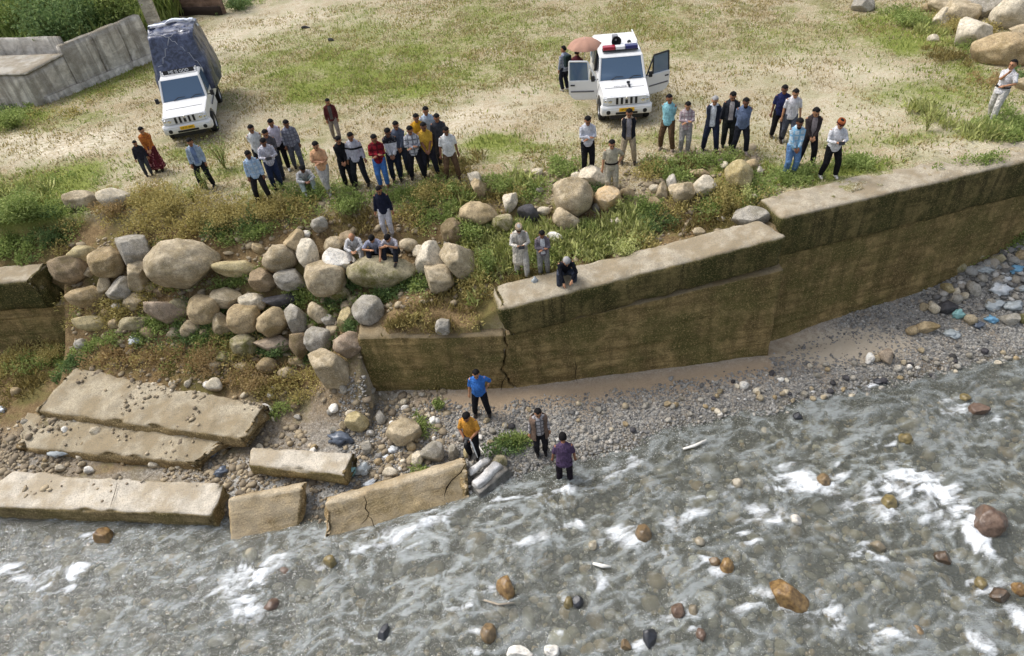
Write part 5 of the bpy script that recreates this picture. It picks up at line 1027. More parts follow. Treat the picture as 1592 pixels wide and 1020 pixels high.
def front_end(t, yf0, plate):
    """grille, lamps, bumper of the boxy off-roader; yf = foremost point of the body"""
    yf = yf0-.085
    g_ = box('grille_panel', (0, yf+.075, .90), (1.30, .08, .27), PAINT, t, bev=.02)
    for i in range(5):
        if i == 2: box('slot', (0, -.045, -.03), (.085, .02, .13), BLACK, g_, bev=.005).location = (0, yf+.075, .90)
        else: box('slot', ((i-2)*.155, -.045, .0), (.075, .02, .215), BLACK, g_, bev=.005).location = (0, yf+.075, .90)
    for s in g_.children: s.parent = None; s.parent = g_; s.location = (0, yf+.075, .90)
    v, f = lathe_vf([(-.012, .001), (-.012, .035), (0, .04)], 16, 'y'); em = link('emblem', pymesh('emblem', v, f), CHROME, g_); em.location = (0, yf+.03, .985)
    for s in (-1, 1):
        h = quad('headlight', [(s*.42, yf+.032, .79), (s*.74, yf+.07, .80), (s*.77, yf+.12, .99), (s*.47, yf+.04, 1.0)][::s], LAMP, t, .05)
        for dx, rr in ((.54, .075), (.67, .06)):
            v, f = lathe_vf([(-.012, .001), (-.01, rr*.7), (.0, rr), (.03, rr)], 16, 'y'); o = link('reflector', pymesh('reflector', v, f, True), CHROME, h); o.location = (s*dx, yf+.038+(.03 if dx > .6 else 0), .895)
    yf = yf0
    bp_ = profile_body('bumper', [(yf-.10, .44), (yf-.13, .50), (yf-.13, .66), (yf-.08, .745), (yf+.10, .76), (yf+.10, .44)], .86, lambda y, z: 1.0 if y > yf else .96, PAINT, t, .03)
    box('air_intake', (0, yf-.125, .515), (.72, .03, .075), BLACK, bp_, bev=.01)
    for s in (-1, 1):
        v, f = lathe_vf([(-.02, .001), (-.02, .06), (-.005, .075), (.03, .075)], 18, 'y'); o = link('fog_lamp', pymesh('fog_lamp', v, f), BLACK, bp_); o.location = (s*.60, yf-.12, .56)
        box('corner_trim', (s*.70, yf-.122, .66), (.12, .02, .03), LAMP, bp_, bev=.006)
    pl_ = box('number_plate', (0, yf-.15, .635), (.50, .02, .12), PLATE, t, bev=.004); text('plate_text', plate, .085, BLACK, pl_, (0, yf-.162, .635), (R(90), 0, 0))
    box('under_guard', (0, yf+.12, .36), (1.1, .3, .14), BLACK, t, bev=.02)
def taperf(yh, top=1.17):
    def f(y, z):
        k = 1.0
        if z > .80: k -= .06*(z-.80)/.37
        if y < yh: k -= .10*min(1, (yh-y)/1.1)*(1 if z > .6 else .4)
        return k
    return f
def mirror(t, s, y):
    m_ = box('mirror', (s*.98, y, 1.22), (.13, .09, .19), BLACK, t, bev=.03); bars('mirror_arm', [((s*.80, y+.03, 1.17), (s*.95, y, 1.19))], .018, BLACK, m_)
def wipers(t, yb, zb, dy, dz):
    for s in (-.38, .22):
        bars('wiper', [((s, yb-.02, zb+.02), (s+.18, yb+dy*.12-.02, zb+dz*.12+.02)), ((s+.18, yb+dy*.12-.02, zb+dz*.12+.02), (s+.42, yb+dy*.10-.02, zb+dz*.10+.025))], .012, BLACK, t)
# ---------------------------------------------------------------- police off-roader with open doors
pc_ = empty('police_car', (4.66, 23.63, 0), R(-3.7)); tag(pc_, 'white police off-roader with red and blue light bar and both front doors open', 'car')
yf = -1.95
prof = [(yf, .50), (yf, .98), (yf+.06, 1.04), (yf+.30, 1.07), (-.78, 1.16), (2.02, 1.17), (2.05, .50), (1.86, .40)]+arc(1.30, .38, .45, 5, 175)[0:]+[(-.80, .38)]+arc(-1.22, .38, .45, 0, 180)+[(yf+.22, .42)]
profile_body('body', prof, .86, taperf(-.6), PAINT, pc_)
front_end(pc_, yf, 'HP 07 7741')
for x_ in (-.74, .74):
    for y_ in (-1.22, 1.30): wheel(pc_, x_, y_)
box('underbody', (0, .1, .42), (1.34, 3.5, .2), DARKIN, pc_); box('seat', (0, .15, 1.05), (1.25, .5, .35), SEAT, pc_, bev=.06); box('seat', (0, .42, 1.32), (1.2, .14, .6), SEAT, pc_, bev=.06); box('dashboard', (0, -.62, 1.12), (1.35, .3, .14), DARKIN, pc_, bev=.04)
wb, wt = (-.80, 1.16), (-.42, 1.80)
rf = profile_body('roof', [(-.46, 1.80), (-.38, 1.855), (.3, 1.89), (1.9, 1.89), (2.02, 1.84), (2.02, 1.80)], .74, lambda y, z: 1.0 if z < 1.85 else .94, PAINT, pc_, .02)
for k_ in range(-2, 3): box('roof_rib', (k_*.22, .95, 1.893), (.05, 1.5, .012), PAINT, rf, bev=.004)
quad('windscreen', [(-.73, wb[0]+.02, wb[1]+.015), (.73, wb[0]+.02, wb[1]+.015), (.65, wt[0]-.02, wt[1]), (-.65, wt[0]-.02, wt[1])], GLASS, pc_)
for s in (-1, 1):
    bars('front_pillar', [((s*.77, wb[0]+.03, 1.15), (s*.69, wt[0]+.02, 1.82))], .045, PAINT, pc_); bars('side_pillar', [((s*.81, .32, 1.15), (s*.72, .34, 1.82))], .05, BLACK, pc_)
    bars('rear_pillar', [((s*.81, 1.2, 1.15), (s*.72, 1.18, 1.82))], .05, PAINT, pc_); bars('rear_pillar', [((s*.80, 1.98, 1.15), (s*.71, 1.95, 1.82))], .05, PAINT, pc_)
    quad('side_window', [(s*.80, .38, 1.17), (s*.80, 1.15, 1.17), (s*.72, 1.13, 1.80), (s*.72, .40, 1.80)][::-s], GLASS, pc_); quad('side_window', [(s*.80, 1.25, 1.17), (s*.80, 1.93, 1.17), (s*.72, 1.90, 1.80), (s*.72, 1.24, 1.80)][::-s], GLASS, pc_)
    box('sill_trim', (s*.845, .05, .62), (.03, 1.5, .06), MOULD, pc_, bev=.01); mirror(pc_, s, -.66)
    box('rear_ladder_rail', (s*.55, 2.06, 1.3), (.03, .04, 1.1), CHROME, pc_) if s > 0 else None
quad('rear_window', [(-.66, 2.01, 1.2), (.66, 2.01, 1.2), (.62, 1.99, 1.78), (-.62, 1.99, 1.78)][::-1], GLASS, pc_); wipers(pc_, wb[0], wb[1], .38, .64)
box('hood_seam', (0, -1.36, 1.106), (1.30, .012, .012), MOULD, pc_, bev=.002)
hk = Matrix.Rotation(R(4.6), 3, 'X'); text('hood_lettering', 'POLICE', .13, plain('grey_lettering', (.28, .28, .29, 1)), pc_, (-.13, -1.30, 1.125), (R(4.6), 0, 0)); hb = box('hood_ornament', (.16, -1.30, 1.16), (.06, .26, .06), BLACK, pc_, bev=.02); box('ornament_head', (.16, -1.16, 1.19), (.11, .08, .07), BLACK, hb, bev=.02)
lb_ = empty('light_bar', (0, -.08, 1.90)); lb_.parent = pc_
box('base', (0, 0, .045), (1.2, .26, .05), BLACK, lb_)
box('red_lens', (-.38, 0, .12), (.42, .26, .12), plain('red_lens', srgb(150,28,48), .25, .6), lb_, bev=.03); box('white_centre', (0, 0, .11), (.32, .24, .11), PAINT, lb_, bev=.02); box('blue_lens', (.38, 0, .12), (.42, .26, .12), plain('blue_lens', srgb(34,36,92), .25, .6), lb_, bev=.03)
sp_ = empty('roof_loudspeaker', (-.08, .62, 1.90)); sp_.parent = pc_
v, f = lathe_vf([(.0, .05), (.12, .06), (.22, .14), (.26, .17), (.24, .15), (.1, .04)], 16, 'y'); o = link('horn', pymesh('horn', v, f), BLACK, sp_); o.location = (0, -.1, .2); o.rotation_euler = (0, 0, R(180)); box('case', (.0, .08, .17), (.20, .26, .24), plain('grey_case', (.2, .2, .21, 1)), sp_, bev=.03); box('bracket', (0, .05, .03), (.16, .2, .06), BLACK, sp_)
v, f = lathe_vf([(0, .07), (.06, .06), (.09, .001)], 14, 'z'); o = link('roof_beacon', pymesh('roof_beacon', v, f), BLACK, pc_); o.location = (.42, .75, 1.89)
bars('roof_rack', [((.66, .5, 1.9), (.66, .5, 2.0)), ((.66, .5, 2.0), (.66, 1.8, 2.0)), ((.66, 1.8, 2.0), (.66, 1.8, 1.9))], .018, PAINT, pc_)
def car_door(s, ang):
    h = empty('door', (s*.83, -.66, 0)); h.parent = pc_; h.rotation_euler = (0, 0, s*R(ang))
    L = .98
    bm = bmesh.new(); prof_ = [(0, .50), (0, 1.17), (L, 1.17), (L, .72), (L-.12, .56), (L-.26, .50)]
    vl = [bm.verts.new((-.04, y, z)) for y, z in prof_]; f = bm.faces.new(vl); r = bmesh.ops.extrude_face_region(bm, geom=[f]); bmesh.ops.translate(bm, vec=(.09, 0, 0), verts=[g for g in r['geom'] if isinstance(g, bmesh.types.BMVert)])
    bmesh.ops.recalc_face_normals(bm, faces=bm.faces); bmesh.ops.bevel(bm, geom=list(bm.edges), offset=.015, segments=2, affect='EDGES'); bm_to('door_panel', bm, PAINT, h)
    bars('window_frame', [((0, .02, 1.16), (-s*.05, .34, 1.78)), ((-s*.05, .34, 1.78), (-s*.05, L-.03, 1.80)), ((-s*.05, L-.03, 1.80), (0, L-.02, 1.16)), ((0, .28, 1.17), (-s*.03, .30, 1.70))], .028, PAINT if s < 0 else BLACK, h)
    quad('door_window', [(0, .30, 1.17), (0, L-.05, 1.17), (-s*.05, L-.06, 1.77), (-s*.05, .34, 1.77)], GLASS, h, .008)
    box('door_moulding', (s*.05, L*.52, .80), (.03, L*.82, .045), MOULD, h, bev=.008); box('door_handle', (s*.055, L-.14, 1.02), (.03, .15, .045), BLACK, h, bev=.01)
car_door(-1, -82); car_door(1, -62)
for h in [c for c in pc_.children if c.name.startswith('door')]: pass
# ---------------------------------------------------------------- pickup with covered load
th = R(12.5); org = np.array([-11.15, 25.45, 0]) - np.array([math.sin(th)*1.0, -math.cos(th)*1.0, 0])
pk = empty('pickup_truck', org, th); tag(pk, 'white pickup truck loaded high under a dark tarpaulin', 'truck')
yf = -2.25
prof = [(yf, .50), (yf, .98), (yf+.06, 1.04), (yf+.30, 1.07), (-1.02, 1.17), (.42, 1.18), (.42, .42), (-.98, .40)]+arc(-1.45, .38, .45, 0, 180)+[(yf+.22, .42)]
profile_body('body', prof, .85, taperf(-.9), PAINT, pk); front_end(pk, yf, 'HP 31 2947')
for x_ in (-.74, .74):
    for y_ in (-1.45, 1.62): wheel(pk, x_, y_)
box('chassis', (0, .6, .48), (.9, 4.2, .18), BLACK, pk)
wb, wt = (-1.02, 1.17), (-.58, 1.82)
profile_body('roof', [(-.62, 1.80), (-.54, 1.86), (.0, 1.88), (.36, 1.87), (.42, 1.80)], .72, lambda y, z: 1.0 if z < 1.84 else .94, PAINT, pk, .02)
quad('windscreen', [(-.73, wb[0]+.02, wb[1]+.015), (.73, wb[0]+.02, wb[1]+.015), (.65, wt[0]-.02, wt[1]), (-.65, wt[0]-.02, wt[1])], GLASS, pk)
box('cab_back', (0, .40, 1.5), (1.42, .05, .66), PAINT, pk); box('seat', (0, .1, 1.2), (1.25, .3, .6), SEAT, pk, bev=.06)
for s in (-1, 1):
    bars('front_pillar', [((s*.77, wb[0]+.03, 1.15), (s*.69, wt[0]+.02, 1.83))], .045, PAINT, pk); bars('rear_pillar', [((s*.80, .36, 1.15), (s*.71, .36, 1.82))], .05, PAINT, pk)
    quad('side_window', [(s*.80, -.92, 1.18), (s*.80, .30, 1.18), (s*.71, .30, 1.79), (s*.70, -.52, 1.79)][::-s], GLASS, pk); mirror(pk, s, -.88); box('door_moulding', (s*.85, -.3, .80), (.03, 1.1, .045), MOULD, pk, bev=.008); box('door_handle', (s*.855, .15, 1.02), (.03, .15, .045), BLACK, pk, bev=.01)
    box('bed_side', (s*.84, 1.72, .93), (.06, 2.56, .46), PAINT, pk, bev=.015); box('rear_mudguard', (s*.80, 1.62, .74), (.2, 1.0, .06), BLACK, pk)
box('bed_floor', (0, 1.72, .72), (1.7, 2.56, .08), PAINT, pk); box('tailgate', (0, 3.02, .93), (1.68, .05, .46), PAINT, pk); box('front_board', (0, .48, 1.05), (1.66, .05, .7), PAINT, pk); wipers(pk, wb[0], wb[1], .44, .65)
box('hood_seam', (0, -1.66, 1.108), (1.28, .012, .012), MOULD, pk, bev=.002)
sg = box('roof_sign', (0, -.22, 1.97), (1.1, .03, .15), BLACK, pk, bev=.005); text('sign_text', 'ME IS GOD', .15, plain('white_lettering', (.85, .85, .85, 1)), sg, (0, -.24, 1.97), (R(90), 0, 0))
for s in (-1, 1): bars('sign_rail', [((s*.62, -.2, 1.88), (s*.62, -.2, 2.05)), ((s*.66, -.2, 1.93), (s*.52, -.2, 1.93))], .03, PAINT, pk)
# load under tarpaulin
nu, nv_ = 64, 48; V = np.zeros((nu+1, nv_+1, 3))
for i in range(nu+1):
    for j in range(nv_+1):
        a = i/nu; b = j/nv_; y_ = .28+2.95*b; x_ang = (a-.5)*2
        # cross section: bulging box from bed edge over the top
        tt = x_ang*1.9; xx = math.tanh(tt*1.6)*1.02; hh = 1.0
        edge = sstep(.0, .16, np.array(b))*sstep(1.0, .82, np.array(b))
        top = 1.42+1.42*float(edge)**.6+.18*math.sin(b*3.1)
        zz = top-(top-.95)*max(0, abs(x_ang)-.52)/.48 if abs(x_ang) > .52 else top+.07*math.cos(x_ang*3)
        V[i, j] = (xx*(.9+.14*math.sin(b*3.14)), y_-.12*float(1-edge)*0, zz)
Vf = V.reshape(-1, 3); nz = fbm(Vf*[1.6, 1.4, 1.8], 3, 90); wr = np.abs(fbm(Vf*[3.2, 2.4, 2.6], 3, 91))
cz_ = np.clip((Vf[:, 2]-.95)/1.8, 0, 1); Vf[:, 0] *= 1.04-.20*cz_**2
fold = np.abs(np.sin(Vf[:, 1]*4.2+Vf[:, 0]*1.7+2.2*nz))**.6; crease = np.abs(np.sin(Vf[:, 0]*5.0-Vf[:, 1]*2.6+3*wr))**.5
Vf[:, 2] += .06*nz+.06*fold+.05*crease-.05*wr; Vf[:, 0] += .05*fbm(Vf*2.0, 2, 92)+np.sign(Vf[:, 0])*(.05*fold*(1-cz_)+0.04*crease-.03*wr); Vf[:, 1] += .05*fbm(Vf*2.0, 2, 93)
F = [(i*(nv_+1)+j, (i+1)*(nv_+1)+j, (i+1)*(nv_+1)+j+1, i*(nv_+1)+j+1) for i in range(nu) for j in range(nv_)]
n0 = len(Vf); c_f = [i*(nv_+1) for i in range(nu+1)]; c_b = [i*(nv_+1)+nv_ for i in range(nu+1)]
lowf = Vf[c_f].copy(); lowf[:, 2] = np.minimum(lowf[:, 2], .98); lowf[:, 1] += .05; lowb = Vf[c_b].copy(); lowb[:, 2] = np.minimum(lowb[:, 2], .95)
Vf = np.concatenate([Vf, lowf, lowb]); k1 = n0; k2 = n0+nu+1
F += [(c_f[i+1], c_f[i], k1+i, k1+i+1) for i in range(nu)]+[(c_b[i], c_b[i+1], k2+i+1, k2+i) for i in range(nu)]
TP = Mat('tarpaulin', .30, .6); tn = TP.noise(4, 4, .65, None, 1.5); TP.base(TP.mix(TP.ramp(tn, (.4, 0.), (.65, 1.)), srgb(40,46,66), srgb(82,90,116))); TP.bump(tn, .4, .03)
ld = empty('tarpaulin_load', (0, 0, 0)); ld.parent = pk; o = link('tarpaulin', pymesh('tarpaulin', Vf, F, True), TP.m, ld)
def along(pts, off=.05):
    out = []
    for x_, y_ in pts:
        d2 = (Vf[:n0, 0]-x_)**2+(Vf[:n0, 1]-y_)**2; q = Vf[int(np.argmin(d2))]; out.append((x_, y_, q[2]+off))
    return out
cs = along([(-1.0+.1*i, 1.55+.1*math.sin(i*.7)+.02*i) for i in range(1, 20)], .05); SV = []
for p in cs: SV += [(p[0], p[1]-.13, p[2]+.05), (p[0], p[1]+.13, p[2]+.04)]
link('white_strip', pymesh('white_strip', SV, [(2*i, 2*i+2, 2*i+3, 2*i+1) for i in range(len(cs)-1)]), plain('white_tarp_strip', (.62, .66, .72, 1), .6), ld)
ROPE = plain('rope', (.35, .36, .40, 1), .9)
for q in ([(-.75+.09*i, .38+.03*i) for i in range(17)], [(.75-.09*i, .36+.03*i) for i in range(17)], [(-.95+.1*i, .9+.02*math.sin(i)) for i in range(20)]): tube('rope', along(q, .03), .012, ROPE, ld, 5)
# ================================================================== PEOPLE
def skinm(n, c): return plain(n, c, .6, .3, var=.12, scale=20)
SK = [skinm('skin_brown', srgb(150,104,76)), skinm('skin_tan', srgb(172,126,94)), skinm('skin_dark', srgb(116,78,58))]
HAIR = plain('black_hair', (.010, .009, .009, 1), .85, .12); GREYH = plain('grey_hair', (.30, .29, .28, 1), .8); EYE = plain('eyes', (.02, .015, .012, 1), .3); LIP = plain('lips', srgb(110,62,54), .6)
_cl = {}
def cloth(c, pat=None, c2=None, sc=1.0):
    key = (c, pat, c2, sc)
    if key in _cl: return _cl[key]
    m = Mat('cloth_%d' % len(_cl), .92, .15); a = srgb(*c); P = m.coord('Object'); nz = m.noise(9, 3, .6, P); sep = m.n('SeparateXYZ'); m.t.links.new(P, sep.inputs[0])
    dark = tuple(x*.72 for x in a[:3])+(1,); col = m.mix(m.ramp(nz, (.38, 0.), (.62, 1.)), a, dark)
    if pat:
        b = srgb(*c2)
        if pat == 'check':
            st = lambda ax, f: m.ramp(m.math('SINE', m.math('MULTIPLY', sep.outputs[ax], f), 0), (.50, 0.), (.62, .7))
            f = m.math('MAXIMUM', st(0, 62/sc), st(2, 62/sc)); col = m.mix(f, col, b)
        elif pat == 'band': col = m.mix(m.math('MULTIPLY', m.math('GREATER_THAN', sep.outputs[2], 1.20), m.math('LESS_THAN', sep.outputs[2], 1.265)), col, b)
        elif pat == 'top': col = m.mix(m.math('GREATER_THAN', sep.outputs[2], 1.26), col, b)
        elif pat == 'spot': col = m.mix(m.ramp(m.noise(16, 2, .5, P), (.54, 0.), (.60, .9)), col, b)
        elif pat == 'streak': col = m.mix(m.ramp(m.noise(30, 2, .5, m.scalev(P, (1, 1, .2))), (.46, 0.), (.56, .8)), col, b)
    fo_ = m.noise(11, 2, .55, m.scalev(P, (1.3, 1.3, .6)), 1.5); col = m.mix(m.ramp(fo_, (.36, .55), (.48, 0.)), col, tuple(x*.5 for x in a[:3])+(1,)); m.base(col); m.bump(fo_, 1.0, .07); _cl[key] = m.m; return m.m
def ik(a, t, l1, l2, pole):
    a = np.array(a, float); t = np.array(t, float); d = t-a; L = min(np.linalg.norm(d), (l1+l2)*.995); u = d/np.linalg.norm(d)
    x = (l1*l1-l2*l2+L*L)/(2*L); h = math.sqrt(max(0, l1*l1-x*x)); p = np.array(pole, float); p = p-u*(p@u); p /= np.linalg.norm(p)+1e-9
    return a+u*x+p*h, a+u*L
def ell_loft(rows, n=18):
    """rows: (center xyz, rx, ry, tiltx) closed loft"""
    V, F = [], []
    for c, rx, ry in rows:
        for k in range(n):
            t = 2*math.pi*k/n; V.append((c[0]+rx*math.cos(t), c[1]+ry*math.sin(t), c[2]))
    for i in range(len(rows)-1):
        for k in range(n): F.append((i*n+k, i*n+(k+1) % n, (i+1)*n+(k+1) % n, (i+1)*n+k))
    F.append(tuple(range(n-1, -1, -1))); F.append(tuple((len(rows)-1)*n+k for k in range(n))); return V, F
def ball(c, r, n=1):
    v = IV1 if n else IV0; f = IF1 if n else IF0; return [tuple(np.array(c)+q*np.array(r)) for q in v], [tuple(t) for t in f]
def fuse(name, parts, vox, smooth=2):
    """weld overlapping limbs into one continuous skin"""
    V, F = [], []
    for v, f in parts:
        o = len(V); V += list(v); F += [tuple(i+o for i in t) for t in f]
    me_ = pymesh(name, V, F); bm = bmesh.new(); bm.from_mesh(me_); bmesh.ops.recalc_face_normals(bm, faces=bm.faces); bm.to_mesh(me_); bm.free()
    o = bpy.data.objects.new('t', me_); COL.objects.link(o); md = o.modifiers.new('r', 'REMESH'); md.mode = 'VOXEL'; md.voxel_size = vox
    if smooth: s = o.modifiers.new('s', 'SMOOTH'); s.factor = .5; s.iterations = smooth
    dg = bpy.context.evaluated_depsgraph_get(); r = bpy.data.meshes.new_from_object(o.evaluated_get(dg)); bpy.data.objects.remove(o); bpy.data.meshes.remove(me_); r.name = name; r.shade_smooth(); return r
ARM = {  # wrist targets right (-x) and left (+x), elbow poles; y is negative to the front
 'sides': ((-.27, -.04, .80), (.27, -.04, .80), (-.3, .5, 0), (.3, .5, 0)),
 'crossed': ((.03, -.19, 1.13), (-.03, -.215, 1.09), (-1, -.1, -.7), (1, -.1, -.7)),
 'front': ((-.04, -.23, .90), (.04, -.24, .88), (-1, .3, 0), (1, .3, 0)),
 'behind': ((-.05, .20, .92), (.05, .21, .90), (-1, .2, 0), (1, .2, 0)),
 'hips': ((-.20, -.02, .98), (.20, -.02, .98), (-1, .5, 0), (1, .5, 0)),
 'hip1': ((-.27, -.04, .80), (.20, .0, .98), (-.3, .5, 0), (1, .5, 0)),
 'phone': ((-.07, -.30, 1.16), (.06, -.31, 1.17), (-.8, .1, -1), (.8, .1, -1)),
 'chin': ((.08, -.26, 1.42), (.10, -.22, 1.06), (-.5, -.1, -1), (1, .1, -.4)),
 'pocket': ((-.22, -.08, .86), (.22, -.08, .86), (-.7, .6, 0), (.7, .6, 0)),
 'hold': ((-.10, -.27, 1.02), (.12, -.32, 1.10), (-.8, .2, -1), (.8, .1, -1)),
 'reach': ((-.30, -.18, .72), (.30, -.22, .74), (-.5, .5, 0), (.5, .5, 0)),
 'squat': ((-.12, -.46, .30), (.10, -.44, .36), (-1, 0, -.2), (1, 0, -.2)),
 'sit': ((-.06, -.42, .42), (.06, -.42, .42), (-1, .1, -.3), (1, .1, -.3)),
 'sit1': ((-.10, -.36, .52), (.16, -.62, .18), (-1, .1, -.3), (1, .1, 0)),
 'sit2': ((-.06, -.38, .62), (.05, -.38, .64), (-1, .1, -.6), (1, .1, -.6)),
}
LEG = {'stand': ((-.11, 0, .075), (.11, -.02, .075)), 'apart': ((-.20, .02, .075), (.20, -.04, .075)), 'step': ((-.12, .16, .075), (.12, -.18, .075)), 'cross': ((.05, -.09, .075), (-.04, .03, .075)),
       'squat': ((-.20, -.18, .075), (.20, -.16, .075)), 'sit': ((-.17, -.40, .075), (.17, -.38, .075)), 'wade': ((-.13, .0, .075), (.14, -.06, .075))}
def shift(p, piv, ang):
    p = np.array(p, float)-piv; c, s = math.cos(ang), math.sin(ang); return np.array([p[0], p[1]*c-p[2]*s, p[1]*s+p[2]*c])+piv
_pose = {}
def pose(arms, legs, lean=0.0, nod=.25, turn=0.0, long_sleeve=True, belly=0.0, wide=1.0, kind='m'):
    key = (arms, legs, lean, nod, turn, long_sleeve, belly, wide, kind)
    if key in _pose: return _pose[key]
    hz = {'squat': .34, 'sit': .17}.get(legs, .91); hy = {'squat': .10, 'sit': .10}.get(legs, 0.0)
    dz = hz-.91; piv = np.array([0, hy, hz]); T = lambda p: shift(np.array(p, float)+[0, hy, dz], piv, lean)
    fa, la, pr, plp = ARM[arms]; low = arms in ('squat', 'sit', 'sit1', 'sit2')
    if low: wr_, wl_ = np.array(fa, float), np.array(la, float)
    else: wr_, wl_ = T(fa), T(la)
    sh_r, sh_l = T((-.166*wide, 0, 1.385)), T((.166*wide, 0, 1.385))
    er, wr_ = ik(sh_r, wr_, .285, .255, pr); el, wl_ = ik(sh_l, wl_, .285, .255, plp)
    hr, hl = np.array([-.095, hy, hz-.02]), np.array([.095, hy, hz-.02]); ar, al = [np.array(q, float) for q in LEG[legs]]
    kp = (-.25, -1, .6) if legs in ('squat', 'sit') else (-.1, -1, 0)
    kr, ar = ik(hr, ar, .43, .42, kp); kl, al = ik(hl, al, .43, .42, (-kp[0], kp[1], kp[2]))
    nk, hd = T((0, .0, 1.47)), T((0, -.02, 1.585)); hd = shift(hd, nk, nod); hrot = lean+nod
    def torso(z0, g, flare=0.0, bot=None):
        rows = [(.80, .165, .115), (.90, .172, .122), (1.0, .160, .112+belly*.5), (1.10, .158, .112+belly), (1.22, .172, .118+belly*.4), (1.32, .180, .116), (1.39, .160, .098), (1.435, .115, .08), (1.47, .075, .066), (1.50, .06, .06)]
        out = []
        for z, rx, ry in rows:
            if z < z0: continue
            f = 1+flare*max(0, (1.05-z)); c = T((0, -belly*.4 if 1.0 <= z <= 1.25 else 0, z)); out.append((c, (rx*wide+g)*f, (ry+g)*f))
        return ell_loft(out)
    def tub(pts, rads, n=10): return tube_vf(pts, rads, n)
    def hand(w, e, sgn):
        d = (w-e)/np.linalg.norm(w-e); side = np.cross(d, [0, 0, 1.0]); side = side/(np.linalg.norm(side)+1e-9); nrm = np.cross(side, d)
        out = [tub([w-d*.02, w+d*.04, w+d*.085], [.026, .036, .030], 8)]
        for i, (o, L) in enumerate(((-.030, .062), (-.010, .075), (.011, .070), (.030, .055))):
            b = w+d*.08+side*o; out.append(tub([b, b+d*L*.5+nrm*.006, b+d*L*.85-nrm*.022], [.0095, .009, .007], 6))
        b = w+d*.03+side*sgn*.032; out.append(tub([b, b+side*sgn*.025+d*.025, b+side*sgn*.03+d*.058], [.011, .010, .008], 6)); return out
    # ---- body: one fused figure
    B = [torso(.80, -.012)]
    B += [tub([sh_r*.6+T((0, 0, 1.38))*.4, sh_r, (sh_r+er)/2, er, (er+wr_)/2, wr_], [.06, .052, .046, .040, .037, .026]), tub([sh_l*.6+T((0, 0, 1.38))*.4, sh_l, (sh_l+el)/2, el, (el+wl_)/2, wl_], [.06, .052, .046, .040, .037, .026])]
    B += hand(wr_, er, 1)+hand(wl_, el, -1)
    B += [tub([hr+[.02, 0, .06], hr, (hr+kr)/2, kr, (kr*.65+ar*.35), ar], [.09, .088, .074, .054, .052, .036]), tub([hl+[-.02, 0, .06], hl, (hl+kl)/2, kl, (kl*.65+al*.35), al], [.09, .088, .074, .054, .052, .036])]
    for a in (ar, al): B.append(tub([a+[0, .04, -.03], a+[0, -.05, -.035], a+[0, -.15, -.05]], [.035, .042, .026], 8))
    HM = lambda p: shift(shift(np.array(p, float), np.zeros(3), hrot), np.zeros(3), 0)
    ct_, st_ = math.cos(turn), math.sin(turn)
    def H(p): p = np.array(p)*1.09; q = np.array([p[0]*ct_-p[1]*st_, p[0]*st_+p[1]*ct_, p[2]]); return hd+HM(q)
    def hball(c, r):
        return [tuple(H(np.array(c)+q*np.array(r))) for q in IV1], [tuple(t) for t in IF1]
    B += [tub([nk-[0, 0, .06], nk, hd-[0, 0, .04]], [.062, .056, .052], 10), hball((0, .008, .025), (.082, .102, .106)), hball((0, -.024, -.048), (.060, .070, .080)), hball((0, -.102, -.012), (.015, .02, .028)), hball((-.081, .01, -.005), (.012, .02, .032)), hball((.081, .01, -.005), (.012, .02, .032))]
    body = fuse('body', B, .0135, 1)
    # ---- clothes
    sl = [.068, .066, .060, .054, .050, .043]; k = .86 if long_sleeve else .0
    def sleeve(s, e, w, q):
        pts = [s*.5+q*.5, s*.85+q*.15, s*.9+e*.1, (s+e)/2]; r = [.05, .060, .066, .060]
        if long_sleeve: pts += [e, (e+w)/2, e+(w-e)*.92]; r += [.056, .052, .044]
        else: pts += [s+(e-s)*.92]; r += [.062]
        return tub(pts, r, 12)
    mid = T((0, 0, 1.37)); shirt = fuse('shirt', [torso(.80 if legs not in ('squat', 'sit') else .86, .016, .28), sleeve(sh_r, er, wr_, mid), sleeve(sh_l, el, wl_, mid)], .019, 3)
    def leg(h, kk, a): return tub([h+[0, 0, .07], h, (h+kk)/2, kk, (kk+a)/2, a+(kk-a)*.03], [.108, .112, .104, .088, .082, .074], 12)
    trousers = fuse('trousers', [ell_loft([(piv+[0, 0, .09], .158, .118), (piv+[0, 0, 0], .165, .125), (piv+[0, 0, -.10], .145, .11)]), leg(hr, kr, ar), leg(hl, kl, al)], .019, 3)
    def shoe(a):
        return [tub([a+[0, .065, -.035], a+[0, .02, -.03], a+[0, -.07, -.035], a+[0, -.15, -.045], a+[0, -.185, -.052]], [.036, .046, .047, .040, .022], 10)]
    shoes = [fuse('shoe', shoe(a), .014, 1) for a in (ar, al)]
    # hair: shell over the crown
    hv = [q for q in IV2]; idx = {}; HVv = []; HF = []
    for i, q in enumerate(hv):
        front = q[1] < -.25
        if q[2] > (.50 if front else (-.55 if q[1] > .3 else (-.25 if q[1] > .05 else .10))): idx[i] = len(HVv); rr = 1+.05*vnoise(np.array([q*6]), 5)[0]; HVv.append(H(np.array((0, .010, .034))+q*np.array((.095, .113, .117))*rr))
    for t in IF2:
        if all(i in idx for i in t): HF.append(tuple(idx[i] for i in t))
    hair = pymesh('hair', HVv, HF, True)
    eyes = []
    for s in (-1, 1):
        for nm, c, r in (('eye', (s*.031, -.090, .010), (.014, .010, .008)), ('eyebrow', (s*.032, -.094, .032), (.022, .008, .006))):
            v, f = hball(c, r); eyes.append((nm, pymesh(nm, v, f)))
    v, f = hball((0, -.092, -.068), (.024, .008, .007)); lips = pymesh('lips', v, f); v, f = hball((0, -.094, -.05), (.036, .012, .010)); mou = pymesh('moustache', v, f)
    v, f = hball((0, -.05, -.085), (.055, .055, .055)); beard = pymesh('beard', v, f)
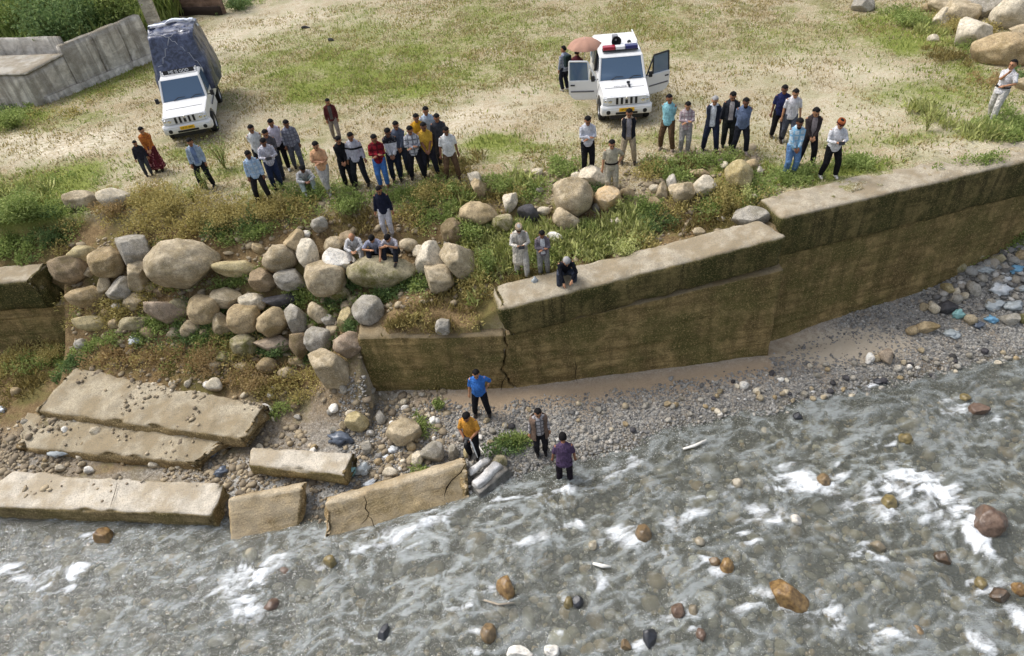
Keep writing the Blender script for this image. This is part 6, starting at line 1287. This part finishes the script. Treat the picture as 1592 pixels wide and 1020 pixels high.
    # optional garments
    def wedge(z0, z1, g, a0, a1, n=14, flare=.2):
        rows = [(.70, .17, .125), (.80, .165, .115), (.90, .172, .122), (1.0, .160, .112+belly*.5), (1.10, .158, .112+belly), (1.22, .172, .118+belly*.4), (1.32, .186, .116), (1.40, .165, .098), (1.445, .11, .08)]
        V, F = [], []; m = 0
        for z, rx, ry in rows:
            if z < z0-.001 or z > z1+.001: continue
            f = 1+flare*max(0, 1.05-z); c = T((0, -belly*.4 if 1.0 <= z <= 1.25 else 0, z)); m += 1
            for i in range(n+1):
                t = a0+(a1-a0)*i/n; V.append((c[0]+(rx*wide+g)*f*math.cos(t), c[1]+(ry+g)*f*math.sin(t), c[2]))
        for i in range(m-1):
            for q in range(n): F.append((i*(n+1)+q, i*(n+1)+q+1, (i+1)*(n+1)+q+1, (i+1)*(n+1)+q))
        return pymesh('g', V, F, True)
    G = dict(body=body, shirt=shirt, trousers=trousers, shoes=shoes, hair=hair, eyes=eyes, lips=lips, moustache=mou, beard=beard,
             vest=wedge(.80, 1.445, .034, -math.pi/2+.42, 1.5*math.pi-.42, 26), panel=wedge(.82, 1.445, .030, -math.pi/2-.34, -math.pi/2+.34, 8), head=hd, H=H, wr=wr_, wl=wl_, T=T, ar=ar, al=al, kr=kr, kl=kl, piv=piv)
    G['shawl'] = wedge(.70, 1.445, .062, -math.pi/2+.50, 1.5*math.pi-.50, 26, .45)
    def gown(z0, z1, r0, r1, g):
        rows = []
        for i in range(7):
            t = i/6; z = z0+(z1-z0)*t; cx = (ar[0]+al[0])/2*(1-t)*.8; cy = (ar[1]+al[1])/2*(1-t)*.8+hy*t; rows.append(((cx, cy, z), r0[0]+(r1[0]-r0[0])*t, r0[1]+(r1[1]-r0[1])*t))
        V, F = ell_loft(rows, 28); V = np.array(V); an = np.arctan2(V[:, 1], V[:, 0]); V[:, :2] *= (1+.05*np.sin(an*7)*(1-(V[:, 2:3]-z0)/(z1-z0))[:, 0])[:, None]; return pymesh('gown', V, F, True)
    G['kurta'] = gown(.46, 1.0, (.235, .185), (.185, .145), 0); G['skirt'] = gown(.16, 1.02, (.27, .23), (.17, .135), 0)
    _pose[key] = G; return G
def person(px, py, label, top, bottom, pz, rz=0.0, h=1.70, sk=0, shoe=(60, 52, 46), hair='k', extra=(), p=None, cap=None, sink=0.0):
    """px,py = photo position between the feet (or of the seat)"""
    G = pz; p = hit(px, py) if p is None else np.array(p, float); s = h/1.70
    r = empty('person', (p[0], p[1], p[2]-sink), R(rz)); r.scale = (s, s, s); tag(r, label, 'person', 'people watching by the stream')
    def part(name, me_, m_):
        o = bpy.data.objects.new(name, me_); COL.objects.link(o); o.parent = r
        if not me_.materials: me_.materials.append(None)
        o.material_slots[0].link = 'OBJECT'; o.material_slots[0].material = m_; return o
    b = part('body', G['body'], SK[sk]); part('shirt', G['shirt'], top); part('trousers', G['trousers'], bottom)
    if shoe is not None:
        sm_ = cloth(shoe)
        for q in G['shoes']: part('shoe', q, sm_)
    if hair: part('hair', G['hair'], HAIR if hair == 'k' else GREYH)
    [part(nm, q, EYE) for nm, q in G['eyes']]; part('lips', G['lips'], LIP)
    for e in extra:
        if e[0] in ('moustache', 'beard'): part(e[0], G[e[0]], HAIR if hair != 'g' else GREYH)
        elif e[0] == 'vest': part('waistcoat', G['vest'], cloth(*e[1:]))
        elif e[0] == 'panel': part('shirt_front', G['panel'], cloth(*e[1:]))
        elif e[0] in ('kurta', 'skirt'): part(e[0], G[e[0]], cloth(*e[1:]))
        elif e[0] == 'belt':
            c = G['piv']+np.array([0, 0, .10]); V, F = ell_loft([(c-[0, 0, .02], .196, .152), (c+[0, 0, .022], .194, .150)], 20); part('belt', pymesh('belt', V, F), cloth(*e[1:]))
        elif e[0] == 'bag':
            bm = bmesh.new(); bm_box(bm, G['T']((0, .20, 1.22)), (.30, .16, .42), None, .05); me_ = bpy.data.meshes.new('backpack'); bm.to_mesh(me_); bm.free(); part('backpack', me_, cloth(*e[1:]))
        elif e[0] == 'shawl': part('shawl', G['shawl'], cloth(*e[1:]))
    if cap:
        V, F = [], []; rows = [(.045, .092, .112), (.06, .094, .114), (.085, .092, .110), (.125, .088, .104), (.135, .07, .085), (.137, .001, .001)]
        for z, rx, ry in rows:
            for k_ in range(20): t = 2*math.pi*k_/20; V.append(G['H']((rx*math.cos(t), .01+ry*math.sin(t), z)))
        for i in range(len(rows)-1):
            for k_ in range(20): F.append((i*20+k_, i*20+(k_+1) % 20, (i+1)*20+(k_+1) % 20, (i+1)*20+k_))
        n_ = len(F); me_ = pymesh('cap', V, F, True); o = part('cap', me_, cloth(cap[0])); me2 = pymesh('cap_band', [tuple(np.array(G['head'])+(np.array(v)-np.array(G['head']))*1.03) for v in V[:60]], F[:40], True); part('cap_band', me2, cloth(cap[1]))
    return r, G
NAVY, JEAN, BLK, WHT, GRY = (38,44,66), (78,112,162), (32,32,36), (222,222,220), (120,120,122)
P_ = pose
def shortp(a, l='stand', **k): return P_(a, l, long_sleeve=False, **k)
c_ = cloth
# far left
person(249,266,'woman in orange top and maroon flowered skirt near the pickup', c_((196,120,56), 'spot', (150,74,44)), c_((96,40,46)), P_('front', 'stand', 0.0, .35, .2), 12, 1.56, 1, (40,34,34), 'k', (('skirt', (104,40,52), 'spot', (178,120,120)),))
person(233,273,'child in dark clothes beside the woman in maroon skirt', c_((48,48,58)), c_((70,72,78)), P_('sides', 'stand', 0., .3), 25, 1.22, 0, (60,50,46))
person(324,290,'person in pale blue open jacket and black trousers behind tall weeds', c_((168,184,202)), c_((34,36,40)), P_('pocket', 'apart', 0., .3), 10, 1.62, 0, (40,40,42), 'k', (('panel', (120,140,176)),))
person(412,312,'man in light blue checked shirt and dark trousers, nearest of the left group', c_((196,214,232), 'check', (138,172,206), 1.3), c_((44,42,44)), P_('pocket', 'apart', .05, .35), 8, 1.66, 2, (30,28,28), 'k', (('moustache',),))
person(415,272,'man in plain white T-shirt at the back left of the left group', c_((226,226,224)), c_((36,36,42)), shortp('behind', 'stand', nod=.3), 15, 1.70, 0)
person(433,292,'man in white printed shirt and dark jeans looking at his hands', c_((218,216,222), 'streak', (160,158,170)), c_((44,54,80)), P_('phone', 'stand', .05, .45), 20, 1.66, 2, (52,48,46))
person(436,278,'man in dark grey shirt half hidden behind the white printed shirt', c_((88,86,90)), c_((50,54,66)), P_('crossed', 'stand', .03, .35), 10, 1.66, 0)
person(444,262,'man in lavender-white shirt and black trousers, white shoes', c_((216,208,222)), c_((26,26,30)), shortp('behind', 'step', nod=.35, lean=.03), 14, 1.68, 0, (226,224,220))
person(466,262,'man in grey checked shirt and grey jeans at the right of the left group', c_((150,152,164), 'check', (84,86,102), 1.1), c_((96,100,112)), P_('pocket', 'step', .05, .35), 18, 1.66, 2)
person(478,293,'person sitting in grass in a pale shirt, right of the left group', c_((196,196,194)), c_((170,182,176)), P_('sit', 'sit', .35, .4), 25, 1.62, 2, (150,150,150), 'k')
person(524,215,'man in open maroon-brown jacket standing alone on the yard', c_((92,44,46)), c_((150,140,132)), P_('pocket', 'step', .0, .3), 12, 1.45, 0, (70,60,56), 'k', (('panel', (96,90,88)),))
# middle left
person(512,300,'man in peach T-shirt and pale grey trousers, arms folded, ankles crossed', c_((226,176,134)), c_((196,192,186)), shortp('crossed', 'cross', lean=.03, nod=.35), 5, 1.70, 1, (190,184,178))
person(544,288,'person all in black with hands clasped', c_((30,30,34)), c_((28,28,32)), P_('front', 'stand', .04, .4), 10, 1.62, 0, (30,30,30))
person(564,288,'man in light grey sweater with one black chest stripe', c_((190,190,200), 'band', (26,26,30)), c_((40,42,46)), P_('sides', 'apart', 0., .35), -2, 1.70, 0)
person(598,289,'man in red and black checked shirt and bright blue jeans', c_((150,36,48), 'check', (44,20,28), 1.5), c_((76,124,190)), P_('crossed', 'stand', .03, .35), 4, 1.68, 0, (150,110,84))
person(618,279,'man in jacket with black shoulders and white body', c_((214,214,220), 'top', (30,30,36)), c_((32,38,54)), P_('front', 'stand', .05, .4), 6, 1.70, 2)
person(630,268,'person in grey-blue top half hidden behind the checked shirts', c_((96,104,122)), c_((60,66,78)), P_('front', 'stand', 0., .35), 0, 1.66, 0)
person(651,276,'man in white and black checked shirt seen beside the yellow polo', c_((206,206,210), 'check', (50,54,70), 1.4), c_((34,34,40)), P_('crossed', 'apart', 0., .35), 0, 1.68, 0)
person(660,256,'man in yellow shirt behind the yellow polo', c_((214,160,44)), c_((50,48,52)), P_('sides', 'stand', 0., .3), 0, 1.68, 0)
person(671,271,'man in mustard yellow polo and dark jeans', c_((206,164,64)), c_((42,42,50)), shortp('front', 'apart', nod=.3, belly=.02), 6, 1.68, 2, (36,30,28))
person(674,246,'man in pale blue shirt at the very back of the middle group', c_((190,208,228)), c_((60,60,66)), P_('sides', 'stand', 0., .25), 5, 1.70, 0)
person(690,256,'man in dark grey T-shirt behind the white shirt', c_((66,68,76)), c_((60,56,54)), shortp('sides', 'stand', nod=.35), 10, 1.68, 0)
person(704,277,'man in white short-sleeved shirt and baggy brown trousers', c_((232,232,230)), c_((104,82,62)), shortp('sides', 'apart', nod=.3, belly=.03, wide=1.08), 12, 1.66, 2, (90,66,54))
# on the boulders
person(613,388,'man in navy jacket and white trousers standing on the boulder slope', c_((34,38,56)), c_((208,206,210)), P_('sides', 'stand', 0., .35), -4, 1.62, 0, (150,140,130), 'k', (('moustache',),), p=gpt(-3.35, 17.6))
seatz = -.98
for (px, py, lb, tc, bc, ar_, rz_, hr_) in [(556,398,'older bald man in white seated left on the long mossy boulder', (220,218,216), (196,190,184), 'sit', 4, None), (587,401,'young man in grey-blue shirt seated in the middle of the long mossy boulder', (172,176,196), (44,46,54), 'sit1', 2, 'k'), (613,400,'young man in printed shirt seated right on the long mossy boulder', (206,204,210), (40,42,50), 'sit2', -12, 'k')]:
    person(0, 0, lb, c_(tc) if ar_ != 'sit2' else c_(tc, 'spot', (150,140,150)), c_(bc), P_(ar_, 'sit', .30, .5, 0., ar_ == 'sit'), rz_, 1.62, 1, (70,64,60), hr_, p=at(px, py, seatz))
# right group
person(914,265,'man in white sweater and black trousers standing on a pale boulder', c_((214,216,224)), c_((28,28,32)), P_('crossed', 'stand', .03, .4), 0, 1.70, 0, (176,150,136), p=at(914, 265, .16))
person(950,301,'officer in khaki uniform with dark belt standing on the orange boulder', c_((190,182,160)), c_((184,176,156)), shortp('hip1', 'stand', nod=.3), -4, 1.66, 1, (30,28,28), 'k', (('belt', (36,30,26)),), p=at(950, 301, -.18))
person(976,251,'man in dark quilted vest and khaki trousers in front of the police car', c_((176,160,140)), c_((178,162,136)), P_('behind', 'apart', 0., .3), -10, 1.68, 0, (80,70,60), 'k', (('vest', (34,36,44)), ('panel', (150,146,150))))
person(1036,233,'man in turquoise shirt and brown trousers, hands behind his back', c_((150,206,216)), c_((102,80,58)), P_('behind', 'apart', 0., .2, .5), -30, 1.72, 0, (180,160,140))
person(1063,237,'man in pinkish checked shirt and grey trousers, arms folded', c_((206,194,194), 'check', (140,112,122), 1.1), c_((164,160,156)), P_('crossed', 'stand', .04, .35), -12, 1.58, 1, (160,150,140))
person(1103,234,'grey-haired man in white shirt and open navy vest', c_((222,226,232)), c_((38,44,64)), P_('behind', 'apart', .03, .3), -22, 1.70, 1, (40,40,40), 'g', (('vest', (40,46,62)),))
person(1129,228,'man in dark open jacket over a pale shirt, between vest and blue-grey shirt', c_((50,52,60)), c_((44,46,44)), P_('sides', 'stand', .03, .35), -12, 1.72, 0, (40,40,36), 'k', (('panel', (206,196,192)), ('moustache',)))
person(1148,239,'bearded man in blue-grey shirt with hands behind his back', c_((110,124,152)), c_((40,42,50)), P_('behind', 'apart', 0., .25, .0, True, .04, 1.08), -8, 1.68, 2, (170,156,150), 'k', (('beard',),))
person(1206,216,'man in navy shirt behind the white-shirted one', c_((44,50,92)), c_((40,38,44)), shortp('sides', 'step', nod=.3, belly=.02), -14, 1.70, 2)
person(1222,222,'young man in white polo with his hands by his sides', c_((226,224,228)), c_((88,92,104)), shortp('sides', 'step', nod=.35), -12, 1.70, 1, (224,220,216))
person(1226,272,'man in turquoise checked shirt and light jeans near the wall end', c_((206,226,238), 'check', (96,168,210), 1.5), c_((104,140,186)), P_('front', 'stand', .03, .35), -6, 1.70, 2, (60,50,48), 'k', (('beard',),))
person(1250,258,'man in dark brown jacket and black trousers, hands clasped in front', c_((64,56,56)), c_((36,34,38)), P_('front', 'apart', .03, .4, .2, True, .02, 1.1), -10, 1.70, 1, (50,46,46), 'k', (('panel', (150,140,140)),))
person(1286,274,'man in white top, black track trousers and orange-brown cap', c_((228,228,230)), c_((26,26,30)), P_('phone', 'apart', .02, .35, 0., True, .02), -4, 1.70, 1, (220,214,210), 'k', (), cap=((176,100,60), (96,40,44)))
person(1540,187,'officer in white shirt and cream trousers standing alone at the right edge', c_((224,222,224)), c_((214,210,202)), shortp('chin', 'step', nod=.0, lean=-.12), -62, 1.80, 1, (40,38,38), 'k', (('belt', (60,54,50)),))
person(879,141,'person with a dark backpack by the open left door of the police car', c_((176,184,200), 'check', (110,118,140), 1.2), c_((36,40,54)), P_('sides', 'stand', 0., .2, .4), -150, 1.62, 0, (200,196,190), 'k', (('bag', (44,60,62)),))
ub = person(898,146,'person in dark red under a brown umbrella behind the open car door', c_((90,40,50)), c_((38,34,40)), P_('hold', 'stand', 0., .2), 150, 1.6, 0, (210,204,196))
# near the tilted wall
person(812,426,'old man in white kurta, waistcoat and cap, reading his phone', c_((222,216,204)), c_((218,212,200)), P_('phone', 'step', .02, .5), 4, 1.66, 1, (70,64,60), 'g', (('kurta', (220,212,196)), ('vest', (190,184,172)), ('beard',)), cap=((190,170,140), (70,52,44)))
person(846,427,'boy in grey open vest over a white shirt, arms folded', c_((126,118,124)), c_((150,148,142)), P_('crossed', 'stand', .02, .45), 0, 1.42, 0, (90,84,80), 'k', (('panel', (226,226,228)),))
person(880,448,'man in black jacket squatting on the tilted wall top', c_((30,32,40)), c_((70,76,90)), P_('squat', 'squat', .55, .25), 4, 1.66, 1, (140,80,64), 'g', p=at(879, 440, -.97))
# down at the stream
person(750,643,'man in bright blue shirt and black trousers, hand on hip, below the wall', c_((66,124,206)), c_((30,30,36)), shortp('hip1', 'apart', nod=.25, belly=.05, wide=1.08), -2, 1.68, 1, (60,54,50))
person(738,708,'man in orange T-shirt holding a camera beside the gravel', c_((224,160,68)), c_((26,26,30)), shortp('hold', 'stand', lean=.06, nod=.4, belly=.02), -14, 1.72, 0, (70,64,60))
person(841,703,'man in checked shirt with a brown shawl over his shoulders', c_((214,208,206), 'check', (70,66,70), 1.3), c_((40,38,42)), P_('sides', 'stand', 0., .25), 6, 1.66, 1, (50,46,44), 'k', (('shawl', (140,118,102), 'streak', (112,92,80)),))
person(878,757,'man in purple shirt and dark shorts wading in the stream, back turned', c_((92,74,102)), c_((38,32,40)), P_('reach', 'wade', .18, .35, 0., False, .02, 1.1), 178, 1.70, 0, None, sink=0.0, p=at(879, 752, -4.62))
# ================================================================== THINGS HELD, LITTER, DRIFTWOOD
def held(name, G, root, where, size, mat, label, cat, off=(0, -.07, .02), parts=None):
    p = root.matrix_basis @ Vector(np.array(where)+np.array(off)); o = box(name, (0, 0, 0), size, mat, None, bev=min(size)*.25); o.location = p; o.rotation_euler = (R(-35), 0, root.rotation_euler[2]); return tag(o, label, cat)
bpy.context.view_layer.update()
PEOPLE = {o['label']: o for o in bpy.data.objects if o.name.startswith('person') and 'label' in o}
def who(s): return next(o for l, o in PEOPLE.items() if s in l)
for s, key, lb in (('old man in white kurta', P_('phone', 'step', .02, .5), 'dark phone held by the old man in the kurta'), ('orange-brown cap', P_('phone', 'apart', .02, .35, 0., True, .02), 'dark phone held by the man in the orange-brown cap'), ('white printed shirt and dark jeans', P_('phone', 'stand', .05, .45), 'phone held by the man in the white printed shirt')):
    G = key; held('phone', G, who(s), (G['wr']+G['wl'])/2, (.16, .02, .09), BLACK, lb, 'phone', (0, -.10, .02))
ro = who('orange T-shirt'); G = P_('hold', 'stand', .06, .4, 0., False, .02)
pcam = ro.matrix_basis @ Vector((G['wr']+G['wl'])/2+np.array([0, -.09, .04]))
cm = empty('camera_rig', pcam, ro.rotation_euler[2]); tag(cm, 'black camera with white strap held by the man in orange', 'camera')
box('body', (0, 0, 0), (.15, .08, .10), BLACK, cm, bev=.015); v, f = lathe_vf([(-.13, .001), (-.13, .035), (0, .04)], 14, 'y'); link('lens', pymesh('lens', v, f), plain('lens_barrel', (.05, .05, .05, 1), .4), cm).location = (0, -.03, 0)
tube('strap', [(.08, 0, .02), (.14, -.02, -.15), (.17, -.02, -.38), (.22, -.04, -.62)], [.02, .022, .018, .012], plain('white_strap', (.75, .75, .73, 1), .8), cm)
# umbrella
uc = at(909, 68, 1.92); um = empty('umbrella', (uc[0], uc[1], 0)); tag(um, 'faded brown-pink umbrella held behind the open door of the police car', 'umbrella')
rings = [(0.001, .26), (.22, .245), (.42, .17), (.60, .04), (.64, -.03)]; V, F = [], []; nn = 48
for r_, z_ in rings:
    for k_ in range(nn):
        t = 2*math.pi*k_/nn; sc2 = 1-.07*abs(math.sin(t*4))*(r_/.64); V.append((r_*sc2*math.cos(t), r_*sc2*math.sin(t), 1.84+z_+.02*abs(math.cos(t*4))*(r_/.64)))
for i in range(len(rings)-1):
    for k_ in range(nn): F.append((i*nn+k_, i*nn+(k_+1) % nn, (i+1)*nn+(k_+1) % nn, (i+1)*nn+k_))
cn = link('canopy', pymesh('canopy', V, F, True), plain('faded_umbrella_cloth', srgb(172,132,112), .8, var=.2, scale=3), um); cn.rotation_euler = (0, 0, 0)
tube('shaft', [(0, 0, 2.12), (-.02, .02, 1.5), (-.05, .03, 1.02)], .010, CHROME, um, 6)
for k_ in range(8):
    t = 2*math.pi*(k_+.5)/8; tube('rib', [(.02*math.cos(t), .02*math.sin(t), 2.08), (.42*math.cos(t), .42*math.sin(t), 1.99), (.62*math.cos(t), .62*math.sin(t), 1.81)], .005, CHROME, um, 4)
# crumpled plastic
def plas(name, c, rough=.35): return plain(name, srgb(*c), rough, .5, var=.25, scale=12)
PW, PB, PT, PN, PD = plas('white_plastic', (206,210,212)), plas('blue_plastic', (120,170,200)), plas('teal_plastic', (150,196,192)), plas('clear_plastic', (176,182,182)), plas('dark_sheet', (92,100,112))
def crumple(px, py, w, h, mat, label, seed, name='plastic_bag', cat='litter', flat=.45, rot=0., z=None, sh=.55):
    c = hit(px, py) if z is None else at(px, py, z); s = ppm(c); V = IV2.copy(); n = fbm(V*2.2+seed*3.3, 4, seed)*1.3*sh; m_ = np.abs(fbm(V*4.1+seed, 3, seed+3))
    V = V*(1+n-.5*m_)[:, None]; V = V/np.abs(V).max(0); o = link(name, npmesh(name, V*np.array([w/s/2, w/s/2*.7, h/s*flat]), IF2), mat); o.location = c+np.array([0, 0, h/s*flat*.4]); o.rotation_euler = (0, 0, rot); return tag(o, label, cat, 'plastic litter')
for i, a in enumerate([(212,527,32,16,PW,'white crumpled bag in the weeds under the biggest boulder'),(8,396,1,1,None,''),(376,668,26,30,PT,'pale green torn net at the right end of the uppermost slab'),(548,738,22,34,PT,'teal plastic rag at the end of the narrow slab'),(566,735,30,34,PN,'grey torn plastic tangle above the long cracked slab'),(530,684,46,22,PD,'dark blue-grey sheet lying in the rubble'),(575,752,24,10,PW,'white rag on the edge of the long cracked slab'),(5,640,16,18,PW,'white bag at the left edge in dry weeds'),
  (1463,424,14,18,PW,'white bag against the wall foot, left of the rubbish heap'),(1579,421,26,18,PB,'sky-blue plastic sheet at the right of the rubbish heap'),(1553,455,34,34,PW,'long white torn sheet in the rubbish heap'),(1488,493,24,26,PT,'teal bag at the front of the rubbish heap'),(1540,499,22,16,PB,'blue bag at the front right of the rubbish heap'),(1574,478,34,20,PN,'clear plastic tangle at the right of the rubbish heap'),(1545,475,40,16,PN,'clear plastic strip beside the white sheet'),(1478,520,36,10,PN,'flattened clear plastic at the foot of the rubbish heap'),(1520,508,24,12,PD,'dark sheet at the foot of the rubbish heap'),(1530,420,30,12,PN,'grey plastic at the top of the rubbish heap'),(1508,415,18,9,PW,'white scrap at the top of the rubbish heap'),(1592,450,20,16,PN,'plastic scrap at the right edge of the rubbish heap'),
  (320,710,40,26,PD,'grey cloth heap at the right of the grey curved slab'),(100,700,50,16,PN,'pale plastic strip caught above the largest slab'),(345,735,24,16,PD,'dark rag at the back of the largest slab'),(832,440,14,22,PN,'clear plastic bag left of the squatting man'),(602,712,14,10,PW,'white broken shell of foam above the long slab'),(612,700,20,10,PW,'white bent foam piece right of the grey upright stone')]):
    if a[4] is None: continue
    crumple(a[0], a[1], a[2], a[3], a[4], a[5], 40+i, flat=.42, rot=random.uniform(-.6, .6), z=(-.95 if a[0] == 832 else None))
# white broken chunk at the waterline: layered weathered block
wc = empty('broken_chunk', at(755, 748, -4.4)); tag(wc, 'white weathered broken chunk at the tip of the long cracked slab', 'debris')
b0 = np.array(wc.location)
def chunk(nm, d, L, w_, th, rz_, tilt, mat, seed):
    c = np.array(d, float); e = np.array([[-L, -w_, -th], [L, -w_, -th], [L, w_, -th], [-L, w_, -th], [-L*.9, -w_*.8, th], [L*.8, -w_*.7, th], [L*.7, w_*.8, th], [-L*.8, w_*.7, th]])/2
    M = np.array(Matrix.Rotation(rz_, 3, 'Z') @ Matrix.Rotation(tilt, 3, 'Y')); o = block(nm, (e@M.T)+c+b0, mat, res=.06, rnd=.05, amp=.06, nsc=4, seed=seed, chip=.08); under(o, wc)
WHC = concrete('white_weathered', srgb(226,222,214), srgb(190,186,178), srgb(232,230,226), srgb(150,140,120), .2, .3, 53., .3); GRC = concrete('grey_wet_concrete', srgb(120,118,112), srgb(90,88,82), srgb(150,146,138), srgb(80,76,60), .3, .3, 57., .3)
chunk('white_piece', (.05, .02, .22), 1.0, .30, .18, R(38), R(-10), WHC, 81); chunk('white_piece', (-.12, .32, .26), .75, .2, .14, R(32), R(-8), WHC, 82); chunk('grey_base', (.12, .05, .02), 1.15, .6, .3, R(35), R(-6), GRC, 83)
# driftwood
WD = plain('grey_driftwood', srgb(168,156,138), .9, var=.3); WD2 = plain('pale_stick', srgb(226,222,212), .8)
def stick(pts, rad, lb, mat=WD, dz=.04):
    P = [hit(a, b)+[0, 0, dz] if c is None else at(a, b, c) for a, b, c in pts]; o = tube('driftwood', [q-P[0] for q in P], rad, mat, None, 7); o.location = P[0]; return tag(o, lb, 'driftwood')
stick([(1062,698,WZ+.05), (1080,693,WZ+.08), (1098,684,WZ+.10)], [.03, .04, .03], 'white stick caught in shallow water by the gravel', WD2)
stick([(922,876,WZ+.06), (936,880,WZ+.07), (950,881,WZ+.06)], [.03, .05, .02], 'short white stick in mid stream', WD2)
stick([(752,933,WZ+.06), (775,940,WZ+.06), (800,937,WZ+.06)], [.02, .025, .012], 'curved branch below the orange egg-shaped boulder', WD)
stick([(268,697,None), (290,682,None), (308,668,None)], [.03, .025, .012], 'forked root lying on the grey curved slab', WD, .3)
stick([(594,690,None), (604,680,None), (612,668,None)], [.05, .05, .04], 'plank-like driftwood left of the big beige boulder', WD)
stick([(655,640,None), (660,660,None), (668,690,None)], [.02, .02, .012], 'thin bare stick on gravel above the grey boulder', WD)
stick([(742,690,None), (748,700,None), (760,714,None)], [.02, .02, .015], 'short pale stick at the feet of the man in orange', WD2)
stick([(232,770,None), (242,763,None), (252,756,None)], [.02, .016, .01], 'twig lying on the largest slab', WD, .55)
# loose stones one can pick out on gravel and bank
LAND = [(750,610,'the blue shirt man'), (735,675,'the man in orange'), (838,680,'the man in the brown shawl'), (880,725,'the wading man'), (895,575,'the thin wall crack'), (1000,600,'the middle of the tilted wall foot'), (1157,599,'the biggest white gravel stone'), (1215,545,'the joint between the walls'), (1353,556,'the white stone on the right gravel'), (1366,594,'the black lump'), (1440,509,'the rubbish heap foot'), (1500,619,'the yellowish waterline stone'), (1080,692,'the white stick in the shallows'), (800,692,'the low green clump'), (1570,560,'the right end of the gravel'),
  (629,672,'the big beige boulder'), (671,701,'the grey gravel boulder'), (470,725,'the narrow beam-like slab'), (415,795,'the small leaning block'), (620,780,'the long cracked slab'), (180,770,'the largest slab'), (180,690,'the grey curved slab'), (230,620,'the uppermost slab'), (530,684,'the dark sheet in the rubble'), (516,600,'the large foot boulder'), (330,735,'the dark rag'), (590,660,'the grey rubble stone'), (420,650,'the slab end with the net')]
CN = dict(W='white', P='pale', G='grey', B='beige', T='tan', D='dark', N='brown'); ulab = {}
def loose_label(px, py, w_, col, where):
    n = min(LAND, key=lambda q: (q[0]-px)**2+(q[1]-py)**2); dx, dy = px-n[0], py-n[1]
    wd_ = ('right of' if dx > 0 else 'left of') if abs(dx) > abs(dy) else ('below' if dy > 0 else 'above')
    near = 'close ' if math.hypot(dx, dy) < 28 else ('' if math.hypot(dx, dy) < 60 else 'well ')
    return '%s %s loose stone %s%s %s' % ('tiny' if w_ < 9 else ('small' if w_ < 12 else 'fist-sized'), CN[col], near, wd_, n[2])
for i in range(150):
    px = RNG.uniform(640, 1580); y0 = np.interp(px, [640, 800, 1000, 1215, 1400, 1592], [640, 640, 610, 575, 545, 540]); y1 = np.interp(px, [640, 760, 900, 1000, 1200, 1400, 1592], [720, 700, 700, 665, 640, 600, 560]); py = RNG.uniform(y0, y1)
    w_ = RNG.uniform(7, 12); cc = random.choice('WPGGGBTDGB'); lb = loose_label(px, py, w_, cc, 'gravel')
    if lb in ulab: continue
    ulab[lb] = 1; place_stone(px, py, w_, w_*RNG.uniform(.7, 1.), cc, 's', lb, 900+i, random.uniform(-1, 1), 'loose_stone', 'stone', 'loose stones on the gravel bar', lift=.5)
for i in range(150):
    px = RNG.uniform(20, 660); py = RNG.uniform(600, 735) if px > 380 else RNG.uniform(585, 735); w_ = RNG.uniform(7, 16); cc = random.choice('WPPGGBBTTN'); lb = loose_label(px, py, w_, cc, 'rubble')
    if lb in ulab: continue
    ulab[lb] = 1; place_stone(px, py, w_, w_*RNG.uniform(.65, 1.), cc, 's', lb, 700+i, random.uniform(-1, 1), 'loose_stone', 'stone', 'loose stones around the slabs', lift=.45)
